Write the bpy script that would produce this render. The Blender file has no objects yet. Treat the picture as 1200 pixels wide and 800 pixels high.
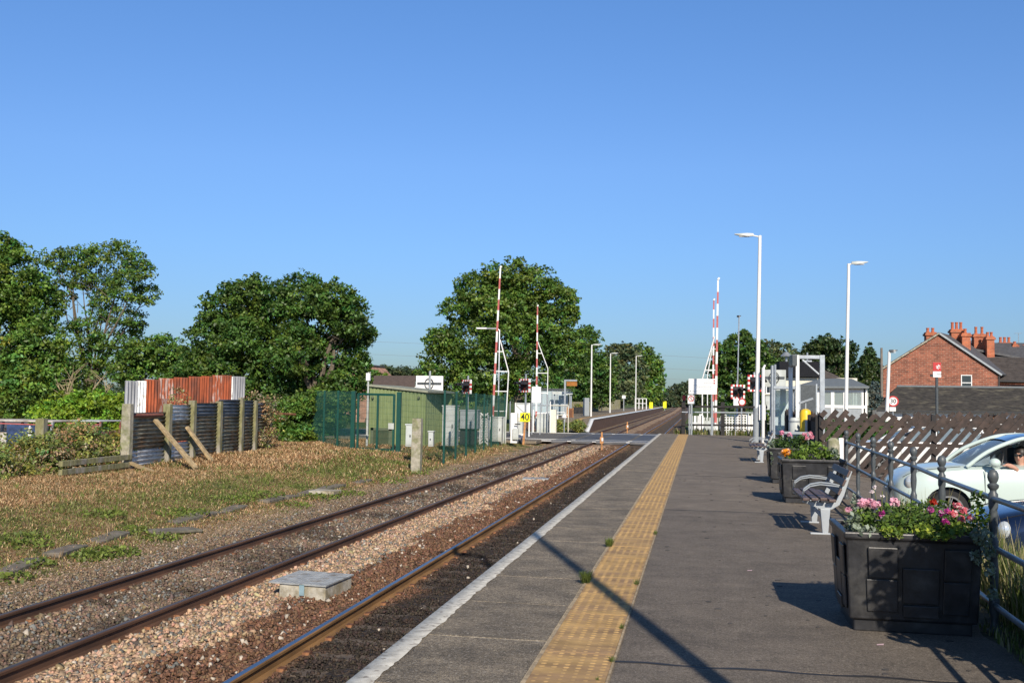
import bpy, math, random
import numpy as np
from mathutils import Vector, Matrix, Euler

# ------------------------------------------------------------------ camera, sky, sun, exposure
scene = bpy.context.scene
col = scene.collection
cam_d = bpy.data.cameras.new("camera"); cam = bpy.data.objects.new("camera", cam_d); col.objects.link(cam)
cam_d.lens = 36.0; cam_d.sensor_width = 36.0; cam_d.sensor_fit = 'HORIZONTAL'
cam_d.clip_start = 0.05; cam_d.clip_end = 9000
CAMH = 1.6
cam.matrix_world = (Matrix.Translation((0, 0, CAMH)) @ Matrix.Rotation(math.radians(10.41), 4, 'Z')
                    @ Matrix.Rotation(math.radians(90 + 3.16), 4, 'X') @ Matrix.Rotation(math.radians(0.9), 4, 'Z'))
scene.camera = cam
CR = cam.matrix_world.to_3x3()

SUN_AZ, SUN_EL = math.radians(18.8), math.radians(31.4)      # behind the camera, to the right
to_sun = Vector((math.sin(SUN_AZ) * math.cos(SUN_EL), -math.cos(SUN_AZ) * math.cos(SUN_EL), math.sin(SUN_EL)))
world = bpy.data.worlds.new("World"); scene.world = world; world.use_nodes = True
wn = world.node_tree.nodes; wl = world.node_tree.links
bg = wn["Background"]; sky = wn.new("ShaderNodeTexSky"); sky.sky_type = 'NISHITA'; sky.sun_disc = False
sky.sun_elevation = SUN_EL
sky.sun_rotation = math.atan2(to_sun.x, to_sun.y)
sky.altitude = 100; sky.air_density = 1.15; sky.dust_density = 0.35; sky.ozone_density = 3.2
# clear deep blue air: the sky's own colour is graded by elevation only
wt = wn.new("ShaderNodeTexCoord"); ws = wn.new("ShaderNodeSeparateXYZ"); wl.new(wt.outputs["Generated"], ws.inputs[0])
wr = wn.new("ShaderNodeValToRGB"); wl.new(ws.outputs["Z"], wr.inputs[0]); el = wr.color_ramp.elements
el[0].position = 0.0; el[0].color = (0.29, 0.41, 0.56, 1); el[1].position = 1.0; el[1].color = (0.34, 0.38, 0.44, 1)
for p_, c_ in ((0.06, (0.38, 0.515, 0.77, 1)), (0.14, (0.475, 0.64, 0.92, 1)), (0.22, (0.56, 0.73, 1.02, 1)), (0.40, (0.57, 0.81, 1.12, 1)), (0.56, (0.42, 0.50, 0.60, 1))):
    e_ = el.new(p_); e_.color = c_
wm = wn.new("ShaderNodeMix"); wm.data_type = 'RGBA'; wm.blend_type = 'MULTIPLY'; wm.inputs[0].default_value = 1.0
wl.new(sky.outputs[0], wm.inputs[6]); wl.new(wr.outputs[0], wm.inputs[7])
wl.new(wm.outputs[2], bg.inputs[0]); bg.inputs[1].default_value = 0.122
sun_d = bpy.data.lights.new("sun", 'SUN'); sun = bpy.data.objects.new("sun", sun_d); col.objects.link(sun)
sun_d.energy = 5.0; sun_d.angle = math.radians(0.5); sun_d.color = (1.0, 0.90, 0.76)
sun.rotation_euler = to_sun.to_track_quat('Z', 'Y').to_euler()
scene.view_settings.view_transform = 'Standard'; scene.view_settings.look = 'None'
scene.view_settings.exposure = 0.12; scene.view_settings.gamma = 1.0
scene.cycles.max_bounces = 6; scene.cycles.transparent_max_bounces = 12
scene.cycles.diffuse_bounces = 3; scene.cycles.glossy_bounces = 3

# ------------------------------------------------------------------ measuring helpers (photo pixel -> place)
def ray(px, py):
    return CR @ Vector(((px - 600) / 1200, (400 - py) / 1200, -1.0))
def W(px, py, Y):
    r = ray(px, py); t = Y / r.y
    return Vector((r.x * t, Y, CAMH + r.z * t))
def G(px, py, z):
    r = ray(px, py); t = (z - CAMH) / r.z
    return Vector((r.x * t, r.y * t, z))
def XatY(px, Y, py=470): return W(px, py, Y).x

# ------------------------------------------------------------------ object helpers
def link(o, parent=None):
    col.objects.link(o)
    if parent is not None: o.parent = parent
    return o
def tag(o, label=None, cat=None, group=None, kind=None):
    if label: o["label"] = label
    if cat: o["category"] = cat
    if group: o["group"] = group
    if kind: o["kind"] = kind
    return o
def thing(name, label, cat, loc=(0, 0, 0), rz=0.0, group=None):
    o = bpy.data.objects.new(name, None); col.objects.link(o)
    o.location = loc; o.rotation_euler = (0, 0, rz); o.empty_display_size = 0.2
    return tag(o, label, cat, group)
def copy_tree(o, parent=None):
    c = o.copy(); col.objects.link(c); c.parent = parent
    for ch in list(o.children): copy_tree(ch, c)
    return c

class MB:
    def __init__(s): s.v = []; s.f = []; s.mi = []
    def add(s, vs, fs, mi=0):
        n = len(s.v); s.v += [tuple(v) for v in vs]
        s.f += [tuple(i + n for i in f) for f in fs]; s.mi += [mi] * len(fs)
        return s
    def box(s, x0, x1, y0, y1, z0, z1, mi=0, M=None):
        vs = [Vector(p) for p in ((x0,y0,z0),(x1,y0,z0),(x1,y1,z0),(x0,y1,z0),(x0,y0,z1),(x1,y0,z1),(x1,y1,z1),(x0,y1,z1))]
        if M is not None: vs = [M @ v for v in vs]
        return s.add(vs, [(0,3,2,1),(4,5,6,7),(0,1,5,4),(1,2,6,5),(2,3,7,6),(3,0,4,7)], mi)
    def bar(s, a, b, w, h, mi=0, up=(0, 0, 1)):
        a = Vector(a); b = Vector(b); d = (b - a).normalized(); u = Vector(up)
        if abs(d.dot(u)) > 0.99: u = Vector((0, 1, 0))
        r = d.cross(u).normalized(); u = r.cross(d)
        vs = []
        for p in (a, b):
            for (i, j) in ((-1,-1),(1,-1),(1,1),(-1,1)): vs.append(p + r * w/2*i + u * h/2*j)
        return s.add(vs, [(0,1,2,3),(7,6,5,4),(0,4,5,1),(1,5,6,2),(2,6,7,3),(3,7,4,0)], mi)
    def tube(s, pts, rad, n=10, mi=0, cap=True):
        pts = [Vector(p) for p in pts]; m = len(pts)
        if not hasattr(rad, '__len__'): rad = [rad] * m
        rings = []; prev = None
        for i, p in enumerate(pts):
            d = (pts[min(i+1, m-1)] - pts[max(i-1, 0)]).normalized()
            if prev is None:
                u = Vector((0, 0, 1)) if abs(d.z) < 0.9 else Vector((1, 0, 0))
            else: u = prev
            u = (u - d * u.dot(d)).normalized(); prev = u; w = d.cross(u)
            rings.append([p + (u * math.cos(2*math.pi*k/n) + w * math.sin(2*math.pi*k/n)) * rad[i] for k in range(n)])
        vs = [v for r in rings for v in r]; fs = []
        for i in range(m - 1):
            for k in range(n):
                k2 = (k + 1) % n
                fs.append((i*n+k, i*n+k2, (i+1)*n+k2, (i+1)*n+k))
        if cap: fs.append(tuple(range(n-1, -1, -1))); fs.append(tuple(range((m-1)*n, m*n)))
        return s.add(vs, fs, mi)
    def lathe(s, prof, c=(0,0,0), n=14, mi=0, M=None):
        c = Vector(c); vs = []; fs = []
        for (r, z) in prof:
            for k in range(n):
                a = 2*math.pi*k/n; p = Vector((r*math.cos(a), r*math.sin(a), z))
                if M is not None: p = M @ p
                vs.append(c + p)
        m = len(prof)
        for i in range(m-1):
            for k in range(n):
                k2 = (k+1) % n; fs.append((i*n+k, i*n+k2, (i+1)*n+k2, (i+1)*n+k))
        fs.append(tuple(range(n-1, -1, -1))); fs.append(tuple(range((m-1)*n, m*n)))
        return s.add(vs, fs, mi)
    def ball(s, c, r, n=10, m=7, mi=0, sc=(1,1,1)):
        prof = [(max(r*math.sin(math.pi*i/m), 1e-4), -r*math.cos(math.pi*i/m)) for i in range(m+1)]
        return s.lathe(prof, c, n, mi, Matrix.Diagonal(sc))
    def prism(s, poly, d, mi=0):
        """poly: 3D points, extruded by vector d"""
        d = Vector(d); n = len(poly); p = [Vector(q) for q in poly]
        vs = p + [q + d for q in p]
        nrm = Vector((0, 0, 0))
        for i in range(n): nrm += p[i].cross(p[(i+1) % n])
        a = tuple(range(n)); b = tuple(range(2*n-1, n-1, -1))
        fs = [a, b] + [((i+1) % n, i, i+n, (i+1) % n + n) for i in range(n)]
        if nrm.dot(d) > 0: fs = [tuple(reversed(f)) for f in fs]
        return s.add(vs, fs, mi)
    def build(s, name, mats, parent=None, smooth=False, bevel=0.0, loc=None):
        me = bpy.data.meshes.new(name); me.from_pydata(s.v, [], s.f)
        if not isinstance(mats, (list, tuple)): mats = [mats]
        for m in mats: me.materials.append(m)
        if len(mats) > 1: me.polygons.foreach_set("material_index", s.mi)
        if smooth:
            me.polygons.foreach_set("use_smooth", [True] * len(me.polygons))
            me.set_sharp_from_angle(angle=math.radians(38))
        me.update()
        o = bpy.data.objects.new(name, me)
        if loc is not None: o.location = loc
        link(o, parent)
        if bevel:
            b = o.modifiers.new("bevel", 'BEVEL'); b.width = bevel; b.segments = 2; b.limit_method = 'ANGLE'
            b.angle_limit = math.radians(40)
        return o

def fast(name, V, F, mats, colr=None, parent=None, smooth=False):
    V = np.asarray(V, np.float32); F = np.asarray(F, np.int32); k = F.shape[1]
    me = bpy.data.meshes.new(name)
    me.vertices.add(len(V)); me.vertices.foreach_set("co", V.ravel())
    me.loops.add(F.size); me.loops.foreach_set("vertex_index", F.ravel())
    me.polygons.add(len(F)); me.polygons.foreach_set("loop_start", np.arange(0, F.size, k, dtype=np.int32))
    if not isinstance(mats, (list, tuple)): mats = [mats]
    for m in mats: me.materials.append(m)
    if smooth: me.polygons.foreach_set("use_smooth", np.ones(len(F), bool))
    if colr is not None:
        a = me.attributes.new("tint", 'FLOAT_COLOR', 'FACE')
        c = np.ones((len(F), 4), np.float32); c[:, :3] = colr; a.data.foreach_set("color", c.ravel())
    me.update(calc_edges=True)
    o = bpy.data.objects.new(name, me); return link(o, parent)

# ------------------------------------------------------------------ materials
def mat(name, c=(0.5,0.5,0.5), rough=0.6, metal=0.0, var=0.12, vscale=6.0, bump=0.0, bscale=60.0, c2=None, cscale=2.0,
        cthr=(0.45, 0.6), spec=0.5, coat=0.0, alpha=None, stretch=None, emit=None, trans=0.0, detail=6):
    m = bpy.data.materials.new(name); m.use_nodes = True
    nt = m.node_tree; N = nt.nodes; L = nt.links; b = N["Principled BSDF"]
    b.inputs["Roughness"].default_value = rough; b.inputs["Metallic"].default_value = metal
    b.inputs["Specular IOR Level"].default_value = spec
    if coat: b.inputs["Coat Weight"].default_value = coat; b.inputs["Coat Roughness"].default_value = 0.05
    if trans: b.inputs["Transmission Weight"].default_value = trans
    tc = N.new("ShaderNodeTexCoord"); src = tc.outputs["Object"]
    if stretch:
        mp = N.new("ShaderNodeMapping"); mp.inputs["Scale"].default_value = stretch; L.new(src, mp.inputs[0]); src = mp.outputs[0]
    def noise(sc, det=detail):
        n = N.new("ShaderNodeTexNoise"); n.inputs["Scale"].default_value = sc; n.inputs["Detail"].default_value = det
        n.inputs["Roughness"].default_value = 0.6; L.new(src, n.inputs["Vector"]); return n.outputs["Fac"]
    base = N.new("ShaderNodeRGB"); base.outputs[0].default_value = (*c, 1); cur = base.outputs[0]
    if c2 is not None:
        r = N.new("ShaderNodeMapRange"); r.inputs[1].default_value, r.inputs[2].default_value = cthr
        L.new(noise(cscale), r.inputs[0]); mx = N.new("ShaderNodeMix"); mx.data_type = 'RGBA'
        L.new(r.outputs[0], mx.inputs[0]); L.new(cur, mx.inputs[6]); mx.inputs[7].default_value = (*c2, 1); cur = mx.outputs[2]
    if var:
        r = N.new("ShaderNodeMapRange"); r.inputs[1].default_value = 0.3; r.inputs[2].default_value = 0.7
        r.inputs[3].default_value = 1 - var * 1.6; r.inputs[4].default_value = 1 + var * 1.6
        L.new(noise(vscale), r.inputs[0]); h = N.new("ShaderNodeHueSaturation"); L.new(r.outputs[0], h.inputs["Value"])
        L.new(cur, h.inputs["Color"]); cur = h.outputs[0]
    L.new(cur, b.inputs["Base Color"])
    if bump:
        bp = N.new("ShaderNodeBump"); bp.inputs["Strength"].default_value = 1.0; bp.inputs["Distance"].default_value = bump
        L.new(noise(bscale), bp.inputs["Height"]); L.new(bp.outputs[0], b.inputs["Normal"])
    if emit: b.inputs["Emission Color"].default_value = (*emit[0], 1); b.inputs["Emission Strength"].default_value = emit[1]
    return m

def leafmat(name, rough=0.55, trans=0.35, spec=0.35, gain=1.0):
    """base colour comes from the per-leaf tint attribute"""
    m = bpy.data.materials.new(name); m.use_nodes = True; N = m.node_tree.nodes; L = m.node_tree.links
    b = N["Principled BSDF"]; out = N["Material Output"]
    a = N.new("ShaderNodeAttribute"); a.attribute_name = "tint"
    b.inputs["Roughness"].default_value = rough; b.inputs["Specular IOR Level"].default_value = spec
    L.new(a.outputs["Color"], b.inputs["Base Color"])
    if trans:
        t = N.new("ShaderNodeBsdfTranslucent"); g = N.new("ShaderNodeHueSaturation"); g.inputs["Value"].default_value = 1.3
        g.inputs["Saturation"].default_value = 1.1
        L.new(a.outputs["Color"], g.inputs["Color"]); L.new(g.outputs[0], t.inputs["Color"])
        mx = N.new("ShaderNodeMixShader"); mx.inputs[0].default_value = trans
        L.new(b.outputs[0], mx.inputs[1]); L.new(t.outputs[0], mx.inputs[2]); L.new(mx.outputs[0], out.inputs["Surface"])
    return m

def glassmat(name, c=(0.75,0.85,0.88), alpha=0.35, rough=0.03):
    m = bpy.data.materials.new(name); m.use_nodes = True; N = m.node_tree.nodes; L = m.node_tree.links
    b = N["Principled BSDF"]; out = N["Material Output"]; b.inputs["Base Color"].default_value = (*c, 1)
    b.inputs["Roughness"].default_value = rough; b.inputs["Specular IOR Level"].default_value = 0.9
    t = N.new("ShaderNodeBsdfTransparent"); t.inputs[0].default_value = (*c, 1); mx = N.new("ShaderNodeMixShader"); mx.inputs[0].default_value = alpha
    L.new(t.outputs[0], mx.inputs[1]); L.new(b.outputs[0], mx.inputs[2]); L.new(mx.outputs[0], out.inputs["Surface"])
    return m

def brickmat(name, c1, c2, mortar, scale=1.0, bw=0.225, rh=0.075, ms=0.012, axis='XZ'):
    m = bpy.data.materials.new(name); m.use_nodes = True; N = m.node_tree.nodes; L = m.node_tree.links
    b = N["Principled BSDF"]; b.inputs["Roughness"].default_value = 0.9
    tc = N.new("ShaderNodeTexCoord"); sp = N.new("ShaderNodeSeparateXYZ"); cb = N.new("ShaderNodeCombineXYZ")
    L.new(tc.outputs["Object"], sp.inputs[0])
    ad = N.new("ShaderNodeMath"); L.new(sp.outputs["X"], ad.inputs[0]); L.new(sp.outputs["Y"], ad.inputs[1])
    L.new(ad.outputs[0], cb.inputs["X"]); L.new(sp.outputs["Z"], cb.inputs["Y"])
    br = N.new("ShaderNodeTexBrick"); br.inputs["Color1"].default_value = (*c1, 1); br.inputs["Color2"].default_value = (*c2, 1)
    br.inputs["Mortar"].default_value = (*mortar, 1); br.inputs["Scale"].default_value = scale
    br.inputs["Brick Width"].default_value = bw; br.inputs["Row Height"].default_value = rh; br.inputs["Mortar Size"].default_value = ms
    L.new(cb.outputs[0], br.inputs["Vector"])
    n = N.new("ShaderNodeTexNoise"); n.inputs["Scale"].default_value = 1.6; n.inputs["Detail"].default_value = 8; n.inputs["Roughness"].default_value = 0.75
    L.new(tc.outputs["Object"], n.inputs["Vector"])
    r = N.new("ShaderNodeMapRange"); r.inputs[1].default_value = 0.3; r.inputs[2].default_value = 0.7; r.inputs[3].default_value = 0.6; r.inputs[4].default_value = 1.4
    L.new(n.outputs["Fac"], r.inputs[0]); h = N.new("ShaderNodeHueSaturation"); L.new(br.outputs["Color"], h.inputs["Color"]); L.new(r.outputs[0], h.inputs["Value"])
    L.new(h.outputs[0], b.inputs["Base Color"])
    return m

M = {}
M['white'] = mat('white_paint', (0.80,0.80,0.78), 0.4, var=0.04, vscale=3)
M['white_post'] = mat('white_post_paint', (0.78,0.78,0.76), 0.35, var=0.05, vscale=2)
M['galv'] = mat('galvanised_steel', (0.42,0.45,0.47), 0.42, 0.6, var=0.12, vscale=9)
M['greyp'] = mat('grey_paint', (0.30,0.33,0.35), 0.45, var=0.08)
M['lightgrey'] = mat('light_grey_paint', (0.52,0.55,0.53), 0.5, var=0.08, c2=(0.38,0.40,0.36), cscale=1.5)
M['black'] = mat('black_paint', (0.02,0.021,0.023), 0.45, var=0.1)
M['dgrey'] = mat('dark_grey_iron_paint', (0.075,0.085,0.09), 0.42, var=0.18, vscale=14, bump=0.0015, bscale=40)
M['railpaint'] = mat('blue_grey_handrail_paint', (0.16,0.19,0.215), 0.32, 0.2, var=0.15, vscale=8)
M['red'] = mat('red_paint', (0.50,0.03,0.028), 0.45, var=0.08)
M['fadedred'] = mat('faded_red_band', (0.46,0.11,0.10), 0.5, var=0.15)
M['yellow'] = mat('yellow_paint', (0.85,0.55,0.02), 0.4, var=0.06)
M['signyellow'] = mat('yellow_sign_face', (0.85,0.80,0.02), 0.4, var=0.03)
M['orange'] = mat('orange_paint', (0.50,0.24,0.09), 0.7, var=0.35)
M['rust'] = mat('rusty_iron', (0.13,0.055,0.03), 0.85, var=0.3, vscale=12, c2=(0.24,0.11,0.05), cscale=5)
M['concrete'] = mat('weathered_concrete', (0.36,0.33,0.26), 0.9, var=0.2, vscale=7, c2=(0.22,0.22,0.12), cscale=3, bump=0.004, bscale=50)
M['concrete_l'] = mat('pale_concrete', (0.42,0.39,0.32), 0.9, var=0.2, vscale=9, c2=(0.27,0.23,0.15), cscale=4, bump=0.003, bscale=60)
M['mosswood'] = mat('mossy_weathered_wood', (0.20,0.19,0.09), 0.9, var=0.3, vscale=10, c2=(0.26,0.24,0.20), cscale=3, stretch=(1,1,0.3), bump=0.006, bscale=25)
M['sleeperwood'] = mat('sleeper_concrete', (0.11,0.085,0.065), 0.9, var=0.3, vscale=8, bump=0.004)
M['darkwood'] = mat('black_stained_timber', (0.022,0.020,0.020), 0.8, var=0.2, stretch=(1,1,0.2))
M['brownwood'] = mat('brown_stained_slats', (0.038,0.026,0.021), 0.75, var=0.22, vscale=9, c2=(0.062,0.040,0.031), cscale=2)
M['plankwood'] = mat('sawn_timber', (0.36,0.27,0.15), 0.85, var=0.25, vscale=8)
M['slatwood'] = mat('dark_bench_slat', (0.10,0.065,0.055), 0.5, var=0.3, vscale=15, stretch=(1,0.2,1), bump=0.001)
M['benchgrey'] = mat('pale_grey_bench_casting', (0.38,0.41,0.43), 0.42, var=0.06)
M['dirtyblack'] = mat('black_recycled_plastic', (0.022,0.022,0.024), 0.40, var=0.35, vscale=7, c2=(0.065,0.063,0.06), cscale=4.5, cthr=(0.52,0.75), bump=0.002, bscale=18)
M['soil'] = mat('soil', (0.035,0.022,0.014), 1.0, var=0.3, bump=0.02, bscale=30)
M['glass'] = glassmat('window_glass', alpha=0.45)
M['carglass'] = glassmat('car_glass', (0.30,0.38,0.42), 0.55, 0.02)
M['darkpane'] = mat('dark_window_pane', (0.03,0.04,0.05), 0.08, var=0.1, spec=0.8)
M['cream'] = mat('cream_render', (0.72,0.68,0.56), 0.85, var=0.08)
M['slate'] = mat('slate_roof', (0.085,0.085,0.09), 0.7, var=0.2, vscale=4, bump=0.01, bscale=8)
M['greyroof'] = mat('grey_felt_roof', (0.15,0.17,0.18), 0.7, var=0.1)
M['felt'] = mat('black_tarred_roof', (0.042,0.037,0.030), 0.85, var=0.45, vscale=5, c2=(0.14,0.125,0.085), cscale=1.6, cthr=(0.52,0.78), stretch=(0.6,1,1.6), bump=0.03, bscale=6)
M['brick'] = brickmat('red_brick', (0.33,0.105,0.06), (0.17,0.055,0.035), (0.32,0.21,0.15), 1.0, 0.45, 0.16, 0.014)
M['chimbrick'] = brickmat('orange_red_brick', (0.48,0.13,0.05), (0.36,0.09,0.04), (0.30,0.2,0.14), 1.0, 0.3, 0.12, 0.012)
M['pot'] = mat('terracotta_pot', (0.42,0.12,0.06), 0.85, var=0.15)
M['olive'] = mat('olive_green_cladding', (0.20,0.25,0.105), 0.55, var=0.08, vscale=2)
M['olive_trim'] = mat('olive_trim', (0.10,0.12,0.07), 0.6)
M['meshgreen'] = mat('green_fence_coating', (0.004,0.060,0.045), 0.45, var=0.1)
M['rubber'] = mat('tyre_rubber', (0.018,0.018,0.018), 0.85)
M['alloy'] = mat('alloy_wheel', (0.55,0.56,0.56), 0.3, 0.8)
M['chrome'] = mat('chrome', (0.7,0.7,0.7), 0.12, 1.0, var=0)
M['mint'] = mat('pale_mint_car_paint', (0.56,0.66,0.61), 0.3, var=0.0, coat=0.8)
M['whitecar'] = mat('white_car_paint', (0.76,0.77,0.76), 0.3, var=0.0, coat=0.8)
M['bluecar'] = mat('dark_blue_car_paint', (0.008,0.02,0.06), 0.3, 0.3, var=0.0, coat=1.0)
M['interior'] = mat('dark_car_interior', (0.025,0.022,0.02), 0.8)
M['skin'] = mat('skin', (0.50,0.27,0.19), 0.55, var=0.05)
M['hair'] = mat('dark_hair', (0.02,0.013,0.01), 0.5)
M['darkcloth'] = mat('dark_top_fabric', (0.02,0.02,0.024), 0.9)
M['amber'] = mat('amber_plastic', (0.34,0.13,0.02), 0.4)
M['lamp_face'] = mat('dark_lamp_glass', (0.10,0.02,0.015), 0.2)
M['leaf'] = leafmat('tree_leaves', trans=0.22, spec=0.45, rough=0.5)
M['herb'] = leafmat('herb_leaves', trans=0.3)
M['dryleaf'] = leafmat('dry_litter', rough=0.8, trans=0.15, spec=0.2)
M['petal'] = leafmat('petals', rough=0.6, trans=0.25, spec=0.2)
M['stone'] = leafmat('ballast_stones', rough=0.85, trans=0.0, spec=0.3)
M['bark'] = mat('bark', (0.13,0.105,0.075), 0.9, var=0.25, vscale=6, bump=0.02, bscale=14)
M['palebark'] = mat('pale_dead_bark', (0.30,0.24,0.14), 0.9, var=0.2, vscale=6)
M['roofglass'] = mat('dark_glass_roof', (0.02,0.035,0.06), 0.06, var=0, spec=0.9, coat=1.0)
# ------------------------------------------------------------------ terrain
rng = np.random.default_rng(7)
def sstep(a, b, x):
    t = np.clip((x - a) / (b - a), 0, 1); return t * t * (3 - 2 * t)
def vnoise(x, y, s, seed=0):
    """smooth value noise on arrays, range -1..1"""
    xs = np.asarray(x, float) / s + seed * 17.3; ys = np.asarray(y, float) / s + seed * 5.7
    xi = np.floor(xs); yi = np.floor(ys); fx = xs - xi; fy = ys - yi
    fx = fx*fx*(3-2*fx); fy = fy*fy*(3-2*fy)
    def h(a, b):
        v = np.sin(a * 127.1 + b * 311.7 + seed * 74.7) * 43758.5453; return (v - np.floor(v)) * 2 - 1
    return (h(xi,yi)*(1-fx)+h(xi+1,yi)*fx)*(1-fy) + (h(xi,yi+1)*(1-fx)+h(xi+1,yi+1)*fx)*fy
def cx(y):
    """sideways drift of the line far away"""
    y = np.asarray(y, float); return -np.clip((y - 160) / 270, 0, 8) ** 2 * 2.6
def edge_left(y):
    return -8.95 + cx(y)
def gh(x, y):
    x = np.asarray(x, float); y = np.asarray(y, float)
    d = edge_left(y) - x                                     # distance left of the ballast shoulder
    near = 1 - sstep(50, 58, y)
    left = -1.08 + near * (sstep(0.3, 4.0, d) * 0.38 + sstep(1, 4, d) * (0.05 * vnoise(x, y, 1.7, 1) + 0.06 * vnoise(x, y, 4.1, 2)))
    left = left + (1 - near) * sstep(0.2, 1.5, d) * 0.1
    cp = -0.42 - sstep(44, 60, y) * 0.54
    right = np.where(x < 3.6, -0.06 + (cp + 0.06) * sstep(2.3, 3.5, x), cp)
    right = right + (sstep(4.5, 5.5, x) * 0) + 0.02 * vnoise(x, y, 1.1, 3) * (x < 3.5)
    mid = -1.20
    z = np.where(d > 0, left, np.where(x > 2.1 + cx(y), right, mid))
    far = sstep(90, 140, np.abs(y)); z = np.where((d > 0) | (x > 2.1 + cx(y)), z * (1 - far) + (-1.05) * far, z)
    return z
xs = np.concatenate([[-3000, -1500, -700, -300, -150, -90, -60, -45, -36], np.arange(-30, -9, 0.25), [-9.0, -8.96, -8.9, -5, -2, 2.05, 2.12], np.arange(2.3, 3.8, 0.15), [4, 5, 7, 10, 15, 22, 32, 50, 80, 130, 250, 500, 1200, 3000]])
ys = np.concatenate([[-400, -100, -30, -10], np.arange(0, 60, 0.25), np.arange(60, 100, 2), np.arange(100, 420, 12), [450, 520, 700, 1000, 1800, 4000]])
XX, YY = np.meshgrid(xs, ys)
drift = np.where((XX > -40) & (XX < 30), 1, 0) * cx(YY)
PX = XX + drift
ZZ = gh(PX, YY)
V = np.stack([PX.ravel(), YY.ravel(), ZZ.ravel()], 1); nx = len(xs); ny = len(ys)
ii = np.arange(nx*ny).reshape(ny, nx)
F = np.stack([ii[:-1,:-1], ii[:-1,1:], ii[1:,1:], ii[1:,:-1]], -1).reshape(-1, 4)
def groundmat():
    m = bpy.data.materials.new("rough_ground"); m.use_nodes = True; N = m.node_tree.nodes; L = m.node_tree.links
    b = N["Principled BSDF"]; b.inputs["Roughness"].default_value = 0.95; b.inputs["Specular IOR Level"].default_value = 0.2
    tc = N.new("ShaderNodeTexCoord")
    def noise(s, d=8, r=0.7):
        n = N.new("ShaderNodeTexNoise"); n.inputs["Scale"].default_value = s; n.inputs["Detail"].default_value = d; n.inputs["Roughness"].default_value = r
        L.new(tc.outputs["Object"], n.inputs["Vector"]); return n.outputs["Fac"]
    def ramp(f, stops):
        r = N.new("ShaderNodeValToRGB"); e = r.color_ramp.elements
        e[0].position, e[0].color = stops[0][0], (*stops[0][1], 1); e[1].position, e[1].color = stops[-1][0], (*stops[-1][1], 1)
        for p, c in stops[1:-1]:
            k = e.new(p); k.color = (*c, 1)
        L.new(f, r.inputs[0]); return r.outputs[0]
    near = ramp(noise(9), [(0.3, (0.16,0.10,0.055)), (0.5, (0.36,0.23,0.125)), (0.62, (0.46,0.32,0.18)), (0.75, (0.2,0.17,0.07))])
    green = ramp(noise(14), [(0.3, (0.06,0.075,0.02)), (0.55, (0.14,0.15,0.05)), (0.75, (0.26,0.22,0.11))])
    far = ramp(noise(0.05), [(0.3, (0.06,0.10,0.025)), (0.6, (0.10,0.13,0.04)), (0.75, (0.19,0.17,0.07))])
    def mix(f, a, c):
        mx = N.new("ShaderNodeMix"); mx.data_type = 'RGBA'; L.new(f, mx.inputs[0]); L.new(a, mx.inputs[6]); L.new(c, mx.inputs[7]); return mx.outputs[2]
    r1 = N.new("ShaderNodeMapRange"); r1.inputs[1].default_value = 0.48; r1.inputs[2].default_value = 0.58; L.new(noise(0.7, 4), r1.inputs[0])
    cur = mix(r1.outputs[0], near, green)
    sp = N.new("ShaderNodeSeparateXYZ"); L.new(tc.outputs["Object"], sp.inputs[0])
    r2 = N.new("ShaderNodeMapRange"); r2.inputs[1].default_value = 60; r2.inputs[2].default_value = 85; L.new(sp.outputs["Y"], r2.inputs[0])
    cur = mix(r2.outputs[0], cur, far); L.new(cur, b.inputs["Base Color"])
    bp = N.new("ShaderNodeBump"); bp.inputs["Distance"].default_value = 0.06; L.new(noise(16), bp.inputs["Height"]); L.new(bp.outputs[0], b.inputs["Normal"])
    return m
g = fast("ground", V, F, groundmat(), smooth=True); tag(g, kind='structure')

# ---- ballast bed: one sheet along the line
def ballastmat():
    m = bpy.data.materials.new("ballast"); m.use_nodes = True; N = m.node_tree.nodes; L = m.node_tree.links
    b = N["Principled BSDF"]; b.inputs["Roughness"].default_value = 0.9; b.inputs["Specular IOR Level"].default_value = 0.3
    tc = N.new("ShaderNodeTexCoord"); a = N.new("ShaderNodeAttribute"); a.attribute_name = "tint"
    v = N.new("ShaderNodeTexVoronoi"); v.inputs["Scale"].default_value = 20; L.new(tc.outputs["Object"], v.inputs["Vector"])
    sep = N.new("ShaderNodeSeparateColor"); L.new(v.outputs["Color"], sep.inputs[0])
    r = N.new("ShaderNodeMapRange"); r.inputs[3].default_value = 0.45; r.inputs[4].default_value = 1.6; L.new(sep.outputs[0], r.inputs[0])
    h = N.new("ShaderNodeHueSaturation"); L.new(a.outputs["Color"], h.inputs["Color"]); L.new(r.outputs[0], h.inputs["Value"])
    L.new(h.outputs[0], b.inputs["Base Color"])
    bp = N.new("ShaderNodeBump"); bp.inputs["Distance"].default_value = 0.04; bp.invert = True; L.new(v.outputs["Distance"], bp.inputs["Height"]); L.new(bp.outputs[0], b.inputs["Normal"])
    return m
RZ = -0.90                                                  # rail head height
def bz(x):                                                 # ballast profile (x without drift)
    x = np.asarray(x, float)
    z = np.full_like(x, -1.045)
    z = z - sstep(0, 0.8, -8.45 - x) * 0.07
    z = z + 0.035 * np.exp(-((x + 5.0) / 0.5) ** 2)         # heaped a little in the six-foot
    z = z + 0.05 * np.exp(-((x + 8.2) / 0.3) ** 2)
    return z
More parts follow.
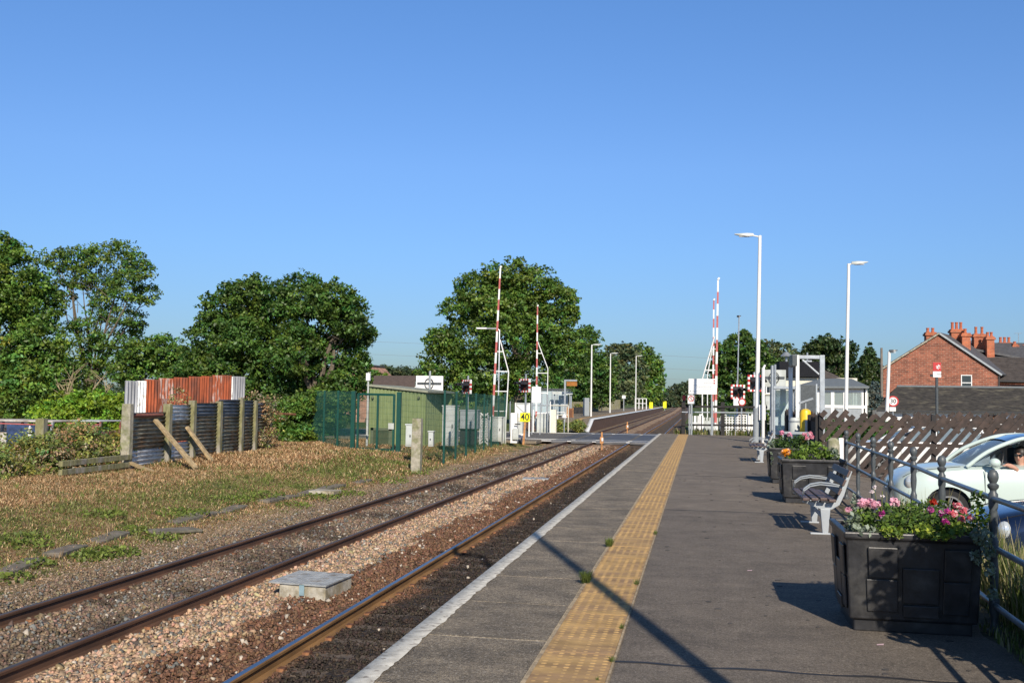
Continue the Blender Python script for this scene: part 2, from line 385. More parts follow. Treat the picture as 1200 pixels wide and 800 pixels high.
def btint(x, y):
    """ballast colour by place: clean pale stone, brown brake dust beside the near track, black oil between its rails"""
    x = np.asarray(x, float); y = np.asarray(y, float)
    n1 = vnoise(x, y, 0.5, 11) * 0.16 + vnoise(x, y, 1.6, 12) * 0.14
    pale = np.array([0.40, 0.275, 0.18]); rust = np.array([0.165, 0.090, 0.054]); dark = np.array([0.045, 0.034, 0.027])
    mixd = np.array([0.13, 0.097, 0.070]); brown = np.array([0.20, 0.145, 0.095])
    c = np.tile(pale, x.shape + (1,))
    def blend(w, k):
        nonlocal c; w = np.clip(w, 0, 1)[..., None]; c = c * (1 - w) + k * w
    b0 = -5.02 + n1 * 1.3
    blend(sstep(-0.05, 0.05, x - b0), rust)
    blend(sstep(-4.1, -3.7, x + n1), dark)
    blend(sstep(-5.95, -6.15, -(-x)) * 0, dark)
    ft = sstep(6.2, 6.35, -x) * (1 - sstep(7.55, 7.7, -x)); blend(ft * (0.75 + n1), mixd)
    blend(ft * np.clip(vnoise(x, y, 0.9, 4) * 1.6 + 0.1, 0, 1) * 0.75, dark)
    blend(sstep(7.75, 8.0, -x), brown)
    blend(sstep(45, 60, y) * 0.35 * np.ones_like(x), brown)
    return c
bxs = np.concatenate([[-9.6], np.arange(-9.3, -1.7, 0.12)]); bys = np.concatenate([np.arange(-2, 62, 0.4), np.arange(62, 200, 3), np.arange(200, 640, 10), [700, 900, 1200]])
BX, BY = np.meshgrid(bxs, bys); BZ = bz(BX) + 0.012 * vnoise(BX, BY, 0.35, 5); BZ[:, 0] = -1.25; BZ[:, -1] = -1.1
V = np.stack([(BX + cx(BY)).ravel(), BY.ravel(), BZ.ravel()], 1)
ii = np.arange(V.shape[0]).reshape(len(bys), len(bxs))
F = np.stack([ii[:-1,:-1], ii[:-1,1:], ii[1:,1:], ii[1:,:-1]], -1).reshape(-1, 4)
fxm = (BX[:-1,:-1] + BX[1:,1:]) / 2; fym = (BY[:-1,:-1] + BY[1:,1:]) / 2
o = fast("ballast_ground", V, F, ballastmat(), btint(fxm, fym).reshape(-1, 3)); tag(o, kind='structure')

# ---- loose stones of the ballast
def rand_rot(n):
    q = rng.normal(size=(n, 4)); q /= np.linalg.norm(q, axis=1)[:, None]; w, x, y, z = q.T
    return np.stack([1-2*(y*y+z*z), 2*(x*y-z*w), 2*(x*z+y*w), 2*(x*y+z*w), 1-2*(x*x+z*z), 2*(y*z-x*w), 2*(x*z-y*w), 2*(y*z+x*w), 1-2*(x*x+y*y)], 1).reshape(n, 3, 3)
CUBE = np.array([(-1,-1,-1),(1,-1,-1),(1,1,-1),(-1,1,-1),(-1,-1,1),(1,-1,1),(1,1,1),(-1,1,1)], float)
CF = np.array([(0,3,2,1),(4,5,6,7),(0,1,5,4),(1,2,6,5),(2,3,7,6),(3,0,4,7)])
def stones(x, y, z, size):
    n = len(x)
    t = CUBE[None] * 0.62 * (1 + rng.uniform(-0.42, 0.42, (n, 8, 3))) * rng.uniform([0.7,0.6,0.45],[1.25,1.0,0.9],(n,1,3))
    v = np.einsum('nij,nkj->nki', rand_rot(n), t) * size[:, None, None]
    v += np.stack([x, y, z], 1)[:, None, :]
    f = CF[None] + (np.arange(n) * 8)[:, None, None]
    return v.reshape(-1, 3), f.reshape(-1, 4)
SV = []; SF = []; SC = []; off = 0
for (y0, y1, dens, sz) in ((8.0, 15, 620, 0.030), (15, 24, 420, 0.034), (24, 36, 230, 0.040), (36, 57.5, 100, 0.05)):
    x0 = -9.35; n = int((y1 - y0) * 7.0 * dens)
    x = rng.uniform(x0, -2.35, n); y = rng.uniform(y0, y1, n)
    keep = (x > -0.76 * y - 0.5)
    for rx in (-2.57, -4.03, -6.13, -7.66): keep &= np.abs(x - rx) > 0.085
    x = x[keep]; y = y[keep]; n = len(x)
    size = sz * rng.uniform(0.5, 1.15, n) * np.where(rng.random(n) < .12, 1.5, 1.0)
    small = (x < -8.0) | ((x > -4.4)); size[small] *= 0.75
    z = bz(x) + rng.uniform(-0.008, 0.022, n)
    sl = np.abs(((y / 0.65) % 1) - 0.5) < 0.16             # fewer stones over a sleeper
    inside = ((x > -4.6) & (x < -2.1)) | ((x > -8.05) & (x < -5.6))
    z[sl & inside] -= 0.010
    v, f = stones(x + cx(y), y, z, size)
    c = btint(x, y) * rng.uniform(0.5, 1.45, (n, 1)) * (1 + rng.normal(0, 0.06, (n, 3)))
    pale = (rng.random(n) < 0.035) & ((x < -4.4) | (rng.random(n) < .12)); c[pale] = np.array([0.50, 0.44, 0.36]) * rng.uniform(0.7, 1.1, (pale.sum(), 1))
    grey = rng.random(n) < 0.12; c[grey & (x < -4.9)] = np.array([0.17, 0.17, 0.155]) * rng.uniform(0.6, 1.3, ((grey & (x < -4.9)).sum(), 1))
    SV.append(v); SF.append(f + off); off += len(v); SC.append(np.repeat(np.clip(c, 0.01, 0.8), 6, 0))
o = fast("ballast_stones_gravel", np.concatenate(SV), np.concatenate(SF), M['stone'], np.concatenate(SC))
tag(o, "loose angular track ballast stones between and beside the rails", "gravel", kind='stuff')

# ---- rails (four running rails, each one a thing)
def prof_pts():
    half = [(0.075,-0.155),(0.075,-0.143),(0.014,-0.122),(0.010,-0.05),(0.034,-0.036),(0.036,-0.012),(0.028,-0.002)]
    return [(-a, b) for a, b in reversed(half)][::-1][::-1] , half
half = [(0.075,-0.157),(0.075,-0.145),(0.014,-0.122),(0.010,-0.05),(0.034,-0.036),(0.036,-0.012),(0.028,0.0)]
prof = half + [(-a, b) for a, b in reversed(half)]
railside = mat('brown_rail_web', (0.10,0.05,0.028), 0.75, var=0.3, vscale=5, stretch=(1,0.2,1))
railside2 = mat('orange_rail_web', (0.22,0.12,0.045), 0.75, var=0.3, vscale=5, stretch=(1,0.2,1))
railtop = mat('polished_rail_head', (0.33,0.33,0.35), 0.34, 1.0, var=0.12, vscale=3, stretch=(8,0.1,1))
raildull = mat('duller_rail_head', (0.26,0.21,0.18), 0.6, 1.0, var=0.2, vscale=3, stretch=(8,0.1,1))
rys = np.concatenate([np.arange(-4, 130, 4), np.arange(130, 640, 10), [700, 800, 1000]])
for (rx, lab, side, top) in ((-2.57, "rail nearest the platform wall, mostly hidden below its edge", railside2, railtop),
                  (-4.03, "bright steel rail with blue sheen, second out from the platform edge", railside2, railtop),
                  (-6.13, "rusty brown rail beside the strip of pale ballast between the tracks", railside, raildull),
                  (-7.66, "rusty brown rail farthest from the platform, beside the weedy bank", railside, raildull)):
    Vv = []; Ff = []; k = len(prof); mi = []
    for y in rys:
        for (a, b) in prof: Vv.append((rx + float(cx(y)) + a, y, RZ + b))
    for i in range(len(rys) - 1):
        for j in range(k):
            j2 = (j + 1) % k; Ff.append((i*k+j, (i+1)*k+j, (i+1)*k+j2, i*k+j2)); mi.append(1 if j in (6,) else 0)
    me = bpy.data.meshes.new("rail"); me.from_pydata(Vv, [], Ff); me.materials.append(side); me.materials.append(top)
    me.polygons.foreach_set("material_index", mi); me.update()
    o = link(bpy.data.objects.new("rail", me)); tag(o, lab, "rail", "running rails of the two tracks")
# sleepers
mb = MB(); mb.box(-1.25, 1.25, -0.13, 0.13, -0.16, 0); sm = mb.build("sleeper", M['sleeperwood'], bevel=0.015)
clip_pos = [(s + q*0.11, 0, 0) for s in (-0.735, 0.735) for q in (-1, 1)]
mbc = MB(); mbc.box(-0.035, 0.035, -0.05, 0.05, 0, 0.03)
first = True
for (tx, lab) in ((-3.30, "oil-blackened sleeper under the track beside the platform"), (-6.895, "grey brown sleeper half buried under the track by the weedy bank")):
    y0 = 8.1 if tx > -5 else 9.9
    clips = None
    for k in range(int((57.6 - y0) / 0.65)):
        y = y0 + 0.65 * k
        y = round(y / 0.65) * 0.65 + 0.325
        s = sm if first else sm.copy()
        if not first: col.objects.link(s)
        first = False
        s.location = (tx, y, -1.043); tag(s, lab, "sleeper", "sleepers under the near track" if tx > -5 else "sleepers under the far track")
        if y < 30:
            for cpos in clip_pos:
                if clips is None: clips = mbc.build("rail_clip", M['rust'], s); c = clips
                else: c = clips.copy(); col.objects.link(c); c.parent = s
                c.location = cpos

# ------------------------------------------------------------------ platform we stand on
def asphalt(name, c, c2, speck=0.5, bump=0.004, chips=0.35):
    m = bpy.data.materials.new(name); m.use_nodes = True; N = m.node_tree.nodes; L = m.node_tree.links
    b = N["Principled BSDF"]; b.inputs["Roughness"].default_value = 0.85; b.inputs["Specular IOR Level"].default_value = 0.35
    tc = N.new("ShaderNodeTexCoord")
    def noise(s, d=6, r=0.6, st=None):
        n = N.new("ShaderNodeTexNoise"); n.inputs["Scale"].default_value = s; n.inputs["Detail"].default_value = d; n.inputs["Roughness"].default_value = r
        if st:
            mp = N.new("ShaderNodeMapping"); mp.inputs["Scale"].default_value = st; L.new(tc.outputs["Object"], mp.inputs[0]); L.new(mp.outputs[0], n.inputs["Vector"])
        else: L.new(tc.outputs["Object"], n.inputs["Vector"])
        return n.outputs["Fac"]
    def mr(f, a, b_, c_, d_):
        r = N.new("ShaderNodeMapRange"); r.inputs[1].default_value = a; r.inputs[2].default_value = b_; r.inputs[3].default_value = c_; r.inputs[4].default_value = d_
        L.new(f, r.inputs[0]); return r.outputs[0]
    mx = N.new("ShaderNodeMix"); mx.data_type = 'RGBA'; mx.inputs[6].default_value = (*c, 1); mx.inputs[7].default_value = (*c2, 1)
    L.new(mr(noise(2.6, 8, 0.75, (1, 1.3, 1)), 0.4, 0.65, 0, 1), mx.inputs[0])
    f1 = mr(noise(150, 3, 0.8), 0.35, 0.65, 1 - speck, 1 + speck); f2 = mr(noise(38, 5, 0.85), 0.36, 0.64, 1 - speck*.55, 1 + speck*.55)
    fm = N.new("ShaderNodeMath"); fm.operation = 'MULTIPLY'; L.new(f1, fm.inputs[0]); L.new(f2, fm.inputs[1]); fine = fm.outputs[0]
    big = mr(noise(0.9, 7, 0.7, (0.8, 1.3, 1)), 0.3, 0.7, 0.78, 1.22)
    mu = N.new("ShaderNodeMath"); mu.operation = 'MULTIPLY'; L.new(fine, mu.inputs[0]); L.new(big, mu.inputs[1])
    h = N.new("ShaderNodeHueSaturation"); L.new(mx.outputs[2], h.inputs["Color"]); L.new(mu.outputs[0], h.inputs["Value"])
    ch = N.new("ShaderNodeMix"); ch.data_type = 'RGBA'; ch.inputs[7].default_value = (0.40, 0.36, 0.30, 1)
    L.new(mr(noise(65, 2, 0.5), 0.60, 0.68, 0, chips), ch.inputs[0]); L.new(h.outputs[0], ch.inputs[6]); L.new(ch.outputs[2], b.inputs["Base Color"])
    bp = N.new("ShaderNodeBump"); bp.inputs["Distance"].default_value = bump; L.new(noise(90, 4, 0.8), bp.inputs["Height"]); L.new(bp.outputs[0], b.inputs["Normal"])
    return m
tarmac = asphalt("platform_tarmac", (0.152,0.126,0.098), (0.21,0.176,0.138), 0.6)
tarmac_new = asphalt("darker_tarmac_patch", (0.126,0.106,0.085), (0.176,0.148,0.118), 0.6)
coping = asphalt("worn_platform_edge_slabs", (0.13,0.109,0.082), (0.26,0.215,0.155), 0.9, 0.006, 0.75)
roadmat = asphalt("road_tarmac", (0.11,0.105,0.10), (0.14,0.135,0.125), 0.3)
PE = [(-1.9,-8), (2.0,-8), (2.08,5), (2.2,8), (2.5,17), (2.75,27), (3.25,27), (3.6,42), (3.6,50.0), (-1.9,50.0)]
mb = MB(); mb.prism([(x, y, -1.3) for x, y in PE], (0, 0, 1.3)); plat = mb.build("platform", tarmac); tag(plat, kind='structure')
# edge slabs: about a metre long, each a little different
slab_objs = []
mb = MB(); y = -7.5; k = 0; rr = random.Random(3)
while y < 48.6:
    L_ = 1.19; dz = rr.uniform(0.003, 0.007)
    mb.box(-1.82, -0.985, y + 0.011, y + L_ - 0.011, -0.05, dz); y += L_
mb.build("edge_slabs", coping, plat)
grout = MB(); grout.box(-1.83, -0.98, -7.6, 49.9, -0.06, 0.0022); grout.build("slab_joint_mortar", mat('pale_mortar', (0.40,0.35,0.27), 0.95, var=0.3, vscale=12), plat)
# white line with a worn edge
V=[]; F=[]; yy = np.arange(-7.6, 50.0, 0.05); r2 = np.random.default_rng(5)
w = -1.782 + 0.012 * np.maximum(vnoise(yy, yy*0, 0.11, 3), -.2) + 0.003 * vnoise(yy, yy*0, 1.1, 8) + r2.normal(0, 0.004, len(yy))
for i, yv in enumerate(yy):
    V += [(-1.925, yv, 0.0105), (w[i], yv, 0.0105)]
V += [(-1.925, yv, -0.07) for yv in yy]
n = len(yy)
F = [(2*i, 2*i+1, 2*i+3, 2*i+2) for i in range(n-1)] + [(2*n+i, 2*i, 2*i+2, 2*n+i+1) for i in range(n-1)]
whiteline = mat('worn_white_line', (0.70,0.66,0.56), 0.85, var=0.18, vscale=11, c2=(0.33,0.29,0.24), cscale=18, cthr=(0.54,0.66))
o = fast("white_edge_line", V, F, whiteline, parent=plat)
# tactile paving with blisters
tact = mat('yellow_tactile_paving', (0.44,0.28,0.11), 0.85, var=0.22, vscale=5, c2=(0.32,0.20,0.10), cscale=2.3, cthr=(0.42,0.62), stretch=(0.6,1.5,1), bump=0.002, bscale=60)
TV=[]; TF=[]; TM = MB(); y = -7.5; k = 0
while y < 49.6:
    L_ = 0.40 if 1 else 0; TM.box(-0.950, -0.516, y + 0.004, y + L_ - 0.004, -0.03, 0.0115 + rr.uniform(-0.0015, 0.0025)); y += L_
TM.build("tactile_paving", tact, plat)
bl = []; 
for yv in np.arange(3.6, 49, 0.0667):
    for j in range(6): bl.append((-0.950 + 0.036 + j * 0.0723, yv))
bl = np.array(bl); n = len(bl); a = np.arange(6) * math.pi / 3
top = np.stack([np.cos(a) * 0.014, np.sin(a) * 0.014, np.full(6, 0.0142)], 1); bot = np.stack([np.cos(a) * 0.022, np.sin(a) * 0.022, np.full(6, 0.0115)], 1)
tv = np.concatenate([bot, top]); V = (tv[None] + np.concatenate([bl, np.zeros((n, 1))], 1)[:, None]).reshape(-1, 3)
fq = np.array([(i, (i+1) % 6, 6 + (i+1) % 6, 6 + i) for i in range(6)] + [(6,7,8,9), (9,10,11,6)])
F = (fq[None] + (np.arange(n) * 12)[:, None, None]).reshape(-1, 4)
o = fast("tactile_blisters", V, F, mat('blister_tops', (0.52,0.33,0.13), 0.8, var=0.2, vscale=5), parent=plat)
gm = MB(); gm.box(-0.975, -0.952, -7.6, 49.9, -0.05, 0.012); gm.box(-0.514, -0.500, -7.6, 49.9, -0.05, 0.010); gm.build("paving_edge_mortar", mat('buff_mortar', (0.36,0.28,0.18), 0.95, var=0.3, vscale=15), plat)
# tarmac seams and patches
pm = MB(); pm.box(-0.49, 1.98, -6, 6.35, -0.01, 0.004); pm.build("tarmac_patch", tarmac_new, plat)
pm = MB(); pm.box(-0.49, 2.02, 6.4, 15.3, -0.01, 0.0035); pm.build("tarmac_patch", tarmac_new, plat)
sm2 = MB()
for yv in (6.375, 15.33, 22.4, 32.0):
    pts = [(-0.5 + 2.6 * i / 14, yv + 0.02 * math.sin(i * 1.7) - 0.0 * i, 0.0) for i in range(15)]
    for i in range(14): sm2.bar(pts[i], pts[i+1], 0.03, 0.011)
sm2.build("tar_seam", mat('tar_seam', (0.02,0.018,0.018), 0.6), plat)
# little weeds growing through the joints
def tuft(mbV, mbF, mbC, x, y, z, n, h, spread, colr, r):
    for _ in range(n):
        a = r.uniform(0, 6.28); hh = h * r.uniform(0.5, 1.2); s = spread * r.uniform(0.2, 1); w_ = h * 0.045
        b = Vector((x + r.uniform(-1,1)*spread*0.4, y + r.uniform(-1,1)*spread*0.4, z)); t = b + Vector((math.cos(a)*s, math.sin(a)*s, hh)); q = Vector((-math.sin(a), math.cos(a), 0)) * w_
        m_ = (b + t) / 2 + Vector((0, 0, hh * 0.15)); k = len(mbV); mbV += [b, m_ + q, t, m_ - q]; mbF.append((k, k+1, k+2, k+3))
        g_ = r.uniform(0.6, 1.4); mbC.append([c * g_ for c in colr])
for (px, py, h, n_) in ((686, 684, 0.10, 50), (714, 641, 0.09, 45), (746, 686, 0.05, 16), (729, 738, 0.04, 12), (768, 627, 0.05, 14), (717, 777, 0.04, 12), (700, 799, 0.03, 8)):
    p = G(px, py, 0.0); V=[]; F=[]; C=[]; tuft(V, F, C, p.x, p.y, 0.005, n_*3, h, h*0.8, (0.13,0.17,0.04), rr)
    o = fast("weed", [tuple(v) for v in V], F, M['herb'], np.array(C))
    lab = {686: "green weed rooted where the lamp post shadow meets the yellow paving", 714: "green weed at the left edge of the yellow paving, the farther of two tufts",
           746: "small weed at the right edge of the yellow paving just beyond the post shadow", 729: "tiny weed at the right edge of the yellow paving before the post shadow",
           768: "tiny weed at the right of the yellow paving, farthest of all", 717: "tiny sprout by the dark tar seam beside the yellow paving", 700: "tiny sprout at the right foot of the yellow paving nearest the viewer"}[px]
    tag(o, lab, "weed", "weeds along the yellow paving")
# dropped petals on the tarmac
for (px, py) in ((1031.5, 755.5), (878.4, 668.5)):
    p = G(px, py, 0.006); V = [(p.x-0.025,p.y-0.012,0.008),(p.x+0.02,p.y-0.015,0.012),(p.x+0.025,p.y+0.012,0.016),(p.x-0.018,p.y+0.014,0.010)]
    o = fast("fallen_petal", V, [(0,1,2,3)], M['petal'], np.array([[0.75,0.55,0.58]])); tag(o, "pale petal fallen on the tarmac " + ("in front of the nearest planter" if px > 1000 else "left of the bench shadow"), "petal")

# ------------------------------------------------------------------ level crossing road, far platform, car park
road = MB(); 
ry0, ry1 = 60.5, 74.5
road.box(-60, 60, ry0, ry1, -0.99, -0.885); o = road.build("road", roadmat); tag(o, kind='structure')
pan = MB()
for (a, b) in ((-8.6,-7.66),(-7.42,-6.19),(-5.95,-4.22),(-3.98,-2.75),(-2.51,-1.7)):
    y = ry0 - 0.4
    while y < ry1 + 0.2: pan.box(a, b, y, y + 1.78, -1.0, -0.872); y += 1.8
pan.build("crossing_panels", mat('rubber_crossing_panel', (0.085,0.085,0.09), 0.6, var=0.25, vscale=1.5), o)
ml = MB(); ml.box(-22, -1.5, ry0 - 0.28, ry0 - 0.12, -0.9, -0.866); ml.box(-22, 3, ry1 - 0.3, ry1 - 0.15, -0.9, -0.866); ml.box(-22, 3, ry0 + 1.9, ry0 + 2.0, -0.9, -0.8665)
ml.box(-1.6, 6, ry0+3.0, ry0+3.2, -0.9, -0.8665)
ml.build("road_markings", M['white'], o)
fp = MB(); fp.box(-30, -9.2, ry0 - 2.2, ry0 - 0.1, -1.0, -0.85); o = fp.build("footway_pavement", coping); tag(o, kind='structure')
cpk = MB(); cpk.box(4.2, 40, 7, 43.5, -0.6, -0.405); cpk.box(2.9, 6, 17.8, 26.3, -0.6, -0.395); o = cpk.build("car_park_ground", asphalt("car_park_tarmac", (0.12,0.11,0.10), (0.16,0.15,0.135), 0.4)); tag(o, kind='structure')
rmp = MB(); rmp.prism([(2.45,17.6,-0.003),(2.7,26.6,-0.003),(5.2,26.4,-0.39),(5.2,17.6,-0.39)], (0,0,-0.4)); o = rmp.build("access_path", tarmac); tag(o, kind='structure')

pe = [-8.27]
def fpx(y): return -8.6 + float(cx(y))
ysf = [84.5] + list(range(92, 262, 6)); 
mb = MB()
V=[]; F=[]
for y in ysf:
    z = 0.0; x = fpx(y); V += [(x, y, -1.2), (x, y, z), (x - 5.4, y, z), (x - 5.4, y, -1.2)]
n = len(ysf)
for i in range(n-1):
    for j in range(3): F.append((4*i+j, 4*(i+1)+j, 4*(i+1)+j+1, 4*i+j+1))
F.append((4*(n-1)+0, 4*(n-1)+3, 4*(n-1)+2, 4*(n-1)+1))
V0 = len(V); V += [(fpx(77.5), 80.5, -0.97), (fpx(77.5)-3.6, 80.5, -0.97), (fpx(80.5), 80.5, -1.2), (fpx(80.5)-5.4, 80.5, -1.2)]
F += [(V0+0, 1, 2, V0+1), (V0+2, 0, 1, V0+0), (V0+3, V0+1, 2, 3)]
# brown brick wall material slots
me = bpy.data.meshes.new("far_platform"); me.from_pydata(V, [], F); me.materials.append(mat('dark_platform_brick', (0.115,0.065,0.045), 0.9, var=0.3, vscale=3)); me.materials.append(coping)
me.polygons.foreach_set("material_index", [1 if (i < (n-1)*3 and i % 3 == 1) or i == (n-1)*3+1 else 0 for i in range(len(F))]); me.update()
fplat = link(bpy.data.objects.new("far_platform", me)); tag(fplat, kind='structure')
def strip(name, x0, x1, z, m, parent):
    V=[]; F=[]
    pts = [(80.5, -0.97)] + [(y, 0.0) for y in ysf]
    for (y, zz) in pts: V += [(fpx(y)+x0, y, zz+z), (fpx(y)+x1, y, zz+z)]
    F = [(2*i+1, 2*i, 2*i+2, 2*i+3) for i in range(len(pts)-1)]
    V += [(v[0], v[1], v[2]-0.1) for v in V]; k = len(V)//2
    F += [(2*i, k+2*i, k+2*i+2, 2*i+2) for i in range(len(pts)-1)] + [(k+2*i+1, 2*i+1, 2*i+3, k+2*i+3) for i in range(len(pts)-1)]
    return fast(name, V, F, m, parent=parent)
strip("white_edge_line", 0.04, -0.28, 0.012, M['white'], fplat); strip("tactile_paving", -1.3, -0.9, 0.012, tact, fplat)
# ------------------------------------------------------------------ trees and plants
def leaf_quads(P, Nrm, size, r, aspect=0.55):
    """diamond leaves at points P, roughly facing Nrm"""
    n = len(P); N_ = Nrm + r.normal(0, 0.75, (n, 3)); N_ /= np.linalg.norm(N_, axis=1)[:, None] + 1e-9
    t = np.cross(N_, r.normal(size=(n, 3))); t /= np.linalg.norm(t, axis=1)[:, None] + 1e-9; b = np.cross(N_, t)
    s = size * r.uniform(0.6, 1.35, n); s = s[:, None]
    V = np.stack([P - t*s, P - b*s*aspect + N_*s*0.12, P + t*s, P + b*s*aspect + N_*s*0.12], 1).reshape(-1, 3)
    F = np.arange(4*n).reshape(n, 4); return V, F
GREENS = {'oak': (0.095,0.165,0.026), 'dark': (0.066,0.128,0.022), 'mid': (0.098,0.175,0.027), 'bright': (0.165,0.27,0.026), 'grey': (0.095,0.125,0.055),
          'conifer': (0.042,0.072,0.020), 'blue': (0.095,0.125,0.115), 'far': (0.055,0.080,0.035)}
def crown(name, blobs, leaf, kind, seed, parent=None, density=1.0, clump=0.16, hole=0.0, flat=0.62):
    r = np.random.default_rng(seed); base = np.array(GREENS[kind]); Ps=[]; Ns=[]; Cs=[]
    if leaf > 0.09: leaf = leaf * 0.80
    for (c, rad, rz_) in blobs:
        c = np.array(c); area = 4 * math.pi * rad * rz_
        nc = max(6, int(area / (clump * rad * 1.9 + 0.25) ** 2 * 2.15 * density))
        d = r.normal(size=(nc, 3)); d /= np.linalg.norm(d, axis=1)[:, None]
        rr_ = r.uniform(0.45, 1.06, nc) ** 0.55; 
        cc = c + d * rr_[:, None] * np.array([rad, rad, rz_])
        cr = (clump * rad + 0.22) * r.uniform(0.6, 1.25, nc)
        keep = r.random(nc) > hole; cc, d, cr = cc[keep], d[keep], cr[keep]
        ns_ = max(4, nc // 4); d2 = r.normal(size=(ns_, 3)); d2 /= np.linalg.norm(d2, axis=1)[:, None]     # loose sprays outside the mass
        cc = np.concatenate([cc, c + d2 * r.uniform(1.0, 1.28, ns_)[:, None] * np.array([rad, rad, rz_])]); d = np.concatenate([d, d2]); cr = np.concatenate([cr, (clump * rad + .2) * r.uniform(.3, .7, ns_)])
        nl = np.maximum((cr ** 2 / leaf ** 2 * 2.5 * density).astype(int), 6)
        idx = np.repeat(np.arange(len(cc)), nl); n = len(idx)
        o = r.normal(size=(n, 3)); o /= np.linalg.norm(o, axis=1)[:, None]; o *= (r.random(n) ** 0.4)[:, None] * cr[idx][:, None]; o[:, 2] *= flat
        Ps.append(cc[idx] + o); Ns.append(d[idx] * 0.5 + np.array([0, 0, 0.55]))
        tone = r.uniform(0.55, 1.6, len(cc))[idx]; hue = r.normal(0, 0.10, len(cc))[idx] + r.normal(0, 0.06, n)
        Cs.append(base[None] * (tone * r.uniform(0.75, 1.3, n))[:, None] * np.stack([1 + hue * 1.6, np.ones(n), 1 - hue], 1))
    P = np.concatenate(Ps); V, F = leaf_quads(P, np.concatenate(Ns), leaf, r)
    return fast(name, V, F, M['leaf'], np.clip(np.concatenate(Cs), 0.004, 0.5), parent)
def wood(name, base, tops, r0, seed, parent, m='bark', fork=0.3, n=8):
    r = random.Random(seed); mb = MB(); base = Vector(base); cen = sum((Vector(t) for t in tops), Vector()) / len(tops)
    f = base.lerp(cen, fork) + Vector((r.uniform(-.2,.2), r.uniform(-.2,.2), 0)); f.z = base.z + (cen.z - base.z) * fork
    mb.tube([base - Vector((0,0,0.3)), base + Vector((0,0,0.25)), base.lerp(f, 0.5) + Vector((r.uniform(-.1,.1), r.uniform(-.1,.1), 0)), f], [r0*1.5, r0*1.1, r0*0.9, r0*0.75], n)
    for t in tops:
        t = Vector(t); k = f.lerp(base, r.uniform(0, 0.35)); a = k.lerp(t, 0.35) + Vector((r.uniform(-.4,.4), r.uniform(-.4,.4), (t-k).length*0.10)); b = k.lerp(t, 0.7) + Vector((r.uniform(-.4,.4), r.uniform(-.4,.4), 0.2))
        mb.tube([k, a, b, t], [r0*0.55, r0*0.38, r0*0.22, r0*0.08], 6)
        for _ in range(5):
            s = a.lerp(t, r.uniform(0, 0.8)); e = s + Vector((r.uniform(-1,1), r.uniform(-1,1), r.uniform(-0.2,1))) * (t-k).length * 0.16
            mb.tube([s, s.lerp(e, 0.5) + Vector((0,0,0.15)), e], [r0*0.16, r0*0.1, r0*0.03], 5)
    return mb.build(name, M[m], parent, smooth=True)
def blobs_px(lst, Y, seed):
    r = random.Random(seed); out = []
    for b in lst:
        px, py, rp = b[:3]; rv = b[3] if len(b) > 3 else rp; dY = b[4] if len(b) > 4 else r.uniform(-1.2, 1.2)
        p = W(px, py, Y + dY); s = Y / 1200; out.append((tuple(p), rp * s, rv * s))
    return out
def tree(name, label, cat, basepx, Y, lst, leaf, kind, seed, group=None, r0=0.28, density=1.0, clump=0.16, hole=0.0, gz=None, bark='bark', ntop=6, fork=0.3):
    x = XatY(basepx, Y); z = float(gh(x, Y)) if gz is None else gz
    t = thing(name, label, cat, (x, Y, z), group=group)
    bl = blobs_px(lst, Y, seed); bl = [((c[0]-x, c[1]-Y, c[2]-z), a, b) for c, a, b in bl]
    crown("crown", bl, leaf, kind, seed, t, density, clump, hole)
    tops = [c for c, a, b in bl if c[2] > 0.6][:ntop]
    if tops: wood("trunk", (0, 0, 0), tops, r0, seed, t, bark, fork)
    return t
TG = "trees behind the scrap yard on the left"
tree("broadleaf_tree", "large dark green tree cut by the left frame edge", "tree", -25, 48, [(-40,345,55,60),(8,330,46,44),(38,360,34,38),(5,400,55,50),(48,408,32,34),(-20,450,60,40),(25,455,45,35),(2,292,22,20),(62,440,30,30)], 0.13, 'mid', 11, TG, 0.4)
tree("broadleaf_tree", "tall open tree with bare pale limbs showing sky, right of the edge tree", "tree", 100, 52, [(66,306,16,18),(88,300,18,14),(112,300,22,14),(143,300,24,18),(165,318,16,14),(172,345,14,14),(150,335,24,22),(122,330,22,20),(96,325,16,18),(74,340,16,18),(150,372,20,14),(120,362,20,18),(95,395,22,24),(128,400,24,20),(100,440,34,26),(160,385,13,10)], 0.105, 'oak', 12, TG, 0.16, density=0.72, clump=0.15, hole=0.15, bark='bark', ntop=12)
tree("broadleaf_tree", "low rounded tree between the open tree and the double crowned tree", "tree", 180, 75, [(165,415,24,22),(192,412,26,22),(215,425,20,22),(175,445,36,20),(210,455,30,20),(145,432,20,20)], 0.17, 'mid', 13, TG, 0.25)
tree("broadleaf_tree", "dark tree forming the left half of the double crown behind the rusty sheets", "tree", 285, 62, [(290,352,32,30),(262,365,28,26),(310,362,30,32),(250,395,32,30),(290,400,42,36),(236,430,30,26),(275,440,44,34),(320,425,32,36),(232,452,30,22),(305,470,36,26),(265,475,34,24),(235,478,30,22),(320,500,22,26)], 0.15, 'dark', 14, TG, 0.4)
tree("broadleaf_tree", "dark tree forming the right half of the double crown behind the green fence", "tree", 368, 60, [(352,348,34,28),(390,352,30,26),(370,380,44,34),(408,372,24,26),(422,392,18,20),(350,410,32,32),(392,420,34,28),(420,425,14,16),(340,450,26,28),(375,455,28,24),(345,490,26,24),(400,455,26,22),(425,450,12,14),(385,480,30,22),(360,505,30,22)], 0.15, 'dark', 15, TG, 0.38)
tree("ivy_bush", "bright green leafy bush in front of the trees, left of the rusty sheets", "bush", 110, 40, [(84,480,26,20),(112,476,30,20),(140,478,22,16),(100,497,40,18),(140,495,24,16),(60,488,24,18),(158,470,10,8)], 0.10, 'bright', 16, None, 0.08, density=1.1)
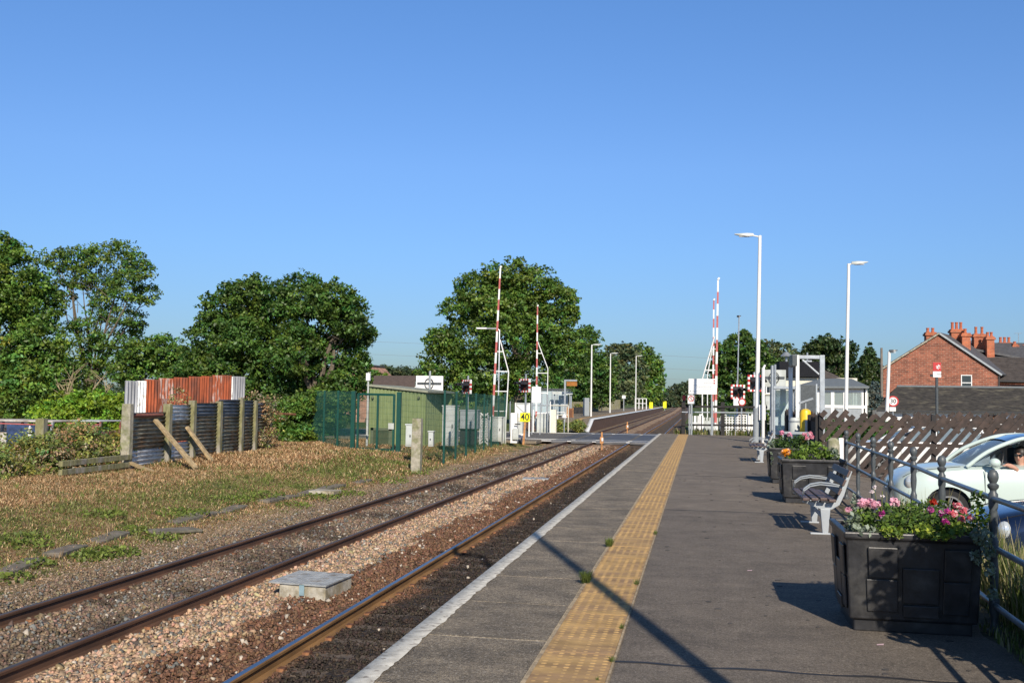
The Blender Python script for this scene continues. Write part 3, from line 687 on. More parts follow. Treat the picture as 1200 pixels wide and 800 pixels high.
tree("elder_bush", "green leafy bush between the corrugated fence and the green mesh fence", "bush", 345, 47.5, [(345,495,22,26),(358,475,20,18),(330,478,16,14),(352,515,18,14),(375,470,18,16),(395,470,18,12)], 0.10, 'oak', 17, None, 0.08)
tree("broadleaf_tree", "biggest tree, spreading crown behind the raised barriers", "tree", 610, 100, [(597,322,30,20),(590,346,28,24),(612,368,32,26),(560,338,26,20),(625,335,30,22),(650,352,26,24),(585,360,44,28),(540,362,24,18),(640,385,34,28),(600,400,52,32),(550,400,38,26),(518,398,20,16),(660,412,30,26),(525,425,34,22),(575,440,50,26),(630,445,42,28),(505,440,18,16),(668,368,10,12),(545,455,40,22)], 0.21, 'oak', 18, "trees beyond the level crossing", 0.5, density=0.95)
tree("broadleaf_tree", "smaller dark tree joined to the right flank of the biggest tree", "tree", 690, 132, [(688,398,16,16),(680,425,26,24),(700,440,24,26),(672,450,26,24),(700,462,20,14)], 0.22, 'dark', 19, "trees beyond the level crossing", 0.35)
tree("broadleaf_tree", "tree with greyish top behind the middle far platform lamp", "tree", 728, 195, [(722,415,15,13),(735,412,12,10),(720,440,20,22),(738,435,20,22),(728,458,26,16)], 0.34, 'grey', 20, "trees beyond the level crossing", 0.4)
tree("broadleaf_tree", "last leafy tree of the row beside the far platform's outer end", "tree", 755, 255, [(752,416,13,12),(760,430,16,18),(768,448,11,20),(745,450,18,20),(757,462,18,12)], 0.42, 'oak', 21, "trees beyond the level crossing", 0.35)
# right hand trees
RG = "trees behind the signal box and houses"
tree("broadleaf_tree", "dark leafy tree right behind the two right hand barriers", "tree", 868, 95, [(866,405,16,14),(850,418,16,16),(882,412,16,14),(862,438,28,24),(892,432,18,20),(850,460,22,20),(885,462,26,18),(838,432,8,8),(873,395,6,8)], 0.19, 'dark', 22, RG, 0.4)
tree("broadleaf_tree", "greyish thin topped tree between the tall white lamp and the black clad box", "tree", 912, 115, [(903,408,9,10),(920,412,12,9),(905,425,14,14),(925,425,14,12),(912,440,20,14)], 0.24, 'grey', 23, RG, 0.3, density=0.8, hole=0.15)
tree("broadleaf_tree", "tree of middle height rising over the grey gantry frame", "tree", 962, 110, [(955,410,13,10),(968,404,16,10),(985,410,16,12),(960,425,20,14),(985,430,22,16),(948,420,12,10)], 0.22, 'conifer', 24, RG, 0.3)
def conifer(name, label, px, Y, tops, kind, seed, wpx, bot):
    x = XatY(px, Y); z = float(gh(x, Y)); t = thing(name, label, "tree", (x, Y, z), group=RG)
    bl = []; s = Y / 1200; n = 9
    for i in range(n):
        f = i / (n - 1); py = tops + (bot - tops) * f; w_ = (1.2 + wpx * f ** 0.8)
        p = W(px, py, Y)
        for k in range(1 + i):
            a = 2.4 * k + i; bl.append(((p.x - x + math.cos(a)*w_*s*0.6, math.sin(a)*w_*s*0.6, p.z - z), w_*s*0.55, w_*s*0.5))
    crown("crown", bl, Y * 0.0018, kind, seed, t, 0.9, 0.3)
    mb = MB(); mb.tube([(0,0,-0.2), (0,0,W(px, tops+4, Y).z - z)], [0.22, 0.04], 7); mb.build("trunk", M['bark'], t)
    return t
conifer("conifer_tree", "pointed dark conifer just left of the red brick house", 1019, 105, 403, 'conifer', 31, 15, 450)
conifer("conifer_tree", "dark pointed conifer behind the conservatory, left of the right hand tall lamp", 976, 120, 398, 'conifer', 32, 17, 440)
conifer("blue_spruce", "low blue grey spruce against the brick house corner", 1024, 72, 449, 'blue', 33, 9, 482)
# far wood: hedgerow trees on the skyline
for i, (px, py, rp, Y, lab) in enumerate(((792,461,12,420,"hazy round far tree just right of the vanishing rails, left of the white notice"),
        (803,455,9,450,"hazy taller far tree at the left edge of the white notice"), (782,468,9,400,"low hazy bush crown above the vanishing rails"),
        (815,462,14,430,"hazy far tree directly behind the white notice"))):
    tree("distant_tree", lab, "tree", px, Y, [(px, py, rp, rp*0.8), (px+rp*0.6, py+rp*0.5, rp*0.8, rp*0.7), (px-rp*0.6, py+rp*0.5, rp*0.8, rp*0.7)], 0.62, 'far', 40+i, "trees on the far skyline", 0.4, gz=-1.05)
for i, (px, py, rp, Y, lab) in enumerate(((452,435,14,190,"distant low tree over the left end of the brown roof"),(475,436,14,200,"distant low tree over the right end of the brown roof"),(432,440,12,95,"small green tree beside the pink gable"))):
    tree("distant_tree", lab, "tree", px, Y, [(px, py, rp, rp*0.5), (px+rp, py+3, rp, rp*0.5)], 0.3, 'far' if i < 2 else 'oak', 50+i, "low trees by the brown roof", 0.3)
crop = np.random.default_rng(9)
hb = []
for px in list(range(-60, 900, 13)):
    Y = 520 + crop.uniform(-40, 40); c = W(px, 470, Y); hb.append(((c.x, Y, 1.0 + crop.uniform(-1, 2)), 9.0, 5.0 + crop.uniform(-1, 1)))
for px in list(range(900, 1500, 13)):
    Y = 420 + crop.uniform(-40, 40); c = W(px, 470, Y); hb.append(((c.x, Y, 1.0 + crop.uniform(-1, 2)), 8.0, 4.5 + crop.uniform(-1, 1)))
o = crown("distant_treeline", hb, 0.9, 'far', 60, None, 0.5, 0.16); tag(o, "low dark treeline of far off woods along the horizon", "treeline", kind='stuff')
# dead bare branches left of the bright bush
mb = MB(); r = random.Random(4); b0 = W(90, 478, 43)
for k in range(9):
    a = b0 + Vector((r.uniform(-.5,.5), r.uniform(-.5,.5), -0.8)); e = W(r.uniform(62, 135), r.uniform(428, 462), 43 + r.uniform(-1,1)); m_ = a.lerp(e, 0.5) + Vector((r.uniform(-.4,.4),0,r.uniform(0,.5)))
    mb.tube([a, m_, e], [0.05, 0.035, 0.01], 5)
    for q in range(4):
        s = m_.lerp(e, r.uniform(0, .9)); mb.tube([s, s + Vector((r.uniform(-.7,.7), r.uniform(-.3,.3), r.uniform(-.1,.6)))], [0.02, 0.006], 4)
o = mb.build("dead_branches", M['palebark'], smooth=True); tag(o, "bare pale dead branches sticking up above the bright green bush", "dead tree")

# ---- ground litter and grass on the left land
def blades(n, x0, x1, y0, y1, hmin, hmax, wd, cols, seed, keepf=None, lean=1.2, name="grass", mat_='dryleaf'):
    r = np.random.default_rng(seed); x = r.uniform(x0, x1, n); y = r.uniform(y0, y1, n)
    k = (x > -0.80 * y - 1.0)
    if keepf is not None: k &= keepf(x, y, r)
    x, y = x[k], y[k]; n = len(x); z = gh(x, y) - 0.01
    h = r.uniform(hmin, hmax, n); a = r.uniform(0, 6.283, n); ln = h * r.uniform(0.3, lean, n)
    b = np.stack([x, y, z], 1); t = b + np.stack([np.cos(a)*ln, np.sin(a)*ln, h], 1); q = np.stack([-np.sin(a), np.cos(a), np.zeros(n)], 1) * (wd * r.uniform(0.5, 1.4, n))[:, None]
    m_ = (b + t) / 2 + np.stack([np.zeros(n), np.zeros(n), h * 0.15], 1)
    V = np.stack([b, m_ + q, t, m_ - q], 1).reshape(-1, 3); F = np.arange(4*n).reshape(n, 4)
    cols = np.array(cols); c = cols[r.integers(0, len(cols), n)] * r.uniform(0.55, 1.4, (n, 1))
    return V, F, c, x, y
def greenness(x, y):
    d = edge_left(y) - x
    g_ = np.exp(-((d - 2.3) / 1.7) ** 2) * 0.68 + 0.35 * vnoise(x, y, 1.3, 21) + 0.25 * vnoise(x, y, 0.5, 22) + 0.10
    return g_
DRY = [(0.50,0.31,0.16),(0.62,0.42,0.23),(0.38,0.21,0.10),(0.26,0.14,0.07),(0.64,0.48,0.28)]
GRN = [(0.15,0.20,0.04),(0.11,0.17,0.03),(0.24,0.26,0.08),(0.32,0.30,0.13)]
allV=[];allF=[];allC=[];off=0
for (n, y0, y1, h0, h1, wd, sd) in ((150000,12,30,0.02,0.10,0.0055,1),(90000,30,52,0.05,0.15,0.011,2)):
    V, F, c, x, y = blades(n, -28, -8.9, y0, y1, h0, h1, wd, DRY, sd, lambda x, y, r: (r.random(len(x)) > greenness(x, y)) & (r.random(len(x)) < sstep(0.2, 1.4, edge_left(y) - x)), lean=1.8)
    allV.append(V); allF.append(F + off); off += len(V); allC.append(c)
o = fast("dry_undergrowth", np.concatenate(allV), np.concatenate(allF), M['dryleaf'], np.concatenate(allC)); tag(o, "brown dried cut-back undergrowth covering the bank left of the tracks", "dry grass", kind='stuff')
allV=[];allF=[];allC=[];off=0
for (n, y0, y1, h0, h1, wd, sd) in ((110000,12,30,0.02,0.11,0.006,3),(70000,30,57,0.05,0.15,0.012,4)):
    V, F, c, x, y = blades(n, -26, -8.7, y0, y1, h0, h1, wd, GRN, sd, lambda x, y, r: r.random(len(x)) < greenness(x, y) * sstep(0.1, 0.9, edge_left(y) - x), lean=1.0)
    allV.append(V); allF.append(F + off); off += len(V); allC.append(c)
o = fast("grass", np.concatenate(allV), np.concatenate(allF), M['herb'], np.concatenate(allC)); tag(o, "patchy green grass and weeds on the bank beside the cable trough", "grass", kind='stuff')
allV=[];allF=[];allC=[];off=0
for (n, y0, y1, h0, h1, wd, sd) in ((170000,11,24,0.008,0.05,0.0065,5),(90000,24,38,0.01,0.06,0.010,6)):
    V, F, c, x, y = blades(n, -26, -8.75, y0, y1, h0, h1, wd, DRY + GRN[:2], sd, lambda x, y, r: r.random(len(x)) < .25 + .75*sstep(0.2, 1.2, edge_left(y) - x), lean=3.5)
    g_ = greenness(x, y) > rng.random(len(x)); c[g_] = np.array([0.21, 0.24, 0.065]) * rng.uniform(.6, 1.4, (g_.sum(), 1))
    allV.append(V); allF.append(F + off); off += len(V); allC.append(c)
o = fast("ground_litter", np.concatenate(allV), np.concatenate(allF), M['dryleaf'], np.concatenate(allC)); tag(o, "fine matted straw, dead leaves and moss lying on the bank", "litter", kind='stuff')
v_, f_ = [], []
n = 9000; yy_ = rng.uniform(10, 40, n); xx_ = edge_left(yy_) - rng.gamma(1.5, .45, n); sz_ = rng.uniform(.008, .03, n)
v_, f_ = stones(xx_, yy_, gh(xx_, yy_) + .004, sz_)
o = fast("strewn_gravel", v_, f_, M['stone'], np.repeat(np.clip(np.array([.24,.18,.125]) * rng.uniform(.5, 1.5, (n, 1)), .02, .6), 6, 0)); tag(o, "stray ballast stones strewn from the track into the edge of the bank", "gravel", kind='stuff')
# stronger leafy weed patches by the trough
def herb_patch(pts, leaf, cols, seed, name, label, cat, group=None, kind=None):
    r = np.random.default_rng(seed); Ps=[]; Cs=[]
    for (x, y, z, rad, h, n) in pts:
        a = r.uniform(0, 6.283, n); q = rad * np.sqrt(r.random(n)); hh = r.random(n) ** 0.8 * h * (1 - (q / rad) ** 2 * 0.6)
        Ps.append(np.stack([x + np.cos(a)*q, y + np.sin(a)*q, z + hh], 1)); cc = np.array(cols)[r.integers(0, len(cols), n)]; Cs.append(cc * r.uniform(0.6, 1.4, (n, 1)))
    P = np.concatenate(Ps); V, F = leaf_quads(P, np.tile([0, -0.2, 0.6], (len(P), 1)), leaf, r, 0.6)
    o = fast(name, V, F, M['herb'], np.concatenate(Cs)); return tag(o, label, cat, group, kind)
pts = []
for (px, py, rad, n) in ((125,650,0.45,260),(105,655,0.3,120),(40,665,0.25,70),(150,625,0.3,90),(210,600,0.5,160),(190,640,0.3,90),(270,585,0.5,160),(300,578,0.6,160),(120,598,0.4,100),(35,640,0.3,80),(12,680,0.25,60),(370,590,0.5,150),(405,585,0.5,150),(455,565,0.6,140),(20,625,0.4,90),(480,560,0.6,120),(345,600,0.4,90)):
    p = G(px, py, -0.95); zg = float(gh(p.x, p.y)); p = G(px, py, zg); pts.append((p.x, p.y, float(gh(p.x, p.y)), rad*1.25, 0.13, n*2))
herb_patch(pts, 0.035, [(0.15,0.20,0.04),(0.20,0.25,0.05),(0.11,0.15,0.03)], 71, "weeds", "low leafy green weed patches along the old cable trough", "weeds", kind='stuff')
# bramble thicket on the near left fence
br=[]; rr2=np.random.default_rng(44)
for i in range(60):
    f = rr2.random(); px = -30 + f * 178; Y = 24.2 + f * 6 + rr2.uniform(-0.7, 1.5); py = 552 + rr2.uniform(-24, 22) - f*16 - (12 if 55<px<100 else 0)
    p = W(px, py, Y); br.append((tuple(p), rr2.uniform(0.35, 0.7), rr2.uniform(0.3, 0.5)))
tb = thing("bramble_thicket", "tangled green and brown brambles over the low fence at far left", "bramble", (0, 0, 0))
GREENS['bramble'] = (0.19,0.22,0.055); GREENS['brambledry'] = (0.30,0.21,0.12)
crown("foliage", br, 0.05, 'bramble', 61, tb, 0.55, 0.2, 0.15); crown("withered_foliage", [((c[0]+.2, c[1]-.15, c[2]-.1), a, b) for c, a, b in br], 0.045, 'brambledry', 62, tb, 0.24, 0.2, 0.2)
mb = MB(); r = random.Random(8)
for _ in range(150):
    c, a, b = r.choice(br); s = Vector(c) + Vector((r.uniform(-1,1)*a, r.uniform(-1,1)*a, r.uniform(-1,0.8)*b)); e = s + Vector((r.uniform(-.8,.8), r.uniform(-.4,.4), r.uniform(-.5,.5)))
    mb.tube([s, s.lerp(e, .5) + Vector((0,0,r.uniform(.05,.25))), e], [0.009, 0.008, 0.004], 4)
mb.build("stem", mat('pale_bramble_stem', (0.30,0.23,0.14), 0.9), tb)
# withered climbers on the corrugated fence's right end
br=[]
for i in range(12):
    px = 298 + rr2.uniform(-6, 24); p = W(px, rr2.uniform(468, 520), 40.6 + rr2.uniform(-.4,.6)); br.append((tuple(p), rr2.uniform(0.25, 0.5), rr2.uniform(0.25, 0.45)))
for (px, py) in ((210,465),(214,490),(222,500),(240,500),(262,505),(275,492),(254,480)):
    p = W(px, py, 33 + (px-200)*0.065); br.append((tuple(p), 0.28, 0.3))
tb = thing("withered_climber", "withered brown climber over the corrugated fence and its right end", "climber", (0,0,0))
crown("foliage", br, 0.05, 'brambledry', 63, tb, 0.35, 0.2, 0.2); crown("living_foliage", br[:8] + br[12:14], 0.05, 'bramble', 64, tb, 0.15, 0.2, 0.3)
# cable trough lids along the bank
r = random.Random(12); k = 0
troughm = mat('old_trough_concrete', (0.17,0.145,0.115), 0.95, var=0.25, vscale=6, c2=(0.13,0.12,0.09), cscale=2, bump=0.006)
pts_ = [G(-10, 672, -1.0), G(100, 636, -0.98), G(200, 612, -0.98), G(330, 583, -0.98), G(430, 561, -0.97)]
ln = MB(); ln.box(-0.5, 0.5, -0.16, 0.16, -0.03, 0.05); lid0 = None
seg = 0
for i in range(len(pts_)-1):
    a, b = pts_[i], pts_[i+1]; L_ = (b-a).length; m_ = int(L_ / 1.02)
    for j in range(m_):
        if r.random() < 0.12: continue
        p = a.lerp(b, (j+0.5)/m_); z = float(gh(p.x, p.y)) + 0.005 + r.uniform(-0.01, 0.01)
        if lid0 is None: lid0 = ln.build("trough_lid", troughm, bevel=0.012); o = lid0
        else: o = lid0.copy(); col.objects.link(o)
        o.location = (p.x + r.uniform(-.04,.04), p.y, z); o.rotation_euler = (r.uniform(-.05,.05), r.uniform(-.06,.06), math.atan2(b.y-a.y, b.x-a.x) + r.uniform(-.06,.06))
        tag(o, "old grey concrete cable trough lid in the line along the weedy bank", "trough lid", "cable trough lids")
p = G(203, 618, -0.95); mb = MB(); mb.box(-0.5, 0.5, -0.22, 0.22, 0, 0.05); o = mb.build("concrete_slab", troughm, bevel=0.015, loc=(p.x, p.y, float(gh(p.x,p.y)) + 0.03)); o.rotation_euler = (0.04, 0.03, 1.0); tag(o, "wider loose grey slab lying across the trough line among weeds", "slab")
p = G(381, 575, -0.95); mb = MB(); mb.box(-0.35, 0.35, -0.3, 0.3, 0, 0.1); o = mb.build("concrete_slab", M['concrete_l'], bevel=0.015, loc=(p.x, p.y, float(gh(p.x,p.y)) + 0.03)); tag(o, "small square pale slab in the grass near the concrete post", "slab")

# ragged tufts standing above the litter
TV=[];TF=[];TC=[];r=random.Random(77)
for k in range(420):
    y = r.uniform(13, 50); x = float(edge_left(y)) - r.uniform(.5, 8.5)
    if x < -0.74*y: continue
    gr = greenness(np.array([x]), np.array([y]))[0]; gcol = (0.20,0.24,0.06) if r.random() < gr + .1 else (0.42,0.30,0.17)
    tuft(TV, TF, TC, x, y, float(gh(x, y)), r.randint(6, 16), r.uniform(.08, .2), .12, gcol, r)
TV = [tuple(v) for v in TV]
o = fast("grass_tufts", TV, TF, M['herb'], np.array(TC)); tag(o, "scattered taller tufts of straw and green grass across the bank", "grass", kind='stuff')
# ------------------------------------------------------------------ left side: posts, sheets, hut, compound
def post_px(name, label, px, pytop, Y, w, d, m, group=None, lean=0.0, cat="post", bev=0.01, taper=0.95):
    t = W(px, pytop, Y); z0 = float(gh(t.x, Y)); h = t.z - z0; mb = MB()
    vs = []
    for (zz, s) in ((-0.2, 1), (h*0.5, 1.0), (h, taper)):
        for (i, j) in ((-1,-1),(1,-1),(1,1),(-1,1)): vs.append((i*w/2*s + lean*zz, j*d/2*s, zz))
    fs = [(3,2,1,0),(8,9,10,11)]
    for q in (0, 4):
        for k in range(4): fs.append((q+k, q+(k+1)%4, q+4+(k+1)%4, q+4+k))
    mb.add(vs, fs); o = mb.build(name, m, loc=(t.x, Y, z0), bevel=bev); return tag(o, label, cat, group)
def corr(L_, H, pitch, amp, th, axis, name, m, parent, M4):
    """corrugated sheet: L_ across the ridges, ridges run along H; M4 places (u,v,w)->world"""
    n = max(4, int(L_ / pitch * 6)); V=[]; F=[]
    for s in (0, 1):
        for i in range(n+1):
            u = L_ * i / n; w_ = amp * math.sin(2*math.pi*u/pitch) + s*th
            V += [M4(u, 0, w_), M4(u, H, w_)]
    k = 2*(n+1)
    for i in range(n):
        F.append((2*i, 2*i+1, 2*i+3, 2*i+2)); F.append((k+2*i+2, k+2*i+3, k+2*i+1, k+2*i))
        F.append((2*i+1, k+2*i+1, k+2*i+3, 2*i+3))
    return fast(name, np.array([tuple(v) for v in V]), np.array(F), m, parent=parent, smooth=True)
rustm = mat('orange_rust_sheet', (0.30,0.070,0.026), 0.85, var=0.25, vscale=3, c2=(0.15,0.05,0.03), cscale=1.6, stretch=(1,1,0.35), detail=9)
rustpale = mat('rust_sheet_with_flaking_zinc', (0.33,0.085,0.035), 0.8, var=0.25, vscale=4, c2=(0.34,0.24,0.21), cscale=4, cthr=(0.48,0.56), stretch=(1,1,0.3))
zinc = mat('dull_zinc_sheet', (0.30,0.31,0.33), 0.55, 0.3, var=0.2, vscale=4, stretch=(1,1,0.3))
zincw = mat('white_washed_sheet', (0.78,0.78,0.75), 0.6, var=0.2, vscale=5, c2=(0.3,0.27,0.22), cscale=3, cthr=(0.55,0.7))
darksheet = mat('tarred_mossy_sheet', (0.34,0.32,0.23), 0.75, var=0.45, vscale=3, c2=(0.30,0.19,0.10), cscale=2)
darkblue = mat('dark_blue_grey_sheet', (0.20,0.22,0.24), 0.6, var=0.3, vscale=3)
# the rusty screen of vertical sheets behind
shed = thing("corrugated_sheet_screen", "tall rusty orange corrugated iron screen with grey sheets at both ends", "metal screen", (0,0,0))
A = W(146, 470, 37.5); B = W(286, 470, 44.5); A.z = B.z = 0; dv = (B-A); Ltot = dv.length; dn = dv.normalized(); nn = Vector((-dn.y, dn.x, 0))
secs = [(0, .085, zinc, 446), (.085, .145, zincw, 446), (.145, .25, rustm, 444.5), (.25, .37, rustpale, 443), (.37, .49, rustm, 442), (.49, .60, rustm, 441), (.60, .70, rustm, 440.5), (.70, .78, rustpale, 439.5), (.78, .865, rustm, 439.5), (.865, .885, zincw, 441), (.885, 1.0, zinc, 441)]
pxa, pxb = 146, 286
for (a, b, m_, pyt) in secs:
    p = A.lerp(B, a); px = pxa + (pxb-pxa)*((a+b)/2); Ymid = A.lerp(B, (a+b)/2).y; zt = W(px, pyt, Ymid).z; z0 = -0.75
    off_ = random.Random(int(a*100)).uniform(-0.015, 0.015)
    corr(Ltot*(b-a)+0.03, zt - z0, 0.17, 0.045, 0.003, 0, "metal_sheet", m_, shed, lambda u, v, w_, p=p, off_=off_: p + dn*u + nn*(w_+off_) + Vector((0,0,z0+v)))
mb = MB(); p1 = A + dn*2.2 - nn*0.03; mb.box(-0.42, 0.42, -0.03, 0.0, 0.35, 1.35, M=Matrix.Translation((p1.x, p1.y, 0)) @ Matrix.Rotation(math.atan2(dn.y, dn.x), 4, 'Z')); mb.build("patch_sheet", rustpale, shed)
# fence of posts and horizontal corrugated sheets
PG = "weathered posts of the corrugated sheet fence"
FA = G(150, 547, -0.68); FB = W(316, 470, 41.0); 
fp_px = [(150,473,548,.30,"thick grey leaning end post at the left of the corrugated fence"), (197,473,545,.26,"second post from the left, greenish, behind the top of the timber prop"),
         (226,469,537,.24,"third post from the left, with brown climber around its head"), (257,470,533,.24,"yellowish mossy post in the middle of the corrugated fence"),
         (283,466,528,.2,"mossy post before the dark blue sheet, second from the right of the clear ones"), (299,469,526,.2,"slim yellow mossy post near the right end of the corrugated fence"),
         (316,474,519,.18,"half hidden post at the overgrown right end of the corrugated fence")]
def fenceY(px):
    # the fence line seen at pixel px
    t = 0
    a = Vector((FA.x, FA.y)); b = Vector((FB.x, FB.y)); r_ = ray(px, 480); d = Vector((r_.x, r_.y))
    # solve a + s(b-a) = k d
    e = b - a; den = e.x * d.y - e.y * d.x; s = (-(a.x * d.y - a.y * d.x)) / den
    return (a + e * s)
for (px, pt, pb, w_, lab) in fp_px:
    q = fenceY(px); post_px("fence_post", lab, px, pt, q.y, w_*1.0, 0.2, M['mosswood'] if px > 160 else M['concrete'], PG, lean=0.0)
bays = [(150,197,[(483,500,darksheet),(500,524,darksheet),(526,545,zincw)]), (197,226,[(474,493,zincw),(493,515,darksheet),(518,540,zincw)]), (226,257,[(472,486,darkblue),(487,506,darksheet),(507,536,darksheet)]),
        (257,283,[(468,486,darkblue),(487,506,darksheet),(507,531,darksheet)]), (283,299,[(469,486,darkblue),(487,525,darksheet)]), (299,316,[(472,490,darkblue),(490,521,darksheet)])]
k = 0
cfen = thing("corrugated_fence", "low fence of dark and white horizontal corrugated sheets between mossy posts", "fence", (0,0,0))
for (a, b, lst) in bays:
    qa, qb = fenceY(a), fenceY(b); pa = Vector((qa.x, qa.y, 0)); pb = Vector((qb.x, qb.y, 0)); d = (pb-pa); L_ = d.length; d.normalize(); n_ = Vector((-d.y, d.x, 0))
    for (t0, t1, m_) in lst:
        Ym = (qa.y+qb.y)/2; zt = W((a+b)/2, t0, Ym).z; zb = W((a+b)/2, t1, Ym).z - 0.05
        # ridges horizontal: u upward, v along
        corr(zt - zb, L_, 0.13, 0.048, 0.003, 0, "metal_sheet", m_, cfen, lambda u, v, w_, pa=pa, d=d, n_=n_, zb=zb: pa + d*v + n_*(0.06 + w_) + Vector((0,0,zb+u)))
qa = fenceY(152); qb = fenceY(190); mb = MB(); mb.tube([(qa.x, qa.y, W(152,487,qa.y).z), (qb.x, qb.y, W(190,486,qb.y).z)], 0.06, 8); mb.build("rusty_crossbar", mat('rusty_pipe', (0.25,0.09,0.06), 0.8, var=.2), cfen)
qa = fenceY(318); mb = MB(); mb.tube([(qa.x, qa.y, W(318,484,qa.y).z), (qa.x+0.6, qa.y+1.2, W(326,485,qa.y+1.2).z)], 0.05, 8); mb.build("rusty_crossbar", M['rust'], cfen)
# timber props
for (x1,y1,x2,y2,lab) in ((182,492,230,549,"longer sawn timber prop leaning on the corrugated fence"),(219,500,249,541,"shorter timber prop leaning on the corrugated fence, farther right")):
    qa = fenceY(x1); a = W(x1, y1, qa.y - 0.2); b = G(x2, y2, -0.72); mb = MB(); mb.bar(a, b, 0.15, 0.09); o = mb.build("timber_prop", M['plankwood'], bevel=0.008); tag(o, lab, "timber prop", "timber props of the corrugated fence")
a = G(147,540,-0.5); b = G(178,552,-0.72); mb = MB(); mb.bar(a, b, 0.13, 0.08); o = mb.build("fallen_timber", M['plankwood'], bevel=0.008); tag(o, "short pale timber fallen at the foot of the thick end post", "timber")
post_px("fence_post", "dark weathered square post standing in the brambles at far left", 49, 490, 26.5, 0.28, 0.2, M['mosswood'], None, 0.0)
# low sleeper wall in the brambles
for (x1,y1,x2,y2) in ((66,548,140,541),(60,560,138,551),(-5,578,60,566)):
    pass
q1 = G(62, 561, -0.74); q2 = G(146, 549, -0.7); lw = thing("timber_retaining_wall", "low wall of horizontal weathered timbers showing under the brambles", "wall", (0,0,0))
for k in range(2):
    mb = MB(); zc = -0.68 + 0.09 + k*0.23; mb.bar((q1.x, q1.y+0.3, zc), (q2.x, q2.y+0.3, zc), 0.12, 0.15); mb.build("timber_plank", M['mosswood'], lw, bevel=0.01)
# scrap: stock racing car shells behind the brambles
def scrap(name, label, x0, x1, pt, pb, Y, paint, paint2, trim, num):
    a = W(x0, pt, Y); b = W(x1, pt, Y); z1 = a.z; z0 = W(x0, pb, Y).z; L_ = b.x - a.x; t = thing(name, label, "scrap car", ((a.x+b.x)/2, Y+0.7, z0))
    h = z1 - z0; mb = MB()
    # body: door-height side shell with window openings, bonnet and cage
    lw_ = L_/2
    side = [(-lw_,-.7,-0.35),(lw_*0.75,-.7,-0.35),(lw_,-.7,-0.1),(lw_,-.7,h*0.45),(-lw_,-.7,h*0.45)]
    mb.prism(side, (0, 1.4, 0)); mb.build("body", paint, t, bevel=0.04)
    mb = MB(); mb.box(-lw_*0.15, lw_*0.9, -.715, -.702, -0.1, h*0.8); mb.build("painted_side_panel", paint2, t)
    mb = MB(); mb.box(-lw_, lw_, -.72, .7, h*0.93, h*1.0)
    mb.build("roof", trim[0], t, bevel=0.02)
    mb = MB()
    for xx in (-lw_+0.05, -lw_*0.45, lw_*0.95):
        for yy in (-.66, .66): mb.bar((xx, yy, h*0.4), (xx+0.05, yy, h*0.95), 0.07, 0.07)
    mb.build("roof_pillar", trim[1], t)
    mb = MB(); mb.bar((-lw_, -.73, h*0.86), (lw_, -.73, h*0.82), 0.02, 0.03); mb.build("red_stripe", M['fadedred'], t)
    return t
navy = mat('navy_scrap_paint', (0.035,0.06,0.14), 0.5, var=0.3); cara = mat('cream_scrap_paint', (0.62,0.58,0.52), 0.6, var=0.25, c2=(0.3,0.25,0.2), cscale=3); redsc = mat('weathered_red_scrap', (0.20,0.06,0.05), 0.75, var=0.4, c2=(0.25,0.2,0.17), cscale=4)
bscar = scrap("scrap_race_car", "battered blue and white stripped race car shell behind the brambles", -30, 62, 491, 518, 31, cara, navy, (cara, M['greyp']), 0)
scrap("scrap_race_car", "battered dark red stripped race car shell with pale roof beside the bright bush", 78, 117, 492, 516, 33.5, redsc, redsc, (M['lightgrey'], redsc), 1)
# painted white lettering (unreadable upright capitals in the photo) as worn blocks
mb = MB(); z_ = W(34, 511, 31).z; rt = bscar.location
for k, (a, b, c, d) in enumerate(((0,.16,0,.10),(0,.05,.10,.18),(.11,.16,.10,.18),(0,.16,.18,.22),(0.02,.14,.26,.34),(0,.16,.38,.46),(0,.16,.50,.54),(.05,.10,.54,.60))):
    mb.box(W(33,500,31).x - rt.x + a, W(33,500,31).x - rt.x + b, -.722, -.716, c + 0.0, d + 0.0)
mb.build("worn_lettering", M['white'], bscar)
mb = MB(); mb.box(W(57,500,31).x - rt.x, W(62,500,31).x - rt.x, -.75, -.72, -0.3, 0.0); mb.build("number_plate", M['white'], bscar)

# olive hut
hut = thing("equipment_hut", "olive green corrugated steel hut with low pitched roof inside the fence", "hut", (0,0,0))
Yh = 46.0; xl = XatY(433, Yh); xr = XatY(498.5, Yh, 500); zr = W(498.5, 460, Yh).z; zl = W(433.7, 453, Yh).z; Yb = 51.0
mb = MB(); n = 26; zb = -0.72
V=[];F=[]
def wave(u): 
    t = (u / 0.18) % 1; return 0.0 if t < 0.6 else 0.025
pr = []; u = 0
while u < xr - xl: pr += [(u, 0), (u+0.10, 0), (u+0.12, 0.038), (u+0.16, 0.038)]; u += 0.18
pr = [(min(a, xr-xl), b) for a, b in pr] + [(xr-xl, 0)]
for (a, b) in pr:
    zt = zl + (zr-zl)*a/(xr-xl); V += [(xl+a, Yh+b, zb), (xl+a, Yh+b, zt)]
for i in range(len(pr)-1): F.append((2*i, 2*i+2, 2*i+3, 2*i+1))
k = len(V); sp = []; v = 0
while v < Yb-Yh: sp += [(v,0),(v+.10,0),(v+.12,.038),(v+.16,.038)]; v += 0.18
sp = [(min(a, Yb-Yh), b) for a, b in sp] + [(Yb-Yh, 0)]
for (a, b) in sp: V += [(xr-b-a*.09, Yh+a, zb), (xr-b-a*.09, Yh+a, zr)]
for i in range(len(sp)-1): F.append((k+2*i, k+2*i+2, k+2*i+3, k+2*i+1))
k = len(V); V += [(xl, Yh, zb), (xl, Yb, zb), (xl, Yb, zl), (xl, Yh, zl), (xr, Yb, zb), (xr, Yb, zr)]; F += [(k+1, k, k+3, k+2), (k+4, k+1, k+2, k+5)]
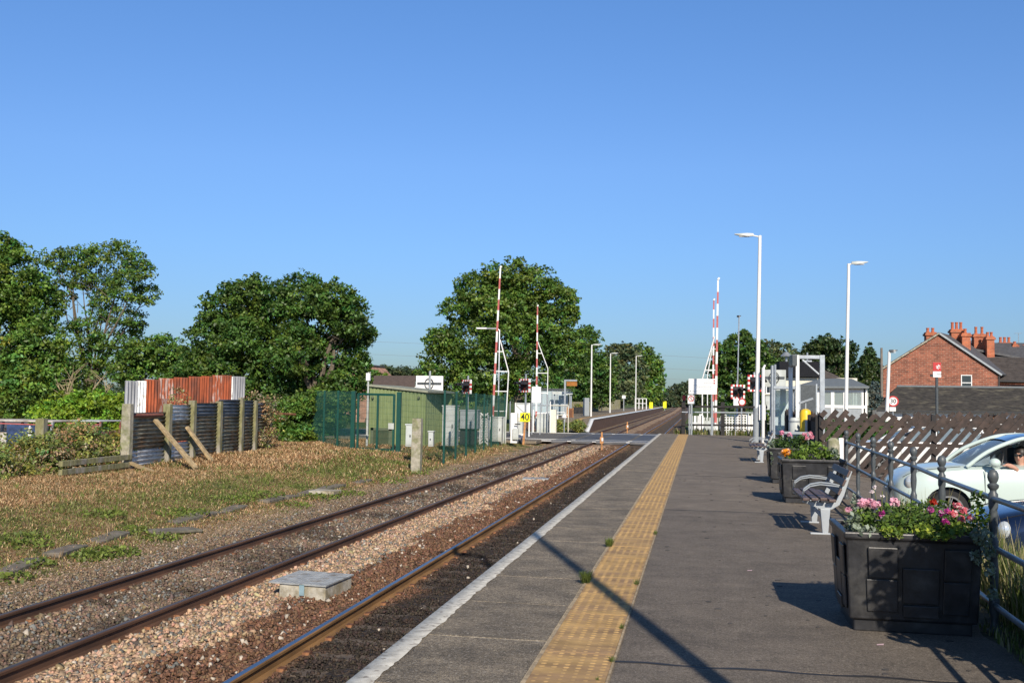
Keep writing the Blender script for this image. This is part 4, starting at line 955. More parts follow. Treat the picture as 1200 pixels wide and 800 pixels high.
me = bpy.data.meshes.new("wall"); me.from_pydata(V, [], F); me.materials.append(M['olive']); me.update(); link(bpy.data.objects.new("wall", me), hut)
mb = MB(); mb.prism([(xl-.12, Yh-.12, zl+.03), (xr+.12, Yh-.12, zr+.0), (xr+.12, Yb+.12, zr+.0), (xl-.12, Yb+.12, zl+.03)], (0,0,0.09)); mb.build("roof", mat('pale_hut_roof', (0.26,0.27,0.20), 0.7), hut)
mb = MB(); xd0 = XatY(432, Yh, 500); 
x0 = XatY(434, Yh, 520); x1 = XatY(459, Yh, 520); zt = W(445, 501, Yh).z
for (a, b, c, d) in ((x0, x1, zt-.12, zt), (x0, x0+.15, zb, zt), (x1-.15, x1, zb, zt)): mb.box(a, b, Yh-.045, Yh-.004, c, d)
mb.build("door_frame", M['olive_trim'], hut)
mb = MB(); mb.box(x0+.15, x1-.15, Yh-.018, Yh-.004, zb, zt-.12); mb.build("door", mat('olive_door', (0.055,0.07,0.035), 0.5), hut)
mb = MB()
for px in (437, 491): p = W(px, 466, Yh); mb.ball((p.x, Yh-.05, p.z), 0.07, 8, 6)
mb.build("vent_cap", M['olive_trim'], hut)
# green mesh fence
FC = [(G(364.6, 516.5, -0.68), 457), (G(413, 527, -0.70), 458), (G(466.5, 530, -0.72), 459), (G(520, 537, -0.80), 461), (G(591, 519, -0.95), 461)]
fence = thing("mesh_fence", "dark green welded mesh security fence around the hut and cabinets", "fence", (0,0,0))
def meshpanel(a, b, h, name, parent, sx=0.06, sz=0.24, w=0.006):
    """welded mesh wires as thin square bars"""
    d = (b-a); L_ = math.hypot(d.x, d.y); mb = MB(); n = int(L_/sx); u = Vector((d.x, d.y, 0)).normalized()
    for i in range(n+1):
        p = a.lerp(b, i/n); mb.bar(p + Vector((0,0,0.05)), p + Vector((0,0,h)), w, w, up=u)
    m = int(h/sz)
    for j in range(m+1):
        z = 0.05 + (h-0.1)*j/m; mb.bar(a + Vector((0,0,z)), b + Vector((0,0,z)), w, w)
    return mb.build(name, M['meshgreen'], parent)
def fpost(p, h, w, name="fence_upright", parent=None, m='meshgreen'):
    mb = MB(); mb.box(-w/2, w/2, -w/2, w/2, -0.2, h); return mb.build(name, M[m], parent or fence, loc=(p.x, p.y, p.z), bevel=0.004)
HF = 2.4
hts = [W(FC[i][0].x*0+px, FC[i][1], FC[i][0].y).z - FC[i][0].z for i, px in enumerate((364.6, 413, 466.5, 520, 591))]
for i in range(4):
    a, b = FC[i][0], FC[i+1][0]; h = (hts[i] + hts[i+1]) / 2; L_ = (b-a).length; nseg = max(1, round(L_/2.6))
    if i == 1: continue
    for s in range(nseg):
        pa, pb = a.lerp(b, s/nseg), a.lerp(b, (s+1)/nseg); meshpanel(pa, pb, h - 0.02, "mesh_panel", fence, 0.06 if i < 3 else 0.10, 0.24, 0.006 if i < 3 else 0.005)
        if s > 0 or i in (0, 3): fpost(pa, h, 0.08)
fpost(FC[4][0], hts[4], 0.08)
# back run of the fence behind the hut
bk = [Vector((FC[0][0].x, FC[0][0].y, -0.7)), Vector((FC[0][0].x+1.5, 58, -0.9)), Vector((FC[4][0].x-1.2, 58.0, -0.95)), FC[4][0]]
for a, b in ((bk[0], bk[1]), (bk[1], bk[2]), (bk[2], bk[3])):
    nseg = max(1, round((b-a).length/2.6))
    for s in range(nseg):
        pa, pb = a.lerp(b, s/nseg), a.lerp(b, (s+1)/nseg); meshpanel(pa, pb, 2.4, "mesh_panel", fence, 0.12); fpost(pa, 2.42, 0.07)
gate = thing("fence_gate", "green framed mesh gate in the security fence in front of the hut", "gate", (0,0,0))
a, b = FC[1][0], FC[2][0]; h = hts[1]
for p, s in ((a, 1), (b, -1)):
    fpost(p, h, 0.17, "gate_post", gate); u = (b-a).normalized()*s; q = p + u*0.25; fpost(q, h-0.1, 0.09, "gate_stile", gate)
mb = MB(); u = (b-a).normalized(); p, q = a + u*0.25, b - u*0.25
for z in (0.08, h-0.12): mb.bar(p + Vector((0,0,z)), q + Vector((0,0,z)), 0.09, 0.09)
mb.bar(p.lerp(q, .55) + Vector((0,0,0.08)), p.lerp(q, .55) + Vector((0,0,h-0.12)), 0.08, 0.08); mb.build("gate_rail", M['meshgreen'], gate)
meshpanel(p, q, h-0.1, "mesh_panel", gate)
mb = MB(); c = b - u*0.35; mb.box(c.x-.12, c.x+.12, c.y-.09, c.y-.03, c.z+.95, c.z+1.2); mb.build("lock_box", M['lightgrey'], gate)
# pole behind gate and cabinets
def pole_px(name, label, px, pt, Y, r, m, cat="pole", z0=None, group=None, n=10):
    t = W(px, pt, Y); zz = float(gh(t.x, Y)) if z0 is None else z0; mb = MB(); mb.tube([(0,0,-0.1), (0,0,t.z-zz)], r, n); o = mb.build(name, m, loc=(t.x, Y, zz), smooth=True)
    return tag(o, label, cat, group) if label else o
mast = thing("camera_mast", "slim grey pole with a small camera head in front of the hut", "mast", (XatY(431, 44.5), 44.5, -0.72)); hz = W(431.5, 437, 44.5).z + 0.72
mb = MB(); mb.tube([(0,0,-.1),(0,0,hz-.15)], [0.05,0.04], 8); mb.build("pole", M['lightgrey'], mast); mb = MB(); mb.box(-.09,.09,-.09,.09,hz-.35,hz); mb.build("camera_head", M['white'], mast, bevel=.02)
def cabinet(name, label, x0, x1, pt, Y, d, m, base_h=0.0, rz=0.0, pb=None, doors=1, cat="cabinet", group=None, legs=False, m2=None):
    a = W(x0, pt, Y); b = W(x1, pt, Y); zg = float(gh((a.x+b.x)/2, Y)); z0 = W(x0, pb, Y).z if pb else zg
    w_ = b.x - a.x; t = thing(name, label, cat, ((a.x+b.x)/2, Y + d/2, z0), rz, group); h = a.z - z0
    mb = MB(); mb.box(-w_/2, w_/2, -d/2, d/2, 0.0, h); mb.build("body", m, t, bevel=0.012)
    mb = MB(); mb.box(-w_/2-.03, w_/2+.03, -d/2-.03, d/2+.03, h, h+.05); mb.build("lid", m2 or m, t, bevel=0.01)
    for k in range(doors):
        xa = -w_/2 + .03 + k*(w_-.03)/doors; xb = xa + (w_-.03)/doors - .03; mb = MB(); mb.box(xa, xb, -d/2-.014, -d/2-.001, .06, h-.05); dr = mb.build("door", m, t, bevel=0.004)
        mb = MB(); mb.box(xb-.09, xb-.05, -d/2-.035, -d/2-.014, h*.45, h*.55); mb.build("handle", M['black'], dr)
    if False:
        for sx in (-1, 1):
            mb = MB(); mb.box(sx*w_*0.3-.03, sx*w_*0.3+.03, -.03, .03, zg-z0-.1, 0.0); mb.build("leg", M['galv'], t)
    return t
EQ = "trackside cabinets by the crossing"
cabinet("relay_cabinet", "tall pale grey cabinet nearest the hut inside the green fence", 518.5, 533, 476, 44.5, 0.8, M['lightgrey'], group=EQ, pb=522)
cabinet("relay_cabinet", "wide mid grey box raised on a dark base behind the fence", 539, 560, 481, 49, 0.6, M['greyp'], group=EQ, pb=502)
cabinet("relay_cabinet", "dark plinth box under the wide mid grey box", 539, 557, 503, 49.2, 0.5, M['black'], group=EQ, pb=521)
cabinet("relay_cabinet", "ribbed pale grey cabinet beside the fence end post", 577, 588, 489, 54.5, 0.5, M['lightgrey'], group=EQ, pb=517)
# small grey post boxes by the concrete post
cabinet("telephone_box", "small pale box on a stalk left of the concrete post", 475.5, 484, 498, 37.6, 0.25, M['lightgrey'], pb=523)
cabinet("meter_box", "narrow pale box on a stalk in front of the hut's dark side", 502, 507.5, 506, 39.2, 0.2, M['lightgrey'], pb=523)
# white lattice panel
lp = thing("lattice_panel", "upright white pierced concrete panel behind the green fence", "panel", (XatY(567.5, 53, 500), 53, -0.95)); zt = W(567, 485, 53).z + .95; w_ = 9.5*53/1200
mb = MB()
for k in range(9): z = 0.1 + k*(zt-.1)/9; mb.bar((-w_/2, 0, z), (w_/2, 0, z + (w_ if k < 8 else 0)), 0.05, 0.05, up=(0,1,0)); mb.bar((-w_/2, 0, z + (w_ if k < 8 else 0)), (w_/2, 0, z), 0.05, 0.05, up=(0,1,0))
mb.build("lattice", M['white'], lp); mb = MB()
for (a, b, c, d) in ((-w_/2-.04,-w_/2+.02,0,zt),(w_/2-.02,w_/2+.04,0,zt),(-w_/2-.04,w_/2+.04,zt-.05,zt+.01)): mb.box(a, b, -.05, .05, c, d)
mb.build("frame", M['white'], lp)
# concrete post by the track
post_px("concrete_post", "mossy square concrete post standing alone on the bank beside the track", 489, 490, 34.6, 0.33, 0.28, M['concrete'], None, lean=0.008, cat="post")

# ------------------------------------------------------------------ crossing equipment
red, wht = M['fadedred'], M['white']
def barrier(label, px_tip, py_tip, px_bot, py_bot, Y, side, stay, z0=-0.9, base=True):
    """raised boom with folded fence stay; stay = [(px,py)...] outline of the strut"""
    tip = W(px_tip, py_tip, Y); bot = W(px_bot, py_bot, Y); t = thing("crossing_barrier", label, "barrier", (bot.x, Y, z0), group="raised crossing barriers")
    o_ = Vector((bot.x, Y, z0)); a = bot - o_; b = tip - o_; L_ = (b-a).length; nb = max(6, int(L_/0.62)); 
    boom_m = MB()
    for k in range(nb):
        p = a.lerp(b, k/nb); q = a.lerp(b, (k+1)/nb); s = 1 - 0.35*k/nb
        boom_m.bar(p, q, 0.13*s, 0.09*s, mi=(k % 2))
    boom_m.bar(b, b + (b-a).normalized()*0.12 + Vector((0.06,0,0)), 0.14, 0.1, mi=1)
    boom_m.build("boom", [red, wht], t)
    mb = MB(); pts = [W(x, y, Y + 0.12) - o_ for x, y in stay]
    mb.tube(pts, 0.036, 6)
    zs = [p.z for p in pts]; 
    for yy in range(4):
        f = (yy + 0.6) / 4.3; z = pts[0].z + (pts[-1].z - pts[0].z) * f
        for i in range(len(pts)-1):
            if min(pts[i].z, pts[i+1].z) <= z <= max(pts[i].z, pts[i+1].z):
                g_ = (z - pts[i].z)/(pts[i+1].z - pts[i].z); q = pts[i].lerp(pts[i+1], g_); p = a.lerp(b, (z - a.z)/(b.z - a.z)); mb.bar(q, (p.x, p.y, z), 0.05, 0.05)
    mb.build("stay", wht, t, smooth=False)
    if base:
        mb = MB(); mb.box(-0.3*side-0.3, -0.3*side+0.3, -0.35, 0.35, 0, 1.15); mb.build("machine_housing", M['lightgrey'], t, bevel=0.04)
        mb = MB(); mb.bar(a, (a.x, a.y, 0.6), 0.2, 0.25); mb.bar(a + Vector((0,0,.1)), (a.x - 0.1*side, 0.1, -0.0), 0.1, 0.3); mb.build("counterweight_arm", wht, t, bevel=.01)
    return t
barrier("tallest raised red and white barrier, standing beside the green fence", 586.5, 314, 577.5, 488, 60, 1, [(586,398),(596,436),(592.5,498)])
barrier("raised barrier with white face behind the 40 speed sign", 630, 359, 628.5, 492, 77, -1, [(630,400),(642,432),(641,500)])
barrier("raised red and white barrier right of the white notice, the taller of two", 841.5, 328, 838.5, 497, 57, 1, [(837.5,394),(823,444),(823,500)])
barrier("raised barrier seen partly behind the taller right hand one", 836.5, 352, 835.5, 492, 72, 1, [(836,400),(829,440),(829,492)])
def signal_head(label, px, py, Y, yaw, wpx=18, hpx=16, pole_top=None, z0=-0.9, polepx=None, sgn=1):
    c = W(px, py, Y); t = thing("crossing_signal", label, "traffic light", (c.x, Y, z0), yaw, "road warning lights at the crossing"); h = c.z - z0
    w_ = wpx*Y/1200; hh = hpx*Y/1200; mb = MB(); mb.box(-w_/2, w_/2, -.03, .03, h-hh/2, h+hh/2); mb.build("backboard", M['black'], t)
    n = 8; mb = MB(); bw = 0.11
    for k in range(n):
        xa = -w_/2 - .02 + (w_+.04)*k/n; xb = xa + (w_+.04)/n; mi = k % 2
        mb.box(xa, xb, -.045, .045, h+hh/2-bw, h+hh/2, mi); mb.box(xa, xb, -.045, .045, h-hh/2, h-hh/2+bw, mi)
    m = 5
    for k in range(m):
        za = h-hh/2+bw + (hh-2*bw)*k/m; zb_ = za + (hh-2*bw)/m; mi = (k+1) % 2
        mb.box(-w_/2-.02, -w_/2+bw*0.8, -.044, .044, za, zb_, mi); mb.box(w_/2-bw*0.8, w_/2+.02, -.044, .044, za, zb_, mi)
    mb.build("striped_border", [M['red'], M['white']], t)
    for s in (-1, 1):
        mb = MB(); cc = Vector((s*w_*0.21, -0.05, h+0.08)); R_ = Matrix.Rotation(math.radians(90), 3, 'X')
        mb.lathe([(0.12, 0), (0.12, 0.02)], cc, 12, M=R_); lh = mb.build("lamp_lens", M['lamp_face'], t)
        mb = MB(); V=[]; F=[]
        for k in range(9):
            a = math.radians(-10 + 200*k/8); 
            for (yy, rr_) in ((0, .15), (-.6, .13)): V.append((cc.x + math.cos(a)*rr_, cc.y + yy, cc.z + math.sin(a)*rr_))
            for (yy, rr_) in ((0, .135), (-.6, .115)): V.append((cc.x + math.cos(a)*rr_, cc.y + yy, cc.z + math.sin(a)*rr_))
        for k in range(8):
            i = 4*k; F += [(i, i+1, i+5, i+4), (i+2, i+6, i+7, i+3), (i+1, i+3, i+7, i+5)]
        mb.add(V, F); mb.build("lamp_hood", M['black'], t)
    mb = MB(); mb.lathe([(0.11,0),(0.11,.02)], Vector((0,-.05,h-hh*0.24)), 12, M=Matrix.Rotation(math.radians(90), 3, 'X')); mb.build("amber_lens", M['lamp_face'], t)
    pt = (W(px, pole_top, Y).z - z0) if pole_top else h + hh/2
    mb = MB(); mb.tube([(0,.09,-.1),(0,.09,pt)], 0.06, 8); mb.build("pole", M['galv'], t, smooth=True)
    return t
signal_head("striped warning light above the white gate beside the 40 sign", 615, 451.5, 62, math.radians(-36), 17, 16, 438)
signal_head("striped warning light half hidden behind the green fence by the sign board", 547, 453, 60, math.radians(-42), 17, 17, 440)
signal_head("striped warning light left of the tall white platform lamp", 864.5, 459, 58, math.radians(20), 16, 16.5, 446)
signal_head("striped warning light directly behind the tall white platform lamp", 885, 449, 56, math.radians(30), 19, 19, 436)

# back of traffic sign beside the hut roof
def sign_back(name, label, x0, x1, y0, y1, Y, bar=True, z0=-0.9, face='white', ring=True, polepx=None, top=None):
    a = W(x0, y0, Y); b = W(x1, y1, Y); cx_ = (a.x+b.x)/2; t = thing(name, label, "sign", (cx_, Y, z0)); w_ = b.x-a.x; h1 = a.z-z0; h0 = b.z-z0; hm = (h0+h1)/2
    mb = MB(); mb.box(-w_/2, w_/2, 0, .03, h0, h1); mb.build("sign_board", M[face], t, bevel=.01)
    mb = MB(); mb.box(-w_*0.44, w_*0.44, -.06, -.002, hm-.02, hm+.09); mb.build("mounting_bar", M['dgrey'], t)
    if ring:
        mb = MB(); pts = [(0.25*math.cos(k*math.pi/10), -.09, hm + 0.02 + 0.30*math.sin(k*math.pi/10)) for k in range(21)]; mb.tube(pts, 0.022, 5, cap=False); mb.build("bracket_ring", M['black'], t)
    mb = MB(); mb.tube([(0.05,-.1,-.1),(0.05,-.1,h1 + 0.28)], 0.065, 8); mb.build("pole", M['galv'], t, smooth=True)
    return t
sign_back("road_sign", "white backed sign with dark bar and ring above the hut's right end", 487.5, 519, 440, 459.5, 58)
sign_back("road_sign", "grey backed sign with black ring beside the tall white platform lamp", 893, 921, 433, 453, 56, face='lightgrey')

# 40 speed sign on a yellow post
FONT_OBJS = []
def text(name, s, size, loc, m, parent, rx=math.radians(90), rz=0.0, ext=0.004, align='CENTER', sx=1.0):
    c = bpy.data.curves.new(name, 'FONT'); c.body = s; c.size = size; c.extrude = ext; c.align_x = align; c.align_y = 'CENTER'; c.materials.append(m); c.offset = size*0.012
    tmp = bpy.data.objects.new("tmp", c); col.objects.link(tmp); dg_ = bpy.context.evaluated_depsgraph_get()
    me = bpy.data.meshes.new_from_object(tmp.evaluated_get(dg_)); bpy.data.objects.remove(tmp)
    o = bpy.data.objects.new(name, me); link(o, parent); o.location = loc; o.rotation_euler = (rx, 0, rz); o.scale = (sx, 1, 1); return o
p = G(613.5, 521, -0.95); sp = thing("speed_sign", "yellow square sign reading 40 on a slim yellow post", "speed sign", (p.x, p.y, -0.95)); h0 = W(615, 494, p.y).z + .95; h1 = W(615, 483.5, p.y).z + .95
mb = MB(); mb.bar((-.02,.06,0), (.10,.06,h0+.5), 0.11, 0.05); mb.build("post", M['orange'], sp)
mb = MB(); mb.box(-.22,.33,0,.025,h0,h1); mb.build("sign_board", M['signyellow'], sp); text("numerals", "40", 0.52, (0.055, -.006, (h0+h1)/2), M['black'], sp, sx=0.9)
# small machine with buff cap, white cabinets
def simple(name, label, cat, parts, loc, rz=0.0, group=None):
    t = thing(name, label, cat, loc, rz, group)
    for (nm, m, boxes) in parts:
        mb = MB()
        for bx in boxes: mb.box(*bx)
        mb.build(nm, m, t, bevel=0.015)
    return t
p = G(608, 518, -0.92); s_ = p.y/1200
simple("barrier_machine", "cream capped grey machine on legs at the foot of the 40 sign", "crossing machine", [("body", M['lightgrey'], [(-.25,.25,-.3,.3,.5,1.2)]), ("cap", M['cream'], [(-.28,.28,-.33,.33,1.2,1.42)]), ("skirt", M['white'], [(-.3,.3,-.32,.32,.25,.5)]), ("leg", M['galv'], [(-.2,-.12,-.1,.1,0,.25),(.12,.2,-.1,.1,0,.25)])], (p.x, p.y, -0.92))
p = G(602, 521, -0.92); simple("control_pedestal", "tall slim white pedestal left of the cream capped machine", "cabinet", [("body", M['white'], [(-.16,.2,-.2,.2,.1,1.72)]), ("box", M['lightgrey'], [(0.0,.3,-.35,-.2,.3,.9)]), ("bracket", M['black'], [(.1,.42,-.42,-.36,1.1,1.16)])], (p.x, p.y, -0.92))
p = W(612, 492, 66); simple("wicket_gate", "white braced timber gate behind the 40 sign", "gate", [("gate_board", M['white'], [(-.42,.42,0,.05,1.25,2.3-0.05)])], (p.x, 66, -0.95), group=None)
g_ = bpy.data.objects["wicket_gate"]; mb = MB(); mb.bar((-.4,-.02,2.1), (.38,-.02,1.4), .06, .03, up=(0,1,0)); mb.box(-.42,.42,-.03,-.002,2.15,2.25); mb.build("brace", M['lightgrey'], g_); mb = MB(); mb.box(-.5,-.42,0,.1,0,2.25); mb.box(.42,.5,0,.1,0,2.25); mb.build("gate_post", M['white'], g_)
p = G(636, 507, -0.95); simple("relay_cabinet", "pale grey ribbed cabinet on the far side of the road", "cabinet", [("body", M['lightgrey'], [(-.26*1.6,.26*1.6,-.3,.3,0.05,1.4)]), ("lid", M['white'], [(-.45,.45,-.33,.33,1.4,1.46)]), ("plinth", M['concrete'], [(-.45,.45,-.33,.33,0,.05)])], (p.x, p.y, -0.95), group=EQ)
p = G(648.5, 508, -0.95); simple("pitted_pillar", "cream pierced block pillar beside the road's far side", "pillar", [("body", M['cream'], [(-.2,.2,-.2,.2,0,1.75)])], (p.x, p.y, -0.95))
p = G(668, 502, -0.95); simple("brown_board", "rust brown upright board before the far platform ramp", "board", [("board", M['rust'], [(-.22,.22,0,.06,.2,1.75)]), ("frame_post", M['orange'], [(-.32,-.22,0,.08,0,1.85),(.22,.27,0,.08,0,1.8)])], (p.x, p.y, -0.95))
# white posts near
for (px, pt, pb, lab) in ((624.5,480,507,"white post immediately right of the 40 sign"),(605,474,500,"white post left of the braced white gate"),(653,486,505,"stubby white post in front of the far shelter")):
    p = G(px, pb, -0.95); hh = W(px, pt, p.y).z + .95; mb = MB(); mb.box(-.07,.07,-.07,.07,-.1,hh); o = mb.build("white_post", M['white'], loc=(p.x, p.y, -.95), bevel=.01); tag(o, lab, "post", "white posts across the road")
# orange and white track post markers
for (px, pb, pt, lab) in ((705,527,506,"rusty orange marker post standing between the tracks before the road"),(735,507,494,"rusty orange marker post between the tracks beyond the road")):
    p = G(px, pb, -1.0); h = W(px, pt, p.y).z + 1.0; t = thing("marker_post", lab, "marker post", (p.x, p.y, -1.0), group="marker posts between the tracks"); mb = MB(); mb.tube([(0,0,0),(0,0,h)], .05, 8); mb.build("post", M['orange'], t)
    mb = MB(); mb.box(-.09,.09,-.08,.08,h*.35,h*.72); mb.build("marker_box", M['orange'], t, bevel=.02); mb = MB(); mb.box(.0,.085,-.1,-.08,h*.5,h*.68); mb.build("reflector", M['white'], t)
# track drainage / catch pit covers
p = G(366, 702, -1.02); cp = thing("catch_pit", "raised concrete chamber with sloping galvanised tread cover beside the near rail", "chamber", (0,0,0))
c1, c2, c3, c4 = G(343, 699.5, -1.0), G(381, 702, -1.0), G(414.5, 687, -1.0), G(375, 686, -1.0)
c1 = G(318, 697, -1.0); 
u = (c3 - c2); v = (c1 - c2); v = Vector((v.x, v.y, 0)); u = Vector((u.x, u.y, 0)); bx = c2
hgt = W(381, 687, c2.y).z + 1.05
mb = MB(); P0 = Vector((bx.x, bx.y, -1.1)); v = v.normalized()*0.66; u = u.normalized()*0.86
mb.prism([P0, P0+u, P0+u+v, P0+v], (0,0,hgt+0.05)); mb.build("chamber_wall", M['concrete_l'], cp, bevel=0.01)
mb = MB(); zt = -1.05+hgt; q = Vector((bx.x, bx.y, zt)) - u*0.03 - v*0.03; uu = u*1.06; vv = v*1.25
mb.prism([q, q+uu, q+uu+vv, q+vv], (0,0,0.018)); tr = mat('galvanised_tread_plate', (0.40,0.41,0.40), 0.55, 0.3, var=0.2, vscale=8, c2=(0.25,0.21,0.16), cscale=5, cthr=(0.55,0.7)); mb.build("cover_plate", tr, cp)
mb = MB(); n1 = 26; n2 = 22
for i in range(n1):
    for j in range(n2):
        c = q + uu*((i+.5)/n1) + vv*((j+.5)/n2) + Vector((0,0,.018)); s = 1 if (i+j) % 2 else -1; d = (uu.normalized()*s + vv.normalized())*.011; mb.bar(c-d, c+d, .005, .004)
mb.build("tread_pattern", tr, cp)
mb = MB(); c = q + vv*0.42 + u*0 ; mb.box(-.035,.035,-.012,0,-.13,0.012, M=Matrix.Translation(c) @ Matrix.Rotation(math.atan2(v.y, v.x), 4, 'Z')); mb.build("hasp", mat('pale_blue_hasp', (0.35,0.5,0.55), 0.4, 0.4), cp)
p = G(628, 561.5, -1.02); mb = MB(); mb.box(-.42,.42,-.35,.35,-.05,.035); o = mb.build("cover_plate", tr, loc=(p.x, p.y, -1.01), bevel=.005); o.rotation_euler=(0,0,.1); o.name = "drain_cover"; tag(o, "flat galvanised cover flush in the ballast farther along the track", "drain cover")

# more small fittings around the far corner of the crossing
p = W(628.5, 462, 70); mb = MB(); mb.box(-.32,.32,0,.06, W(628,472,70).z+.95, W(628,453,70).z+.95); o = mb.build("white_backboard", M['white'], loc=(p.x, 70, -.95), bevel=.01); tag(o, "white board on posts between the 40 sign and the far shelter", "board")
for s_ in (-.28,.28): mb = MB(); mb.box(s_-.03, s_+.03, .06,.12, 0, W(628,455,70).z+.95); mb.build("post", M['galv'], o)
hr = thing("handrail", "buff and white pipe handrails beside the far shelter at the crossing", "handrail", (0,0,0))
for (xa, xb, py, Y, m_) in ((645,666,475,80,'cream'),(652,666,486,79,'cream'),(640,662,483,82,'white')):
    a, b = W(xa,py,Y), W(xb,py,Y); mb = MB(); mb.tube([a,b],.035,6); mb.build("rail", M[m_], hr)
    for q in (a, b): mb = MB(); mb.tube([(q.x,q.y,-.95),(q.x,q.y,q.z)], .035, 6); mb.build("post", M[m_], hr)
p = G(661, 507, -.95); t = thing("white_pedestal", "white capped pedestal post in front of the brown board", "post", (p.x, p.y, -.95)); h = W(661, 488, p.y).z + .95
mb = MB(); mb.tube([(0,0,0),(0,0,h)], .05, 8); mb.build("stem", M['galv'], t); mb = MB(); mb.lathe([(.18,0),(.2,.05),(.05,.3)], (0,0,h-.1), 12); mb.build("cap", M['white'], t)
for (px, py, lab, k) in ((654,496,"small weedy shrub at the foot of the far crossing posts",1),(676,498,"olive shrub growing before the far platform ramp",1.15)):
    q = W(px, py, 79.5); t = thing("low_shrub", lab, "shrub", (q.x, 79.5, -.95)); crown("foliage", [((0,0,.5), .4*k, .45), ((.3*k,0,.35), .35*k, .35)], .07, 'bramble', 400+int(k*10), t, .9)
for (px, pt, pb, lab) in ((598,470,500,"thin grey post right of the fence end, before the white pedestal"),(642,462,505,"slim grey pole left of the far shelter"),(645,470,504,"slim white pole beside the far shelter's left end")):
    q = W(px, pt, 74); mb = MB(); mb.tube([(0,0,0),(0,0,q.z+.95)], .04, 6); o = mb.build("slim_pole", M['galv' if 'grey' in lab else 'white'], loc=(q.x, 74, -.95)); tag(o, lab, "pole")
# palisade panels at the compound's crossing end
pf = thing("grey_palisade", "short run of pale grey palisade behind the ribbed cabinet", "fence", (0,0,0)); Yq = 56
for px in range(573, 594, 2):
    x = XatY(px, Yq); mb = MB(); mb.box(x-.03, x+.03, Yq, Yq+.02, -.95, W(px, 488, Yq).z); mb.build("pale", M['lightgrey'], pf)
# ------------------------------------------------------------------ lamps and platform furniture
def lamp(name, label, px, pytop, Y, z0, headdir, group, base=True, r=0.07, m='white_post', head=0.75, arm=0.25, basepx=None, headm='lightgrey', cat="street lamp"):
    t3 = W(px, pytop, Y); x0 = t3.x; t = thing(name, label, cat, (x0, Y, z0), group=group); h = t3.z - z0
    bx = (XatY(basepx, Y, 510) - x0) if basepx else 0.0
    mb = MB(); b0 = 1.35 if base else 0
    mb.tube([(bx*(1-b0/h),0,b0), (0,0,h-.25), (0,0,h)], [r, r*0.72, r*0.72], 12); mb.build("pole", M[m], t, smooth=True)
    if base:
        mb = MB(); mb.tube([(bx,0,-.02), (bx*(1-b0/h),0,b0+.01)], r*1.6, 12); mb.build("pole_base", M['greyp'], t, smooth=True)
    d = headdir; mb = MB()
    mb.tube([(0,0,h-.06), (d*arm,0,h+.0), (d*(arm+.1),0,h+.02)], [.03,.03,.03], 8)
    mb.build("arm", M[m], t, smooth=True)
    mb = MB(); a = d*arm; b = d*(arm+head)
    V = []
    for (xx, w_, t0, t1) in ((a, .07, -.05, .05), (a+(b-a)*.35, .14, -.06, .06), (a+(b-a)*.8, .12, -.01, .05), (b, .06, .025, .045)):
        V += [(xx,-w_,h+.03+t0),(xx,w_,h+.03+t0),(xx,w_*.8,h+.03+t1),(xx,-w_*.8,h+.03+t1)]
    F = [(3,2,1,0),(12,13,14,15)]
    for i in range(3):
        for j in range(4): F.append((4*i+j, 4*i+(j+1)%4, 4*i+4+(j+1)%4, 4*i+4+j))
    mb.add(V, F); o = mb.build("lamp_head", M[headm], t, smooth=True)
    mb = MB(); mb.box(min(a+(b-a)*.2, a+(b-a)*.75), max(a+(b-a)*.2, a+(b-a)*.75), -.09, .09, h-.045, h-.025); mb.build("lamp_glass", M['white'], t)
    return t
LG = "white platform and car park lamps"
lamp("street_lamp", "tallest white lamp standing on the platform, head pointing left over the tracks", 890.5, 276, 41.9, 0.0, -1, LG, True, 0.09, basepx=886.5)
lamp("street_lamp", "tall white car park lamp behind the slatted fence, head pointing right", 994.5, 309, 44, -0.42, 1, LG, False, 0.085, basepx=990.5, head=.65, arm=.12)
lamp("street_lamp", "short white lamp with small dark floodlight beside the 30 sign", 1042, 412, 47, -0.42, 1, LG, False, 0.09, basepx=1037.5, headm='dgrey', head=.35, arm=.0)
lamp("street_lamp", "grey road lamp with small black T shaped head behind the right hand barriers", 866, 371, 75, -0.95, 1, None, False, 0.06, m='galv', headm='black', head=.3, arm=-.15, basepx=863)
# the lamp whose shadow crosses the platform (stands behind the viewpoint)
t = lamp("street_lamp", "white platform lamp behind the viewpoint whose long shadow crosses the yellow paving", 888, 250, 39.4, 0.0, -1, None, True, 0.09)
t.location = (1.7, 1.42, 0); t.scale = (.8, .8, 1.03)
FL = "lamps on the far platform"
for (px, pt, Y, lab) in ((693.5, 404, 96, "nearest and tallest lamp on the far platform"), (715.5, 414, 125, "middle lamp on the far platform"), (745.5, 417, 150, "farthest lamp on the far platform, by the white end rails")):
    lamp("street_lamp", lab, px, pt, Y, 0.0, 1, FL, False, 0.085, m='white_post', head=.8, arm=.15)
# lamp head poking left from behind the tallest left barrier
lt = thing("street_lamp", "grey lamp arm reaching left behind the tallest barrier", "street lamp", (XatY(584, 66), 66, -0.95)); h = W(575, 385, 66).z + .95
mb = MB(); mb.tube([(0,0,0),(0,0,h-.1),(-.15,0,h),(-.9,0,h)], .05, 8); mb.build("pole", M['galv'], lt, smooth=True); mb = MB(); mb.box(-1.55,-.85,-.12,.12,h-.04,h+.07); mb.build("lamp_head", M['white'], lt, bevel=.03)

